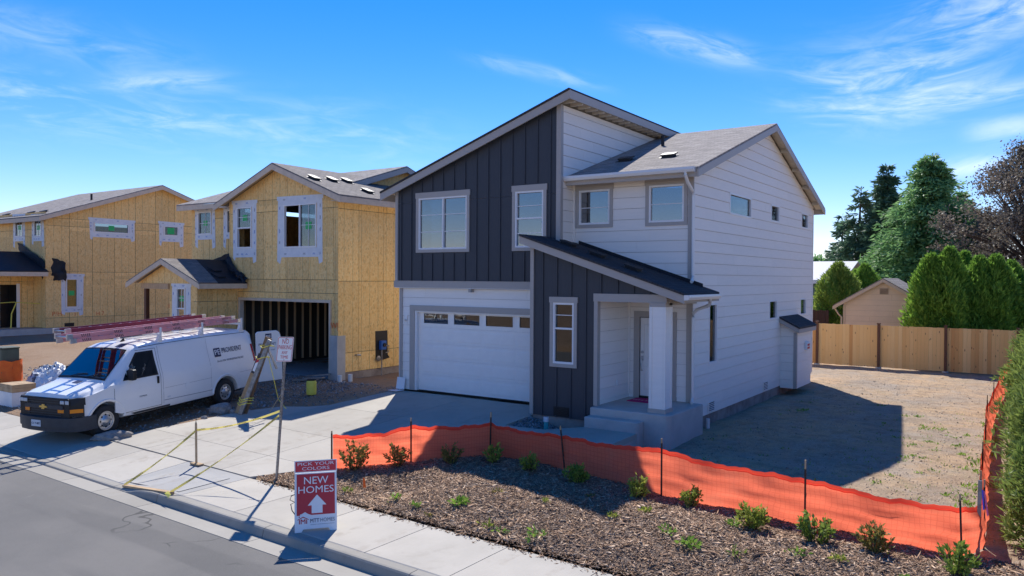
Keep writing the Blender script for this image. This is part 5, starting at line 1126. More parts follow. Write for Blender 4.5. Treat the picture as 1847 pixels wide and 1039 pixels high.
def on_side(name, pts, m, parent, off=.006, th=.004, sgn=1, n_sub=5):
    """panel that follows the body side; pts (s,z)"""
    gg = Geo(); P = []
    for i in range(len(pts)):
        p, q = pts[i], pts[(i+1)%len(pts)]
        for k in range(n_sub): t = k/n_sub; P.append((p[0]+(q[0]-p[0])*t, p[1]+(q[1]-p[1])*t))
    c = (sum(p[0] for p in P)/len(P), sum(p[1] for p in P)/len(P)); R_ = [[(c[0]+(p[0]-c[0])*k, c[1]+(p[1]-c[1])*k) for p in P] for k in (1.,.66,.33)]
    for ring in R_: gg.v += [(NOSE-s, sgn*(side_y(s,z)+off), z) for s,z in ring]
    N_ = len(P); gg.v.append((NOSE-c[0], sgn*(side_y(*c)+off), c[1]))
    for r_ in range(2):
        for i in range(N_): gg.f.append((r_*N_+i, r_*N_+(i+1)%N_, (r_+1)*N_+(i+1)%N_, (r_+1)*N_+i))
    for i in range(N_): gg.f.append((2*N_+i, 2*N_+(i+1)%N_, 3*N_))
    b0 = len(gg.v); gg.v += [(NOSE-s, sgn*(side_y(s,z)+off-th), z) for s,z in P]
    for i in range(N_): gg.f.append((i, (i+1)%N_, b0+(i+1)%N_, b0+i))
    return mk(name, gg, m, parent, smooth=30)
for sgn in (1,-1):
    dr = on_side('cab_door', [(1.12,.52),(1.30,.46),(2.52,.46),(2.52,1.90),(1.93,1.90),(1.34,1.26),(1.12,1.22)], 'van_white', body, .012, .014, sgn)
    on_side('door_seal', [(1.40,1.235),(2.46,1.235),(2.44,1.86),(1.93,1.86)], 'black', dr, .0165, .004, sgn)
    on_side('side_window', [(1.60,1.275),(2.40,1.275),(2.39,1.82),(1.98,1.82),(1.60,1.44)], 'glass_van', dr, .021, .004, sgn)
    on_side('quarter_window', [(1.43,1.275),(1.56,1.275),(1.56,1.40)], 'glass_van', dr, .021, .004, sgn)
    on_side('door_handle', [(2.40,1.02),(2.46,1.02),(2.46,1.20),(2.40,1.20)], 'black', dr, .028, .016, sgn)
    on_side('cargo_side_panel', [(2.60,.50),(4.25,.50),(4.25,1.93),(2.60,1.93)], 'van_white', body, .005, .006, sgn)
    y = sgn*(side_y(1.55,1.3)+.12); mr = mk('mirror', Geo().prism(frame((NOSE-1.60,y,1.36),(0,1,0),(1,0,0)), rrect(-.10,.10,-.13,.13,.04,('ne','nw','se','sw')), -.05, .06), 'black', van, bevel=.012, smooth=40)
    mk('mirror_arm', Geo().bar((NOSE-1.62,sgn*(side_y(1.55,1.28)-.01),1.28),(NOSE-1.62,y,1.30),.05,.06), 'black', mr)
    on_side('side_marker', [(2.72,.60),(2.82,.60),(2.82,.64),(2.72,.64)], 'plate', body, .012, .004, sgn)
on_side('fuel_door', [(3.42+.09*math.cos(2*math.pi*k/12), .80+.09*math.sin(2*math.pi*k/12)) for k in range(12)], 'van_white', body, .011, .006, 1, 1)
on_side('trim_line', [(2.62,.545),(4.3,.52),(4.3,.535),(2.62,.56)], 'grey_print', body, .007, .003, 1)
def seam(name, pts, sgn, m='black', w_=.009, off=.014):
    gg = Geo()
    for (s0,z0),(s1,z1) in zip(pts, pts[1:]):
        L_ = math.hypot(s1-s0, z1-z0); px_, pz_ = -(z1-z0)/L_*w_/2, (s1-s0)/L_*w_/2; n_ = max(2,int(L_/.12)); b_ = len(gg.v)
        for k in range(n_+1):
            t = k/n_; s_, z_ = s0+(s1-s0)*t, z0+(z1-z0)*t
            for e in (1,-1): gg.v.append((NOSE-(s_+e*px_), sgn*(side_y(s_+e*px_, z_+e*pz_)+off), z_+e*pz_))
        gg.f += [(b_+2*k,b_+2*k+1,b_+2*k+3,b_+2*k+2) for k in range(n_)]
    return mk(name, gg, m, body, recalc=False)
for sgn in (1,-1):
    seam('door_gap', [(1.12,1.22),(1.12,.52),(1.30,.46),(2.52,.46),(2.52,1.90),(1.93,1.90)], sgn)
    seam('body_crease', [(2.66,.86),(4.3,.87)], sgn, 'grey_print', .006, .006); seam('body_crease', [(5.4,.86),(6.0,.86)], sgn, 'grey_print', .006, .004)
    seam('panel_gap', [(2.60,.47),(2.60,1.95)], sgn, 'grey_print', .008, .006); seam('panel_gap', [(4.28,.60),(4.28,1.95)], sgn, 'grey_print', .006, .004); seam('roof_gutter', [(1.95,1.955),(2.6,1.985),(4.4,1.995),(5.9,1.965)], sgn, 'van_grey', .014, .004)
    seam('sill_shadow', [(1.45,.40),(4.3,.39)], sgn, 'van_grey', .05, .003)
# windscreen and cowl
def top_pt(s, u, off=0.):
    _, zb_, zt, w_, wt = stp(s); y = u*(wt-.03); z = zt+.02*(1-abs(u))-.012*abs(u)**3; nrm = V(.62,0,.78) if s > 1.01 else V(.14,0,.99); return V(NOSE-s, y, z)+nrm*off
def top_panel(name, s0, s1, u0, u1, m, off, parent, n_=10, taper=0.):
    gg = Geo()
    for j in range(6):
        s = s0+(s1-s0)*j/5
        for i in range(n_+1): gg.v.append(tuple(top_pt(s, (u0+(u1-u0)*i/n_)*(1-taper*j/5), off)))
    for j in range(5):
        for i in range(n_): k = j*(n_+1)+i; gg.f.append((k,k+1,k+n_+2,k+n_+1))
    return mk(name, gg, m, parent, smooth=40)
top_panel('windscreen_seal', 1.04, 1.79, -.98, .98, 'black', .006, body); ws = top_panel('windscreen', 1.09, 1.755, -.93, .93, 'glass_van', .011, van)
top_panel('dashboard_shade', 1.08, 1.20, -.90, .90, 'seat_grey', .0085, ws)
top_panel('roof_patch', 1.86, 2.08, .28, .62, 'navy_print', .004, body); top_panel('hood_patch', .80, .97, -.02, .22, 'navy_print', .006, body)
for a in (-.45,.25): mk('wiper', Geo().tube([top_pt(1.06,a,.03), top_pt(1.12,a+.25,.03), top_pt(1.14,a+.62,.028)], .011, 6), 'black', van)
mk('aerial', Geo().prism(frame((NOSE-2.25,0,2.06),(1,0,0),(0,1,0)), [(-.09,.0),(.06,.0),(-.06,.09)], -.015, .015), 'black', body)
# face: grille, lamps, bumper
fc = mk('grille', Geo().prism(frame((NOSE-.09,0,0),(0,1,0),(1,0,0)), rrect(-.80,.80,.56,1.02,.05,('ne','nw','se','sw')), -.06, .02), 'black', van, bevel=.012)
for i in range(7): mk('grille_bar', Geo().box(NOSE-.072,NOSE-.062,-.55,.55,.60+.055*i+(.0 if i < 3 else .03),.618+.055*i+(.0 if i < 3 else .03)), 'van_grey', fc)
mk('grille_band', Geo().box(NOSE-.075,NOSE-.052,-.62,.62,.765,.85), 'van_grey', fc)
bow = [(-.13,-.02),(-.045,-.02),(-.055,-.055),(.035,-.055),(.045,-.02),(.13,-.02),(.11,.02),(.045,.02),(.055,.055),(-.035,.055),(-.045,.02),(-.11,.02)]
mk('badge', Geo().prism(frame((NOSE-.052,.0,.81),(0,1,0),(1,0,0)), bow, .0, .014), 'gold', fc)
for sgn in (1,-1):
    lamp = mk('headlight', Geo().add([(NOSE-.058,sgn*.50,.86),(NOSE-.058,sgn*.50,1.0),(NOSE-.10,sgn*.80,1.02),(NOSE-.34,sgn*.985,1.02),(NOSE-.34,sgn*1.0,.86),(NOSE-.10,sgn*.84,.86)]+[(NOSE-.20,sgn*.5,.86),(NOSE-.20,sgn*.5,1.0),(NOSE-.22,sgn*.75,1.02),(NOSE-.40,sgn*.93,1.02),(NOSE-.40,sgn*.93,.86),(NOSE-.22,sgn*.78,.86)],
        [(0,1,2,5),(5,2,3,4),(6,11,8,7),(11,10,9,8),(0,6,7,1),(1,7,8,2),(2,8,9,3),(3,9,10,4),(4,10,11,5),(5,11,6,0)]), 'black', van)
    for yy, ww in ((.60,.06),(.74,.06)): mk('lamp_lens', Geo().box(NOSE-.07,NOSE-.046+(-.018 if yy > .7 else 0),sgn*yy-ww,sgn*yy+ww,.895,.975), 'light_lens', lamp, bevel=.01)
    mk('turn_signal', Geo().add([(NOSE-.05,sgn*.46,.69),(NOSE-.05,sgn*.46,.765),(NOSE-.09,sgn*.80,.775),(NOSE-.28,sgn*.985,.775),(NOSE-.28,sgn*.985,.69),(NOSE-.09,sgn*.80,.69),(NOSE-.3,sgn*.46,.69),(NOSE-.3,sgn*.46,.765),(NOSE-.36,sgn*.93,.775),(NOSE-.36,sgn*.93,.69)], [(0,1,2,5),(5,2,3,4),(0,6,7,1),(1,7,8,3,2),(3,8,9,4),(4,9,6,0,5)]), 'amber', van)
    mk('lamp_filler', Geo().add([(NOSE-.062,sgn*.46,.60),(NOSE-.062,sgn*.46,.90),(NOSE-.105,sgn*.80,.90),(NOSE-.31,sgn*.99,.90),(NOSE-.31,sgn*.99,.60),(NOSE-.105,sgn*.80,.60),(NOSE-.3,sgn*.46,.60),(NOSE-.3,sgn*.46,.90),(NOSE-.36,sgn*.93,.90),(NOSE-.36,sgn*.93,.60)], [(0,1,2,5),(5,2,3,4),(0,6,7,1),(1,7,8,3,2),(3,8,9,4),(4,9,6,0,5)]), 'black', van)
bp = Geo(); prof = [(-1.01,-.62),(-1.0,-.40),(-.93,-.16),(-.75,-.04),(-.40,.035),(0,.055),(.40,.035),(.75,-.04),(.93,-.16),(1.0,-.40),(1.01,-.62)]
for z0, z1, k in ((.26,.36,.0),(.36,.58,.035)):
    n0 = len(bp.v); bp.v += [(NOSE-.02+x+k,y,z) for z in (z0,z1) for y,x in prof]; m_ = len(prof); bp.f += [(n0+i,n0+i+1,n0+m_+i+1,n0+m_+i) for i in range(m_-1)]
n0 = len(bp.v); bp.v += [(NOSE-.02+x+.035,y,.58) for y,x in prof]+[(NOSE-.02+x-.22,y*.9,.60) for y,x in prof]; bp.f += [(n0+i,n0+i+1,n0+m_+i+1,n0+m_+i) for i in range(m_-1)]
n0 = len(bp.v); bp.v += [(NOSE-.02+x,y,.36) for y,x in prof]+[(NOSE-.02+x+.035,y,.36) for y,x in prof]; bp.f += [(n0+i,n0+i+1,n0+m_+i+1,n0+m_+i) for i in range(m_-1)]
n0 = len(bp.v); bp.v += [(NOSE-.02+x,y,.26) for y,x in prof]+[(NOSE-.3+x,y*.9,.28) for y,x in prof]; bp.f += [(n0+i,n0+i+1,n0+m_+i+1,n0+m_+i) for i in range(m_-1)]
bm_ = mk('front_bumper', bp, 'van_grey', van, smooth=50, recalc=False)
mk('number_plate', Geo().box(NOSE+.062,NOSE+.075,-.25,.05,.37,.52), 'plate', bm_); lettering(bm_, frame((NOSE+.076,-.10,.44),(0,1,0),(1,0,0)), 0, 0, .002, 'C1 7 40T', .07, 'navy_print')
mk('rear_bumper', Geo().box(NOSE-6.28,NOSE-6.08,-.95,.95,.40,.58), 'van_grey', van, bevel=.03)
mk('underbody', Geo().box(NOSE-5.9,NOSE-.6,-.6,.6,.24,.42), 'black', van)
on_side('tail_lamp', [(6.02,1.10),(6.13,1.10),(6.13,1.60),(6.03,1.60)], 'taillight', body, .008, .01, 1); on_side('tail_lamp', [(6.02,1.10),(6.13,1.10),(6.13,1.60),(6.03,1.60)], 'taillight', body, .008, .01, -1)
# black sheet standing in for the dark inside of the rear opening
mk('cargo_opening', Geo().box(NOSE-6.175,NOSE-6.155,-.80,.80,.55,1.85), 'black', van)
# lettering on the side
def side_frame(s, z, sgn=1):
    y0 = side_y(s,z); dz = .1; v_ = V(0, (side_y(s,z+dz)-y0)*sgn, dz).normalized(); return frame((NOSE-s, sgn*(y0+.013), z), (-1,0,0), (0,sgn,0), v_)
fs_ = side_frame(5.12, 1.52)
lg = mk('logo_block', Geo().prism(fs_, [(-.62,-.12),(-.38,-.12),(-.38,.13),(-.62,.13)], .0, .003), 'navy_print', body); lettering(lg, fs_, -.50, .005, .005, 'PE', .21, 'white_print', width=.19)
lettering(body, fs_, .08, .03, .002, 'PROVIDENT', .20, 'navy_print', width=.80)
lettering(body, side_frame(5.12,1.28), -.05, 0, .002, '253-531-7750 · PROVIDENTELECTRIC.NET', .075, 'grey_print', width=1.05)
lettering(body, side_frame(1.95,.78), 0, 0, .002, 'EXPRESS', .05, 'grey_print', width=.22)
# the open rear door
hx, hy = NOSE-6.20, .93; ang = R(118); dd = V(math.cos(ang), math.sin(ang), 0); dd = V(-math.sin(R(34)+math.pi/2-R(0))*0-.92, .40, 0).normalized(); dn_ = V(-dd.y*-1, dd.x*-1, 0)
frd = frame((hx, hy, .62), dd, V(dd.y, -dd.x, 0))
door = mk('rear_door', Geo().prism(frd, [(0,-.20),(.84,-.20),(.84,.72),(.80,1.18),(.74,1.28),(.66,1.32),(.06,1.32),(.0,1.26)], -.05, .0), 'van_white', van, bevel=.012)
frd2 = frame((hx, hy, .62), dd, V(dd.y,-dd.x,0)*-1)
mk('logo_block', Geo().prism(frd, [(.30,1.02),(.50,1.02),(.50,1.24),(.30,1.24)], .001, .004), 'navy_print', door); lettering(door, frd, .40, 1.13, .006, 'PE', .17, 'white_print', width=.15)
lettering(door, frd, .36, .92, .003, 'PROVIDENT', .11, 'navy_print', width=.56); lettering(door, frd, .40, .74, .003, '253-531-7750', .05, 'grey_print', width=.4)
mk('door_handle', Geo().mbox(frd, .68, .78, .38, .44, .001, .03), 'black', door)
# roof rack
for k,s in enumerate((2.75,4.2,5.75)):
    rk = mk('roof_rack_bar', Geo().box(NOSE-s-.025,NOSE-s+.025,-.80,.80,2.20,2.25), 'white', van)
    for sgn in (1,-1): mk('rack_foot', Geo().add([(NOSE-s-.09,sgn*.70,2.02),(NOSE-s+.09,sgn*.70,2.02),(NOSE-s+.09,sgn*.76,2.0),(NOSE-s-.09,sgn*.76,2.0),(NOSE-s-.03,sgn*.70,2.20),(NOSE-s+.03,sgn*.70,2.20),(NOSE-s+.03,sgn*.80,2.20),(NOSE-s-.03,sgn*.80,2.20)], BOXF), 'white', rk); mk('rack_post', Geo().box(NOSE-s-.025,NOSE-s+.025,sgn*.80-.012,sgn*.80+.012,2.20,2.40), 'white', rk)
# ladders on the rack: built in van axes, each a thing of its own
def ladder(name, label, x0, x1, yc, wid, z, m, layers, mark):
    L = thing(name, label, 'ladder', van.location, world=False, group='ladders on the van roof'); L.rotation_euler = van.rotation_euler
    for k in range(layers):
        dx = .22*k; zz = z+.105*k; w2 = wid/2-.03*k
        for sgn in (1,-1):
            y = yc+sgn*w2; ra = mk('rail', Geo().add([(x0+dx,y-.014,zz-.045),(x1+dx*.3,y-.014,zz-.045),(x1+dx*.3,y+.014,zz-.045),(x0+dx,y+.014,zz-.045),(x0+dx,y-.014,zz+.045),(x1+dx*.3,y-.014,zz+.045),(x1+dx*.3,y+.014,zz+.045),(x0+dx,y+.014,zz+.045)], BOXF), m, L)
            mk('end_boot', Geo().box(x1+dx*.3-.12,x1+dx*.3+.03,y-.022,y+.022,zz-.055,zz+.055), 'aluminium', ra); mk('end_boot', Geo().box(x0+dx-.03,x0+dx+.12,y-.022,y+.022,zz-.055,zz+.055), 'aluminium', ra)
            if mark and sgn == 1:
                for q in range(6):
                    xx = x0+.5+q*(x1-x0-1)/5; gg = Geo()
                    for t in range(5): gg.add([(xx+.05*t-.012,y+.0145,zz-.03),(xx+.05*t+.012,y+.0145,zz-.03),(xx+.05*t+.03,y+.0145,zz+.03),(xx+.05*t+.006,y+.0145,zz+.03)], [(0,1,2,3)])
                    mk('stencil', gg, 'van_grey', ra)
        nr = int((x1-x0)/.305)
        for q in range(nr): mk('rung', Geo().tube([(x0+dx+.2+.305*q,yc-w2,zz),(x0+dx+.2+.305*q,yc+w2,zz)], .017, 8), 'aluminium', L)
    return L
ladder('ladder', 'pink fibreglass extension ladder lying nearest on the van roof', -3.0, 2.55, .42, .44, 2.31, 'steel_pink', 2, True)
ladder('ladder', 'maroon fibreglass ladder lying farther across the van roof', -2.7, 1.95, -.40, .46, 2.36, 'maroon', 2, False)

# ------------------------------------------------------------------ fences
cf = thing('wooden_fence', 'new cedar board fence with dark capped posts across the back of the yard', 'fence', (0, 18.9, -.42))
PX = [-8.8,-6.27,-3.74,-1.21,1.32,3.85,6.36]
for x in PX:
    p = mk('post', Geo().box(x-.05,x+.05,18.80,18.90,-.6,1.50), 'brown_post', cf); mk('post_cap', Geo().prism(frame((x,18.85,1.50),(1,0,0),(0,0,1),(0,1,0)), [(-.07,-.07),(.07,-.07),(.07,.07),(-.07,.07)], .0, .05), 'brown_post', p); mk('post_footing', Geo().tube([(x,18.85,-.6),(x,18.85,-.35)], [.14,.12], 10), 'porch_concrete', p)
for x0, x1 in zip(PX, PX[1:]):
    nb = 17; w_ = (x1-x0-.10)/nb
    for i in range(nb):
        xa = x0+.05+w_*i; dz = random.uniform(-.008,.008); dy = random.uniform(-.004,.004)
        piece('fence_board', 'cedar', cf, xa+.002, xa+w_-.002, 18.90+dy, 18.918+dy, -.36+dz, 1.44+dz)
    for z in (-.1,.6,1.3): piece('rail', 'cedar', cf, x0+.05, x1-.05, 18.925, 18.965, z-.045, z+.045)
def silt(name, label, path, hts, post_idx, seed, lean=0.):
    """fabric strip along a path of (x,y), hem on top, stakes at the nodes"""
    r = random.Random(seed); x0, y0 = path[0]; t = thing(name, label, 'fence', (x0,y0,G(x0,y0)))
    P = []
    for i,(a,b) in enumerate(zip(path, path[1:])):
        n_ = max(2,int(math.hypot(b[0]-a[0],b[1]-a[1])/.07))
        for k in range(n_): u = k/n_; P.append((a[0]+(b[0]-a[0])*u, a[1]+(b[1]-a[1])*u, hts[i]+(hts[i+1]-hts[i])*u-.075*math.sin(u*math.pi)+.012*math.sin(k*.8+i)+.008*math.sin(k*2.1), u))
    P.append((*path[-1], hts[-1], 0))
    def pt(i, v):
        x,y,h,u = P[i]; j = min(i+1,len(P)-1); k = max(i-1,0); d = V(P[j][0]-P[k][0],P[j][1]-P[k][1],0).normalized(); nrm = V(d.y,-d.x,0)
        zb_ = max(G(x,y), zbed(x,y) if inpoly(x,y-.15,BED) else -9)-.02
        wob = (.030*math.sin(i*.31+seed)+.018*math.sin(i*.9+2*v*3+seed)+.014*math.sin(v*19+i*.10))*math.sin(math.pi*min(1,.08+v*.92))+.05*math.sin(u*math.pi)*math.sin(v*math.pi)+.012*math.sin(i*.55+v*11+seed)*math.sin(v*math.pi)+.010*math.sin(v*31-i*.23)*math.sin(v*math.pi)
        return V(x,y,zb_+h*v)+nrm*(wob+lean*v)
    def strip_(name_, v0, v1, nv, m, off):
        gg = Geo(); N_ = len(P)
        for i in range(N_):
            for j in range(nv+1):
                q = pt(i, v0+(v1-v0)*j/nv); gg.v.append((q.x, q.y+off, q.z))
        for i in range(N_-1):
            for j in range(nv): a = i*(nv+1)+j; gg.f.append((a,a+nv+1,a+nv+2,a+1))
        return mk(name_, gg, m, t, smooth=80, recalc=False)
    strip_('fabric', 0., .93, 12, 'orange_net', 0); strip_('top_hem', .90, 1.0, 3, 'orange_hem', -.006)
    for (x,y),h,ex,ln in post_idx:
        z = G(x,y); c = mk('stake', Geo().bar((x,y-.03,z-.05),(x+ln,y-.035,z+h+ex*.5),.024,.024), 'dark_brown', t); mk('stake_tip', Geo().bar((x+ln,y-.035,z+h+ex*.5),(x+ln*1.1,y-.035,z+h+ex),.021,.021), 'lumber', c)
    return t
FP = [(-4.50,-6.92),(-3.52,-5.67),(-2.54,-4.26),(-.58,-4.45),(1.66,-4.93),(4.15,-5.21),(6.26,-5.35),(6.48,-4.71)]
FH = [.69,.77,.72,.71,.84,.76,.72,.74]
silt('silt_fence', 'orange silt fence with dark stakes winding along the top of the planting bed', FP, FH, [((p[0],p[1]),h,e,l) for p,h,e,l in zip(FP,FH,(.10,.14,.22,.16,.16,.28,.18,.22),(0,0,.02,-.10,0,.0,-.03,0))], 3)
SP = [(6.48,-4.6),(6.35,-1.8),(6.25,1.0),(6.10,4.5),(6.08,8.0),(6.12,11.5),(6.20,15.0),(6.28,18.2)]; SH = [.80,.72,.70,.75,.68,.8,.85,1.0]
silt('silt_fence', 'sagging orange silt fence running back along the hedge to the wooden fence', SP, SH, [((p[0]-.05,p[1]),h,.25,0) for p,h in zip(SP,SH)], 5, -.08)

# ------------------------------------------------------------------ street things
# no-parking sign
b = V(-4.95,-7.94,-.5); tp = V(-4.62,-7.98,2.26); ax = (tp-b).normalized()
ns = thing('parking_sign', 'red and white no parking any time sign on a leaning steel post', 'sign', b)
po = mk('post', Geo().bar(b-ax*.2, tp, .055, .022), 'galv', ns)
for k in range(36): q = b+ax*(.35+.05*k*1.25); mk('post_hole', Geo().tube([q+V(.0,-.0115,0), q+V(0,-.0135,0)], .008, 6), 'black', po)
nx_ = V(.50,-.86,0).normalized(); ux_ = V(-nx_.y, nx_.x, 0); vz_ = (ax-nx_*ax.dot(nx_)).normalized(); c0 = tp-ax*.23+nx_*.03
frN = frame(c0, ux_, nx_, vz_)
pl = mk('sign_plate', Geo().prism(frN, rrect(-.155,.155,-.235,.235,.03,('ne','nw','se','sw')), .0, .004), 'white_print', ns)
g = Geo(); o = rrect(-.147,.147,-.227,.227,.026,('ne','nw','se','sw')); i_ = rrect(-.137,.137,-.217,.217,.02,('ne','nw','se','sw')); n_ = len(o); g.v = [tuple(frN(x,y,.0055)) for x,y in o+i_]; g.f = [(k,(k+1)%n_,n_+(k+1)%n_,n_+k) for k in range(n_)]
mk('border', g, 'sign_red', pl)
for txt, y, s, w_ in (('NO',.145,.13,.125),('PARKING',.035,.115,.25),('ANY',-.065,.085,.115),('TIME',-.15,.085,.15)): lettering(pl, frN, 0, y, .0055, txt, s, 'sign_red', width=w_, depth=.001)
mk('bolt', Geo().tube([frN(0,.20,.004), frN(0,.20,.012)], .01, 8), 'metal', pl); mk('bolt', Geo().tube([frN(0,-.20,.004), frN(0,-.20,.012)], .01, 8), 'metal', pl)
# A-frame sign
pa, pb = V(-2.36,-9.66,zs(-2.36)-.01), V(-1.96,-9.17,zs(-1.96)); ua = (pb-pa); ua.z = 0; WA = .64; ua.normalize(); na = V(ua.y,-ua.x,0)
if na.dot(CAM-pa) < 0: na = -na
af = thing('a_frame_sign', 'red and white folding pavement sign advertising new homes beside the kerb', 'sign', (pa+pb)/2)
def leaf(sgn):
    foot = (pa+pb)/2-na*.22*(0 if sgn > 0 else 2); vz = (V(0,0,1)*1.0-na*.20*sgn).normalized(); return frame(foot-ua*WA/2, ua, na*sgn*math.cos(.2)+V(0,0,.2)*1.0*.98 if False else (ua.cross(vz)*(1 if (ua.cross(vz)).dot(na*sgn) > 0 else -1)).normalized(), vz)
for sgn in (1,-1):
    fl = leaf(sgn); out = [(0,0),(.10,0),(.13,.045),(WA-.13,.045),(WA-.10,0),(WA,0),(WA,.90),(0,.90)]
    lf = mk('board', Geo().prism(fl, out, -.02, .0), 'white_print', af, bevel=.004)
    if sgn > 0:
        mk('red_field', Geo().prism(fl, [(.03,.255),(.08,.255),(.08,.275),(.10,.275),(.155,.305),(.20,.275),(.25,.255),(WA-.03,.255),(WA-.03,.88),(.03,.88)], .001, .003), 'red_print', lf)
        lettering(lf, fl, WA/2, .775, .0045, 'NEW', .16, 'white_print', width=.37); lettering(lf, fl, WA/2, .635, .0045, 'HOMES', .15, 'white_print', width=.54)
        mk('arrow', Geo().prism(fl, [(.255,.28),(.42,.28),(.42,.40),(.48,.40),(.3375,.56),(.195,.40),(.255,.40)], .0035, .006), 'white_print', lf)
        def house_logo(parent, fr, a, b_, s, m):
            gg = Geo()
            for pol in ([(-1,.30),(0,.80),(1,.30),(1,.18),(0,.62),(-1,.18)], [(-.75,.62),(-.58,.70),(-.58,.86),(-.75,.86)], [(-.72,-.5),(-.55,-.5),(-.55,.30),(-.72,.24)], [(.55,-.5),(.72,-.5),(.72,.24),(.55,.30)],
                        [(-.42,-.5),(-.26,-.5),(-.26,.34),(-.42,.34)], [(.26,-.5),(.42,-.5),(.42,.34),(.26,.34)], [(-.26,.34),(-.26,.12),(0,-.18),(0,.06)], [(.26,.34),(.26,.12),(0,-.18),(0,.06)]):
                gg.prism(lambda x,y,c=0.: fr(a+x*s, b_+y*s, c), pol, .001, .003)
            return mk('house_emblem', gg, m, parent)
        house_logo(lf, fl, .125, .17, .085, 'red_print'); lettering(lf, fl, .30, .165, .003, 'MTT', .085, 'navy_print', width=.135); lettering(lf, fl, .495, .168, .003, 'HOMES', .08, 'grey_print', width=.22)
        mk('rule', Geo().prism(fl, [(.235,.108),(.60,.108),(.60,.112),(.235,.112)], .001, .003), 'grey_print', lf)
        tp_ = mk('topper', Geo().prism(fl, [(-.005,.905),(WA+.005,.905),(WA+.005,1.09),(-.005,1.09)], .0, .006), 'white_print', af); mk('red_field', Geo().prism(fl, [(.01,.92),(WA-.01,.92),(WA-.01,1.075),(.01,1.075)], .0065, .008), 'red_bright', tp_)
        lettering(tp_, fl, WA/2, 1.034, .0095, 'PICK YOUR', .07, 'white_print', width=.56); lettering(tp_, fl, WA/2, .962, .0095, 'COLORS', .07, 'white_print', width=.42)
fl = leaf(1); mk('strap', Geo().tube([fl(0,.58,-.03), fl(-.05,.56,-.08), fl(-.07,.50,-.1), fl(0,.46,-.06), fl(-.06,.43,-.09), fl(-.04,.34,-.06), fl(0,.28,-.04)], .008, 6), 'black', af)
# caution tape enclosure over the wet ramp
stk = thing('wooden_stake', 'weathered wooden stake holding yellow caution tape on the driveway', 'stake', (-7.17,-8.18,-.48))
mk('shaft', Geo().bar((-7.17,-8.18,-.52),(-7.20,-8.17,.36),.045,.025), 'lumber', stk); mk('pointed_tip', Geo().add([(-7.222,-8.182,.36),(-7.178,-8.182,.36),(-7.178,-8.158,.36),(-7.222,-8.158,.36),(-7.20,-8.17,.44)], [(0,1,4),(1,2,4),(2,3,4),(3,0,4),(0,3,2,1)]), 'lumber', stk)
mk('foot_block', Geo().box(-7.30,-7.0,-8.24,-8.12,-.475,-.44), 'lumber', stk)
pk = thing('wooden_plank', 'narrow wooden plank lying along the dropped kerb under the caution tape', 'plank', (-6.3,-9.69,-.55))
mk('plank', Geo().bar((-7.15,-9.70,kerb_top(-7.15)+.03),(-5.70,-9.66,kerb_top(-5.70)+.03),.09,.04), 'lumber', pk); mk('end_cap', Geo().bar((-5.70,-9.66,kerb_top(-5.7)+.03),(-5.66,-9.659,kerb_top(-5.66)+.03),.095,.045), 'lumber', pk)
ct = thing('caution_tape', 'yellow caution tape strung between the stake, the sign post and the kerb plank', 'tape', (-6.2,-8.9,-.3))
def tape(p, q, sag, w_=.045, rolls=1.2, txt=True):
    p = Vector(p); q = Vector(q); n_ = 30; gg = Geo(); d = (q-p).normalized(); sd_ = d.cross(V(0,0,1)).normalized()
    ctr = []
    for i in range(n_+1):
        t = i/n_; c = p+(q-p)*t-V(0,0,sag*4*t*(1-t)); a = .15+rolls*math.sin(t*3.3); b_ = V(0,0,1)*math.cos(a)+sd_*math.sin(a); gg.v += [tuple(c-b_*w_/2), tuple(c+b_*w_/2)]; ctr.append((c,b_))
    gg.f = [(2*i,2*i+2,2*i+3,2*i+1) for i in range(n_)]; o_ = mk('tape_strip', gg, 'tape_yellow', ct, recalc=False)
    L_ = (q-p).length; k = 0.18
    while txt and k < L_-.2:
        t = k/L_; i = int(t*n_); c, b_ = ctr[i]; nn = d.cross(b_).normalized()
        if nn.dot(CAM-c) < 0: dd_, nn = -d, -nn
        else: dd_ = d
        u_ = dd_ if b_.cross(nn).dot(dd_) > 0 else -dd_
        lettering(o_, frame(c+nn*.004, u_, nn, b_), 0, 0, 0, 'CAUTION', .055, 'tape_black', width=.26, depth=.0006); k += .42
zpost = b+ax*1.30
tape((-7.19,-8.17,.24), zpost+V(-.02,-.02,.05), .07, rolls=.7); tape(zpost+V(-.02,-.03,-.03), (-5.68,-9.68,kerb_top(-5.68)+.05), .06, rolls=1.3); tape((-7.19,-8.19,.22), (-7.12,-9.73,kerb_top(-7.12)+.05), .05, rolls=1.4)
mk('loose_end', Geo().add([(-5.75,-9.75,kerb_top(-5.75)+.03),(-5.55,-9.80,kerb_top(-5.6)+.0),(-5.52,-9.76,kerb_top(-5.6)+.05),(-5.72,-9.70,kerb_top(-5.7)+.07)], [(0,1,2,3)]), 'yellow', ct)
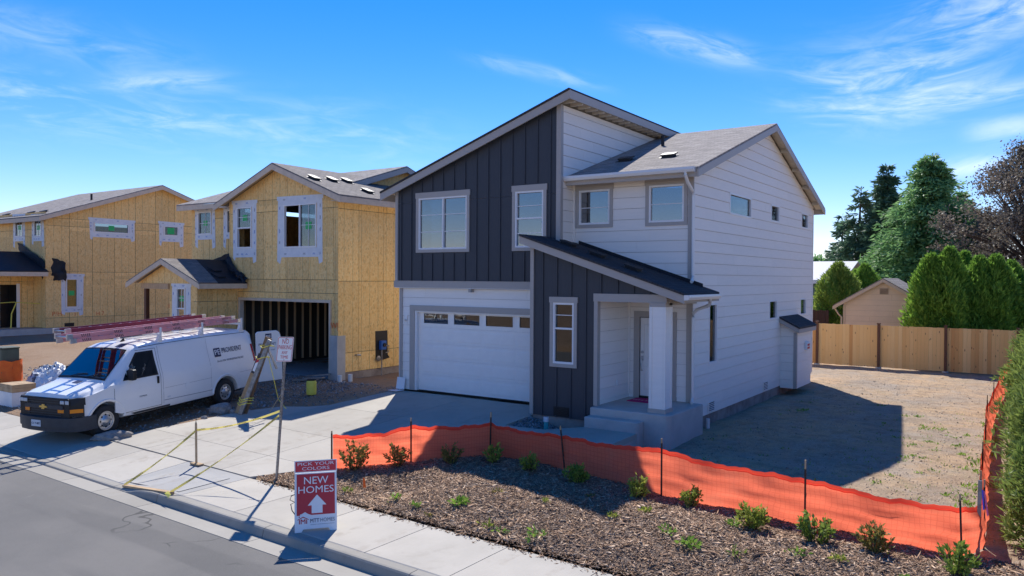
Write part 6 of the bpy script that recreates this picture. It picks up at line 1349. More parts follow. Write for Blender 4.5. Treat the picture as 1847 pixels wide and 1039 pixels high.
# leaning timbers beside the drive
lt = thing('leaning_timbers', 'two weathered timbers tied with yellow rope leaning beside the open van door', 'timber', (-10.47,-4.6,-.25))
a0, a1 = V(-10.55,-4.75,-.25), V(-9.85,-4.35,1.75)
mk('brown_board', Geo().bar(a0+V(.14,.10,0), a1+V(-.06,.12,.02), .20, .04, V(.3,-.9,0)), 'cardboard_brown', lt); mk('grey_board', Geo().bar(a0+V(.20,-.05,0), a1+V(.16,-.02,-.02), .11, .05, V(.3,-.9,0)), 'galv', lt); gb = mk('grey_board', Geo().bar(a0, a1*.5+a0*.5+V(.06,0,.1), .12, .04, V(.3,-.9,0)), 'lumber', lt)
dv = (a1-a0).normalized(); sv = dv.cross(V(.3,-.9,0)).normalized(); nv = sv.cross(dv).normalized()
if nv.dot(CAM-a0) < 0: nv = -nv
frT = frame(a0+(a1-a0)*.66+V(.06,.0,.0)+nv*.05, sv if sv.cross(nv).dot(dv) < 0 else -sv, nv, dv)
stc = mk('sticker_label', Geo().prism(frT, [(-.075,-.26),(.075,-.26),(.075,.30),(-.075,.30)], .0, .004), 'van_grey', lt); mk('white_band', Geo().prism(frT, [(-.05,-.20),(.05,-.20),(.05,.12),(-.05,.12)], .005, .007), 'white_print', stc); mk('red_band', Geo().prism(frT, [(-.05,.02),(.05,.10),(.05,.22),(-.05,.16)], .0075, .009), 'sign_red', stc)
mk('brace', Geo().bar((-9.88,-4.35,1.62),(-9.62,-4.2,.95),.09,.03), 'galv', lt)
for k,z in enumerate((.02,.10,.16,1.25,1.55)):
    c = a0+(a1-a0)*((z+.25)/2.0)+V(.10,.02,0); mk('rope', Geo().tube([c+V(-.16,-.08,.02*(k%2)), c+V(.0,-.14,-.03), c+V(.16,-.06,.03), c+V(.14,.14,.0), c+V(-.1,.16,.02), c+V(-.16,-.08,.02)], .012, 6), 'yellow', lt)
mk('rope', Geo().tube([(-9.85,-4.3,1.3),(-9.75,-4.2,.7),(-9.8,-4.0,.1),(-9.6,-3.9,-.15)], .010, 6), 'yellow', lt); mk('thin_stake', Geo().bar((-9.98,-4.15,-.25),(-9.65,-3.9,.40),.025,.02), 'lumber', lt)
br = thing('yellow_barrel', 'small yellow barrel standing behind the open van door', 'barrel', (-10.9,-1.9,-.12)); mk('barrel_body', Geo().lathe([(.14,0),(.15,.05),(.15,.36),(.13,.42)], frame((-10.9,-1.9,-.12),(1,0,0),(0,0,1),(0,1,0)), 14), 'yellow', br); mk('barrel_lid', Geo().lathe([(.135,.42),(.135,.45)], frame((-10.9,-1.9,-.12),(1,0,0),(0,0,1),(0,1,0)), 14), 'black', br)
# rocks
def rock(label, x, y, sx_, sy_, sz_, seed):
    r = random.Random(seed); bm = bmesh.new(); bmesh.ops.create_icosphere(bm, subdivisions=3, radius=1.)
    for v in bm.verts: k = 1+.16*math.sin(v.co.x*3+seed)+.14*math.sin(v.co.y*4.1+seed*2)+.07*math.sin(v.co.z*7+v.co.x*5)+r.uniform(-.03,.03); v.co = Vector((v.co.x*sx_*k, v.co.y*sy_*k, max(-.3,v.co.z)*sz_*k))
    me = bpy.data.meshes.new('rock'); bm.to_mesh(me); bm.free(); me.materials.append(MATS['rock']); o = bpy.data.objects.new('rock', me); link(o); o.location = (x,y,G(x,y)+.02); o.rotation_euler = (0,0,seed); return tag(o, label, 'rock', 'loose rocks at the drive edge')
rock('large flat rock lying under the front wheel of the van', -10.78,-8.0,.46,.24,.13,1); rock('rounded rock on the soil behind the rear wheel of the van', -11.15,-4.80,.36,.24,.20,2); rock('small stone at the foot of the leaning timbers', -10.75,-4.75,.10,.08,.08,3); rock('fist-sized stone at the drive edge before the wooden stake', -10.75,-5.6,.07,.06,.06,4)
# left-hand plot
ut = thing('utility_box', 'dark green utility pedestal with its base wrapped in orange netting', 'utility box', (-20.9,-5.9,-.15)); q = V(-21.25,-5.9,-.15)
mk('cabinet', Geo().prism(frame(q,(1,0,0),(0,0,1),(0,1,0)), rrect(-.30,.30,-.28,.28,.05,('ne','nw','se','sw')), .0, 1.12), 'util_green', ut, bevel=.02); mk('lid', Geo().prism(frame(q,(1,0,0),(0,0,1),(0,1,0)), rrect(-.32,.32,-.30,.30,.05,('ne','nw','se','sw')), 1.12, 1.17), 'util_green', ut, bevel=.015)
rumpled('netting', 26, 8, lambda u,v: (q.x-.05+(.46+.05*math.sin(u*20))*math.cos(u*6.283), q.y+(.46+.05*math.sin(u*17))*math.sin(u*6.283), q.z-.05+.74*v+.05*math.sin(u*9)*v), 'orange_net_util', ut, .018, 8)
tpile = thing('tarp_heap', 'crumpled heap of black and white plastic sheeting on the bare soil behind the van', 'tarp', (-20.0,-5.2,-.14))
def heap(cx, cy, rx, ry, h, m, seed, name): return rumpled(name, 30, 14, lambda u,v: (cx+rx*(1-v*.92)*math.cos(u*6.283)*(1+.12*math.sin(u*11+seed)), cy+ry*(1-v*.92)*math.sin(u*6.283)*(1+.1*math.sin(u*15)), G(cx,cy)-.05+h*(1-(1-v)**2)*(1+.2*math.sin(u*7+seed))), m, tpile, .045, seed)
heap(-20.0,-5.1,1.05,.75,.52,'tarp',4,'sheeting'); heap(-19.3,-5.3,.8,.6,.66,'wrap_white',6,'sheeting'); heap(-20.6,-4.9,.6,.5,.34,'felt',9,'sheeting')
ls = thing('block_stack', 'stack of tan blocks on a white foam slab at the edge of the plot', 'blocks', (-16.4,-7.35,-.3)); z0 = G(-16.4,-7.3)
mk('foam_slab', Geo().box(-17.25,-16.45,-7.75,-7.10,z0,z0+.40), 'wrap_white', ls)
for j in range(2):
    for i in range(5): mk('block', Geo().box(-17.24+.158*i,-17.24+.158*i+.150,-7.74,-7.12,z0+.402+.11*j,z0+.402+.11*j+.104), 'lumber', ls)
for k in range(4):
    bd = thing('board', ('bowed white board lowest of the pile at the left edge','second white board up in the pile at the left edge','third white board in the pile at the left edge','topmost white board of the pile at the left edge')[k], 'board', (-18.2,-7.5,zs(-18)+.05*k), 'white boards piled by the sidewalk'); mk('plank', Geo().bar((-19.6,-7.75+.1*k,G(-19,-7.6)+.05+.06*k),(-17.15,-7.60+.1*k,G(-17,-7.6)+.05+.06*k),.24,.045), 'white' if k%2 else 'lumber', bd)
for k,(x,y,a,l) in enumerate(((-22.3,-3.6,.4,1.1),(-23.2,-2.5,-.3,1.4),(-20.4,-3.1,.9,.8),(-18.9,-2.6,.1,1.2))):
    sc = thing('scrap_lumber', ('scrap board lying behind the utility box','long scrap board on the soil before the far-left porch','short scrap board behind the tarp heap','scrap board lying behind the van roof')[k], 'board', (x,y,G(x,y)), 'scrap lumber on the left plot'); dx, dy = l/2*math.cos(a), l/2*math.sin(a); mk('plank', Geo().bar((x-dx,y-dy,G(x,y)+.02),(x+dx,y+dy,G(x,y)+.05),.14,.04), 'lumber', sc)
for k,(x,y,a,l) in enumerate(((-12.95,-.35,.35,.9),(-12.75,-.15,.20,.7),(-12.9,.15,.5,.8))):
    sc = thing('scrap_lumber', ('lowest grey offcut beside the open garage','middle grey offcut beside the open garage','topmost grey offcut beside the open garage')[k], 'board', (x,y,-.05), 'offcuts at the garage opening'); dx, dy = l/2*math.cos(a), l/2*math.sin(a); mk('plank', Geo().bar((x-dx,y-dy,-.03+.05*k),(x+dx,y+dy,.02+.06*k),.18,.04), 'galv', sc)
for k,(x,y) in enumerate(((-11.95,.22),(-11.88,.62))): tag(mk('pipe_stub', Geo().tube([(x,y,-.25),(x,y,.16)], .075, 12), 'pvc', None, smooth=40), ('left white drain stub at the corner of the unfinished garage','right white drain stub at the corner of the unfinished garage')[k], 'pipe', 'drain stubs')
cp = thing('cleanout_pipe', 'teal cleanout pipe with a white cap in the gravel below the dark wall', 'pipe', (-2.72,-1.75,-.25)); mk('pipe', Geo().tube([(-2.72,-1.75,-.35),(-2.72,-1.75,-.06)], .055, 12), 'teal', cp, smooth=40); mk('cap', Geo().tube([(-2.72,-1.75,-.06),(-2.72,-1.75,.05)], .065, 12), 'white', cp, smooth=40)
# little builder's card by the garage
fm_ = frame((-8.98,-.10,.0),(1,0,0),(0,-1,0),V(0,.12,1).normalized()); cdm = thing('builder_card', 'white card with a house emblem leaning at the left foot of the garage wall', 'sign', (-8.98,-.12,-.03)); cb = mk('card', Geo().prism(fm_, [(-.17,.0),(.16,.0),(.17,.36),(-.15,.36)], .0, .006), 'white_print', cdm); house_logo(cb, fm_, .0, .17, .13, 'navy_print')
mk('card_foot', Geo().prism(lambda a,b_,c=0.: V(-8.98+a,-.10+b_,-.035+c), [(-.17,0),(.16,0),(.10,-.30),(-.28,-.24)], .0, .012), 'white_print', cdm)
# doormat
dm = thing('doormat', 'magenta doormat with pale lettering lying before the front door', 'doormat', (-.95,.25,.342)); dmm = mk('mat', Geo().box(-1.42,-.48,-.05,.56,.342,.356), 'magenta', dm, bevel=.004); lettering(dmm, frame((-.95,.20,.357),(1,0,0),(0,0,1),(0,1,0)), 0, 0, .001, 'MTT HOMES', .16, 'pink_print', width=.8, depth=.0005)
# marker flag, survey stake
fg = thing('marker_flag', 'small orange marker flag on a wire in the dark hollow of the bed', 'flag', (-3.2,-7.38,-.5)); zf = zbed(-3.2,-7.38); mk('wire', Geo().tube([(-3.2,-7.38,zf-.05),(-3.2,-7.38,zf+.26)], .004, 5), 'metal', fg); mk('flag', Geo().add([(-3.2,-7.38,zf+.26),(-3.13,-7.40,zf+.25),(-3.12,-7.38,zf+.08),(-3.19,-7.385,zf+.07)], [(0,1,2,3)]), 'orange_net_util', fg)
sv_ = thing('survey_stake', 'grey survey stake with pink and blue ribbons at the fence corner', 'stake', (6.44,-4.95,-.42)); mk('shaft', Geo().bar((6.42,-4.98,-.5),(6.44,-4.96,.60),.05,.022), 'galv', sv_); mk('blue_ribbon', Geo().add([(6.46,-5.0,.48),(6.48,-5.0,.48),(6.50,-5.02,.22),(6.48,-5.02,.20)], [(0,1,2,3)]), 'ribbon_blue', sv_); mk('pink_ribbon', Geo().add([(6.48,-4.99,.47),(6.50,-4.99,.46),(6.55,-5.0,.14),(6.53,-5.0,.12)], [(0,1,2,3)]), 'ribbon_pink', sv_)

# ------------------------------------------------------------------ buildings behind the fence
def at(px, depth): d = fw+ri2*((px-923.5)/1396.7); return CAM.x+d.x*depth, CAM.y+d.y*depth
gx0, gx1, gy = -.85, 2.75, 22.5; gc = (gx0+gx1)/2
sh = thing('garden_shed', 'tan gable-fronted shed with lap siding showing over the wooden fence', 'shed', (gc,gy+1.5,-.4)); frH = frame((0,gy,0),(1,0,0),(0,-1,0)); gz = lambda x: 3.50-.60*abs(x-gc)
w = part(sh, 'front_wall'); lap_wall(w, frH, [(gx0,-.4),(gx1,-.4),(gx1,gz(gx1)-.06),(gc,gz(gc)-.06),(gx0,gz(gx0)-.06)], [], 'tan_siding', .26)
for x in (gx0+.05,gx1-.05): mk('corner_board', Geo().mbox(frH, x-.05, x+.05, -.4, 2.2, .02, .04), 'tan_trim', w)
gvn = mk('gable_vent', Geo().mbox(frH, gc-.20, gc+.20, 2.72, 3.02, .02, .035), 'tan_trim', w)
for i in range(5): mk('louvre', Geo().mbox(frH, gc-.17, gc+.17, 2.745+.055*i, 2.77+.055*i, .035, .05), 'dark_brown', gvn)
mk('left_wall', Geo().box(gx0,gx0+.04,gy,gy+4,-.4,2.2), 'tan_siding', sh); mk('right_wall', Geo().box(gx1-.04,gx1,gy,gy+4,-.4,2.2), 'tan_siding', sh); mk('rear_wall', Geo().box(gx0,gx1,gy+3.95,gy+4,-.4,2.3), 'tan_siding', sh)
r1 = slab_roof(sh, 'roof', [(gc,gy-.35,gz(gc)),(gx1+.4,gy-.35,gz(gx1+.4)),(gx1+.4,gy+4.2,gz(gx1+.4)),(gc,gy+4.2,gz(gc))], .05, 'shingle_x_light'); slab_roof(r1, 'left_slope', [(gc,gy-.35,gz(gc)),(gx0-.4,gy-.35,gz(gx0-.4)),(gx0-.4,gy+4.2,gz(gx0-.4)),(gc,gy+4.2,gz(gc))], .05, 'shingle_x_light')
gable_fascia(r1, frame((0,gy-.36,0),(1,0,0),(0,-1,0)), [(gx0-.42,gz(gx0-.42)-.05),(gc,gz(gc)-.05)], .15, m='tan_trim'); gable_fascia(r1, frame((0,gy-.36,0),(1,0,0),(0,-1,0)), [(gc+.001,gz(gc)-.05),(gx1+.42,gz(gx1+.42)-.05)], .15, m='tan_trim')
mk('downpipe', Geo().tube([(gx0-.36,gy-.2,gz(gx0-.4)-.12),(gx0-.2,gy-.1,1.75),(gx0-.06,gy-.06,1.6),(gx0-.06,gy-.06,-.4)], .04, 8), 'tan_trim', sh)
slab_roof(sh, 'lean_to_roof', [(gx1+.2,gy+2.2,2.55),(gx1+2.4,gy+2.2,2.75),(gx1+2.4,gy+4.5,3.0),(gx1+.2,gy+4.5,3.0)], .06, 'shingle_y')
def plain_house(name, label, x0, x1, y0, y1, ze, zr, wm, rm):
    h = thing(name, label, 'house', ((x0+x1)/2,(y0+y1)/2,-.4)); mk('wall', Geo().box(x0,x1,y0,y1,-.4,ze), wm, h); ym = (y0+y1)/2
    r_ = slab_roof(h, 'roof', [(x0-.5,y0-.5,ze-.1),(x1+.5,y0-.5,ze-.1),(x1+.5,ym,zr),(x0-.5,ym,zr)], .08, rm); slab_roof(r_, 'rear_slope', [(x0-.5,y1+.5,ze-.1),(x1+.5,y1+.5,ze-.1),(x1+.5,ym,zr),(x0-.5,ym,zr)], .08, rm)
    mk('fascia', Geo().box(x0-.5,x1+.5,y0-.55,y0-.51,ze-.35,ze-.12), 'white', r_)
    for i in range(3):
        a = x0+(x1-x0)*(.2+.3*i); fr_ = frame((0,y0,0),(1,0,0),(0,-1,0)); f = mk('window', Geo().mbox(fr_, a-.6, a+.6, 1.0, 2.2, .0, .04), 'white', h); mk('pane', Geo().mbox(fr_, a-.54, a+.54, 1.06, 2.14, .041, .045), 'glass', f)
    return h
plain_house('neighbouring_house', 'distant teal house with a pale metal roof glimpsed beside the finished house', -14, -3.9, 36, 44, 3.5, 4.7, 'teal_wall', 'pale_roof')
nh = plain_house('neighbouring_house', 'distant house with a grey roof and skylight behind the far-right shrubs', 8.0, 18, 40, 50, 3.2, 5.1, 'tan_siding', 'shingle_y')
mk('skylight', Geo().prism(lambda a,b_,c=0.: V(a,b_,3.2+(b_-39.5)*.345+c), [(10.6,41),(11.6,41),(11.6,42),(10.6,42)], .0, .15), 'light_lens', nh)
bf = thing('board_fence', 'old dark brown fence between the finished house and the clipped conifers', 'fence', (-4,26,-.4))
for i in range(22): piece('fence_board', 'dark_brown', bf, -6.0+.17*i, -5.84+.17*i, 26, 26.03, -.4, 1.75+.03*(i%2))

# ------------------------------------------------------------------ vegetation
def conifer(name, label, px, depth, H, Rr, m, nb, nsp, size, lean=0., sparse=1., seed=0, base=-.4, pw=.85, vary=.5, wid=.30, long=2.3):
    global rng; rng = np.random.default_rng(seed); x, y = at(px, depth); t = thing(name, label, 'tree', (x,y,base), 'conifers behind the fence')
    mk('trunk', Geo().tube([(x,y,base),(x+lean*.3,y,base+H*.3),(x+lean*.7,y,base+H*.7),(x+lean,y,base+H*.97)], [.035*H*.8,.028*H*.8,.012*H*.8,.02], 10), 'bark', t, smooth=60)
    zt = rng.beta(1.05,1.25,nb)*.97+.02; az = rng.uniform(0,2*np.pi,nb); Ls = Rr*((1-zt)**pw)*(1.12-vary+vary*rng.random(nb))*(np.minimum(1,.55+zt*3.2))+.12
    pos = []; nr = []; sz = []; lb = Geo()
    for k in range(nb):
        z0 = base+zt[k]*H; L = Ls[k]; d = np.array([np.cos(az[k]),np.sin(az[k]),0.]); n_ = max(6,int(nsp*(L/Rr+.12)*sparse)); u = rng.random(n_)**.75
        up_ = .16*L*(1-zt[k])*(np.sin(u*2.2))-.42*L*u**2*(1-zt[k]*.8)
        p = np.array([x+lean*zt[k],y,z0])+d*(u*L)[:,None]; p[:,2] += up_
        w_ = (.10+.22*L*(1-u*.7))[:,None]*rng.normal(size=(n_,1))*.55; p += np.array([-d[1],d[0],0])*w_; p[:,2] += rng.normal(size=n_)*.05*L-.10*abs(w_[:,0])
        pos.append(p); nr.append(np.tile(d*.9+np.array([0,0,-.25]),(n_,1))+np.array([-d[1],d[0],0])*np.sign(w_)*.7); sz.append(size*(.6+.6*rng.random(n_)))
        if k%2 == 0: lb.tube([(x+lean*zt[k],y,z0),(x+lean*zt[k]+d[0]*L*.5,y+d[1]*L*.5,z0+.05*L),(x+lean*zt[k]+d[0]*L*.85,y+d[1]*L*.85,z0-.2*L)], [.02+.012*L,.015+.006*L,.008], 4, False)
    mk('limbs', lb, 'bark', t, recalc=False); foliage('crown', np.concatenate(pos), np.concatenate(sz), m, t, normals=np.concatenate(nr), long=long, wid=wid)
    return t
conifer('fir_tree', 'large bright green spreading conifer, tallest behind the tan shed', 1676, 62, 13.9, 7.4, 'leaf_fir', 620, 170, .22, seed=21, pw=.74, vary=.72)
conifer('fir_tree', 'dark narrow conifer rising just left of the tallest one', 1597, 68, 14.0, 4.0, 'leaf_fir_dark', 380, 120, .26, seed=22, vary=.7)
conifer('fir_tree', 'sparse dark fir with open branches farthest left, next to the gable', 1541, 70, 12.4, 4.2, 'leaf_fir_dark', 150, 90, .27, lean=.5, sparse=.8, seed=23, vary=.75)
conifer('fir_tree', 'small sparse dark fir tip half hidden beside the open-branched fir', 1518, 74, 10.0, 3.0, 'leaf_fir_dark', 120, 80, .26, seed=24, vary=.7)
conifer('fir_tree', 'shorter mid-green conifer filling the gap right of the tallest one', 1732, 67, 11.6, 5.4, 'leaf_fir', 420, 130, .24, seed=26, vary=.7)
def broadleaf(name, label, px, depth, H, Rx, m, clumps, per, size, seed, base=-.4):
    global rng; rng = np.random.default_rng(seed); r = random.Random(seed); x, y = at(px, depth); t = thing(name, label, 'tree', (x,y,base)); lb = Geo(); pos = []; sz = []
    mk('trunk', Geo().tube([(x,y,base),(x+.1,y,base+H*.2),(x-.1,y,base+H*.45)], [.4,.32,.2], 10), 'bark', t, smooth=60)
    for k in range(clumps):
        a = r.uniform(0,6.283); e = r.uniform(.0,1.)**.8; rr = Rx*math.sqrt(max(.05,1-(e*1.9-.8)**2*.95))*r.uniform(.55,1.08); c = np.array([x+rr*math.cos(a), y+rr*math.sin(a), base+H*(.17+.83*e)])
        if e > .6: c[:2] = np.array([x,y])+(c[:2]-np.array([x,y]))*(1.25-e*.6)
        rad = r.uniform(.35,.95); n_ = int(per*rad*r.uniform(.5,1.2)); q = rng.normal(size=(n_,3))*np.array([rad*.62,rad*.62,rad*.34]); pos.append(c+q); sz.append(size*(.6+.7*rng.random(n_)))
        j = np.array([x,y,base+H*(.2+.35*e)]); lb.tube([tuple(j), tuple(j*.5+c*.5+np.array([0,0,.3])), tuple(c)], [.09,.05,.015], 5, False)
    mk('limbs', lb, 'bark', t, recalc=False); foliage('crown', np.concatenate(pos), np.concatenate(sz), m, t, long=1.5); return t
broadleaf('copper_beech', 'tall purple-brown broadleaf tree at the right edge of the picture', 1862, 50, 12.6, 5.0, 'leaf_copper', 230, 215, .13, 31)
broadleaf('copper_beech', 'lower purple-leaved tree behind the row of clipped conifers', 1795, 58, 8.6, 3.6, 'leaf_copper', 120, 215, .13, 32)
broadleaf('far_tree', 'distant green tree seen low beside the gable wall', 1462, 95, 6.3, 5.0, 'leaf_fir', 120, 120, .35, 33)
def arbor(name, label, x, y, H, Rr, m, n_, size, seed, base=-.4, group=None, flat=.0, core='leaf_arbor', cat='conifer', shape=None, long=2.0, wid=.42, fan=0):
    global rng; rng = np.random.default_rng(seed); t = thing(name, label, cat, (x,y,base), group)
    sh_ = shape or (lambda v: np.where(v < .12, .80+1.6*v, np.clip(1.0-.10*v-.90*np.clip((v-.58)/.43,0,1)**1.8, 0, 1)))
    lump = lambda a,v: 1+.12*np.sin(a*3+seed)+.11*np.sin(a*5+v*9+seed*2)+.09*np.sin(v*17+a*2)+.06*np.sin(a*11+v*23+seed)
    mk('trunk', Geo().tube([(x,y,base-.1),(x,y,base+H*.8)], [.09,.03], 7), 'bark', t)
    g_ = Geo(); nv, na_ = 14, 18
    for j in range(nv+1):
        v = j/nv
        for i in range(na_): a = 2*math.pi*i/na_; rr = float(Rr*sh_(np.array(v))*lump(a,v)*.80+.01); g_.v.append((x+rr*math.cos(a), y+rr*math.sin(a), base+.08+v*H*.94))
    for j in range(nv):
        for i in range(na_): g_.f.append((j*na_+i, j*na_+(i+1)%na_, (j+1)*na_+(i+1)%na_, (j+1)*na_+i))
    mk('inner_foliage', g_, core, t)
    v = rng.random(n_)**.9; a = rng.uniform(0,2*np.pi,n_); rr = Rr*sh_(v)*lump(a,v)*(.74+.30*rng.random(n_)); pos = np.stack([x+rr*np.cos(a), y+rr*np.sin(a), base+.03+v*H*.97], 1)
    nr = np.stack([np.cos(a)*.8, np.sin(a)*.8, .75+.0*a+.8*v], 1)
    if fan:   # flat sprays: fans of narrow fronds from one point
        d0 = nr+rng.normal(size=nr.shape)*.45; out_ = 1+.20*rng.random(n_)**3; pos[:,0] = x+(pos[:,0]-x)*out_; pos[:,1] = y+(pos[:,1]-y)*out_; s0 = np.cross(d0, rng.normal(size=d0.shape)); s0 /= np.linalg.norm(s0,axis=1,keepdims=True); P2 = []; N2 = []
        for k in range(fan): an = (k/(fan-1)-.5)*2.0; st = rng.random((n_,1)); P2.append(pos+d0*size*(.2+1.8*k/fan)*.5); N2.append(d0*math.cos(an)*1.6+s0*math.sin(an)*1.6)
        pos = np.concatenate(P2); nr = np.concatenate(N2); n_ = len(pos)
    foliage('crown', pos, size*(.55+.8*rng.random(n_)), m, t, normals=nr, long=long, wid=wid); return t
GA = 'clipped conifers behind the fence'
for k,(px,dep,H,Rr,lab) in enumerate(((1512,42.5,4.75,1.25,'broad yellow-green conifer bush left of the tan shed'),(1560,45,4.7,.95,'slim upright conifer bush just left of the shed roof'),(1583,47,3.9,.6,'smallest pointed conifer bush peeping over the shed roof'),(1545,47,4.4,.8,'conifer bush squeezed between the two left of the shed'))):
    x, y = at(px, dep); arbor('columnar_conifer', lab, x, y, H, Rr, 'leaf_arbor2' if k == 0 else 'leaf_arbor', 9000, .10, 40+k, group=GA, long=2.4, wid=.34)
for k,(px,dep,H,Rr,lab) in enumerate(((1679,33.7,4.93,1.06,'leftmost tall columnar conifer of the row, beside the tan shed'),(1712,33.3,5.23,1.04,'second columnar conifer from the shed, tallest of the row'),(1740,34.7,5.08,1.01,'third columnar conifer from the shed, set a little back'),(1766,33.2,4.83,1.04,'fourth columnar conifer from the shed'),(1796,33.0,4.88,1.08,'fifth columnar conifer from the shed, broad and dense'),(1824,33.5,4.63,1.04,'sixth columnar conifer from the shed, next to the grey roof'),(1858,32.7,3.88,0.87,'low columnar conifer at the right end of the row'))):
    x, y = at(px, dep); arbor('columnar_conifer', lab, x, y, H, Rr*.84, 'leaf_arbor', 10000, .095, 60+k, group=GA, long=2.4, wid=.34)
dome = lambda v: np.clip(np.sqrt(np.clip(1-((v-.38)/.64)**2,0,1)), .05, 1)
HL = ['nearest and lowest feathery conifer shrub at the right edge, beyond the survey stake','feathery conifer shrub overhanging the orange fence corner','second feathery conifer shrub from the fence corner','third feathery conifer shrub along the right boundary','fourth feathery conifer shrub along the right boundary','fifth feathery conifer shrub along the right boundary','sixth feathery conifer shrub along the right boundary','farthest feathery conifer shrub, beside the end of the wooden fence']
for k,(x,y,H,Rr,n_,sz_) in enumerate(((7.80,-4.3,1.75,.85,4200,.044),(7.88,-2.4,2.3,1.0,5200,.046),(7.80,-.3,2.5,1.0,4600,.048),(7.72,2.0,2.4,1.0,3600,.052),(7.66,4.6,2.4,1.0,2600,.06),(7.62,7.6,2.4,1.02,2000,.07),(7.62,11.0,2.3,1.02,1700,.08),(7.62,14.8,2.3,1.02,1500,.09))):
    arbor('hedge_conifer', HL[k], x, y, H, Rr, 'leaf_hedge', n_, sz_, 80+k, base=-.45, group='conifer hedge on the right boundary', core='leaf_arbor', shape=dome, cat='shrub', long=3.0, wid=.26, fan=7)
def shrub(label, x, y, H, Rr, m, n_, seed, size=.05, upright=.6):
    global rng; rng = np.random.default_rng(seed); r = random.Random(seed); z = zbed(x,y)-.02; t = thing('shrub', label, 'shrub', (x,y,z), 'young shrubs along the orange fence'); st = Geo(); pos = []; nr = []; S = 13
    for k in range(S):
        a = r.uniform(0,6.283); rad = Rr*math.sqrt(r.random())*.95; tip = np.array([x+rad*math.cos(a), y+rad*math.sin(a), z+H*(1-.45*(rad/Rr)**2)*r.uniform(.72,1.05)]); b0_ = np.array([x+.02*math.cos(a), y+.02*math.sin(a), z-.02]); mid = b0_*.5+tip*.5+np.array([.12*rad*math.cos(a),.12*rad*math.sin(a),.0])
        st.tube([tuple(b0_),tuple(mid),tuple(tip)], [.009,.006,.003], 4, False); u = np.clip(rng.beta(2.2,1.1,n_//S),0,1)[:,None]; c = b0_*(1-u)**2+2*mid*u*(1-u)+tip*u**2; dr = tip-mid; pos.append(c+rng.normal(size=c.shape)*.022); nr.append(np.tile(np.array([math.cos(a)*.5,math.sin(a)*.5,upright]),(len(c),1)))
    mk('stems', st, 'bark', t, recalc=False); foliage('leaves', np.concatenate(pos), size*(.6+.7*rng.random(sum(len(p) for p in pos))), m, t, normals=np.concatenate(nr), long=1.7); return t
SHR = [((-4.05,-6.75),.68,.40,'leaf_shrub_red',620,'largest dark red-tipped shrub at the left end of the orange fence'),((-3.55,-6.05),.55,.30,'leaf_shrub_red',420,'second red-tipped shrub from the left end of the orange fence'),((-2.85,-5.20),.50,.27,'leaf_shrub_red',340,'third red-tipped shrub from the left, before the straight fence panel'),
       ((-2.15,-4.70),.52,.22,'leaf_shrub',300,'lanky yellow-green shrub with a reddish tip at the bend of the fence'),((-1.10,-4.95),.42,.24,'leaf_shrub',320,'pale green shrub just right of the bend of the fence'),((.05,-5.10),.40,.30,'leaf_shrub_dark',520,'dense round bright green shrub below the porch steps'),
       ((1.38,-5.30),.46,.25,'leaf_shrub',360,'leaning yellow-green shrub with orange tips before a fence stake'),((2.35,-5.35),.42,.22,'leaf_shrub',320,'upright narrow yellow-green shrub between two fence stakes'),((3.50,-5.85),.46,.32,'leaf_shrub',520,'full round yellow-green shrub at the middle of the right fence run'),
       ((4.45,-5.95),.50,.33,'leaf_shrub_dark',460,'open green shrub standing before a dark fence stake'),((5.25,-5.90),.46,.30,'leaf_shrub_red',400,'sparse bronze-tinged shrub near the right end of the bed'),((6.25,-6.15),.50,.36,'leaf_shrub_dark',480,'bushy green shrub at the right end by the survey stake')]
for k,((x,y),H,Rr,m,n_,lab) in enumerate(SHR): shrub(lab, x, y, H*.88, Rr*(.80 if k > 2 else .88), m, n_, 100+k, .046 if k > 2 else .044)
SM = [((-3.21,-7.74),1.0,'leaf_shrub','pale seedling nearest the folding sign, at the edge of the hollow'),((-2.18,-7.62),1.2,'leaf_weed','bright seedling right of the orange marker flag'),((-1.56,-7.76),.9,'leaf_weed','low seedling close to the sidewalk, left of the mound'),((-.96,-7.35),1.2,'leaf_weed','broad green seedling on the left slope of the mound'),((-1.15,-7.93),.7,'leaf_shrub_red','tiny bronze seedling at the sidewalk edge'),
 ((-.02,-7.81),1.0,'leaf_shrub','yellowish seedling at the sidewalk below the mound'),((.29,-7.87),.9,'leaf_weed','flat green seedling beside the yellowish one at the sidewalk'),((-.72,-6.61),.8,'leaf_shrub_red','brownish seedling high on the left of the mound'),((.32,-6.63),.7,'leaf_shrub','small pale seedling in the middle of the mound'),((.72,-5.91),.8,'leaf_shrub_red','bronze seedling just below the dense round shrub'),
 ((.87,-7.77),1.3,'leaf_weed','largest leafy seedling near the sidewalk'),((1.55,-6.62),.8,'leaf_shrub','yellow-green seedling in the middle of the bed'),((1.9,-6.13),.9,'leaf_shrub','seedling below the leaning yellow-green shrub'),((2.55,-6.79),1.1,'leaf_weed','green seedling in the right half of the bed'),((3.01,-7.09),1.2,'leaf_weed','wide green seedling low in the right half of the bed'),
 ((3.26,-5.94),.9,'leaf_weed','seedling close beside the full round shrub'),((3.65,-7.03),1.0,'leaf_shrub_dark','dark seedling at the lower right of the bed'),((4.39,-6.60),1.0,'leaf_weed','seedling below the open green shrub'),((4.93,-6.60),1.1,'leaf_shrub','bright seedling below the bronze-tinged shrub'),((5.75,-6.75),.9,'leaf_weed','rightmost seedling in the bed, near the survey stake')]
rng = np.random.default_rng(5)
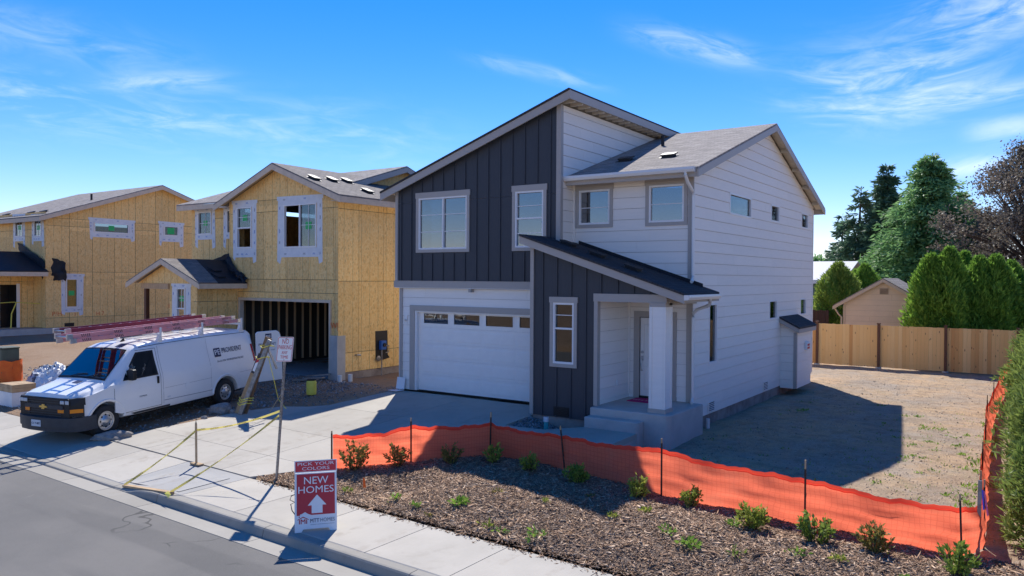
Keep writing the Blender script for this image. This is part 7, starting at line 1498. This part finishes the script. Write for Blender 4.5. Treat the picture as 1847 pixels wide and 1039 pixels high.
for k,((x,y),s,m,lab) in enumerate(SM):
    z = zbed(x,y); t = thing('seedling', lab, 'plant', (x,y,z), 'groundcover seedlings in the mulch'); n_ = int(random.choice((26,36,58))*s)
    pos = np.array([x,y,z])+rng.normal(size=(n_,3))*np.array([.045,.045,.018])*s+np.array([0,0,.035*s]); nr = np.stack([pos[:,0]-x,pos[:,1]-y,np.full(n_,.05)],1)*14
    foliage('leaves', pos, .040*s*(.6+.7*rng.random(n_)), m, t, normals=nr, long=1.9); mk('stem', Geo().tube([(x,y,z-.02),(x,y,z+.04)], .004, 4), 'bark', t)
# weeds: tufts of grass and broad leaves over the yard and along the right fence
P_ = []; N_ = []; S_ = []
def tuft(x, y, n_, h, sp):
    z = ZG(x,y); P_.append(np.array([x,y,z])+rng.normal(size=(n_,3))*np.array([sp,sp,.004])); a = rng.normal(size=(n_,3))*.55; a[:,2] = 1.; N_.append(a); S_.append(h*(.5+.8*rng.random(n_)))
for x,y in [(1.47,5.64),(3.61,5.06),(4.26,3.27),(4.92,5.06),(5.41,3.7),(5.35,1.83),(4.57,4.8),(5.96,-2.0),(4.76,-.98),(4.52,-1.91),(6.08,.24),(5.77,1.8),(5.2,-.4),(5.5,-.1),(4.9,.9),(4.6,2.2),(5.0,2.6),(5.7,2.9),(5.9,4.4),(4.2,6.4),(3.1,8.2)]:
    for _ in range(random.randint(1,3)): tuft(x+random.gauss(0,.12), y+random.gauss(0,.2), 18, .042, .06)
for _ in range(60): tuft(6.12+random.gauss(0,.12), random.uniform(-4,16), 12, .06, .07)
for _ in range(70): tuft(random.uniform(3.2,6.2), random.uniform(-4.2,7), 6, .03, .09)
for _ in range(30): tuft(random.uniform(.6,6), random.uniform(-4.2,9), 8, .035, .06)
wd = foliage('weeds', np.concatenate(P_), np.concatenate(S_), 'leaf_weed', None, kind='stuff', normals=np.concatenate(N_), long=1.5, wid=.30); tag(wd, 'scattered green weeds and grass tufts on the bare yard', 'weeds')
print('TRIS', sum(len(m.loop_triangles) or sum(max(1,p.loop_total-2) for p in m.polygons) for m in bpy.data.meshes))
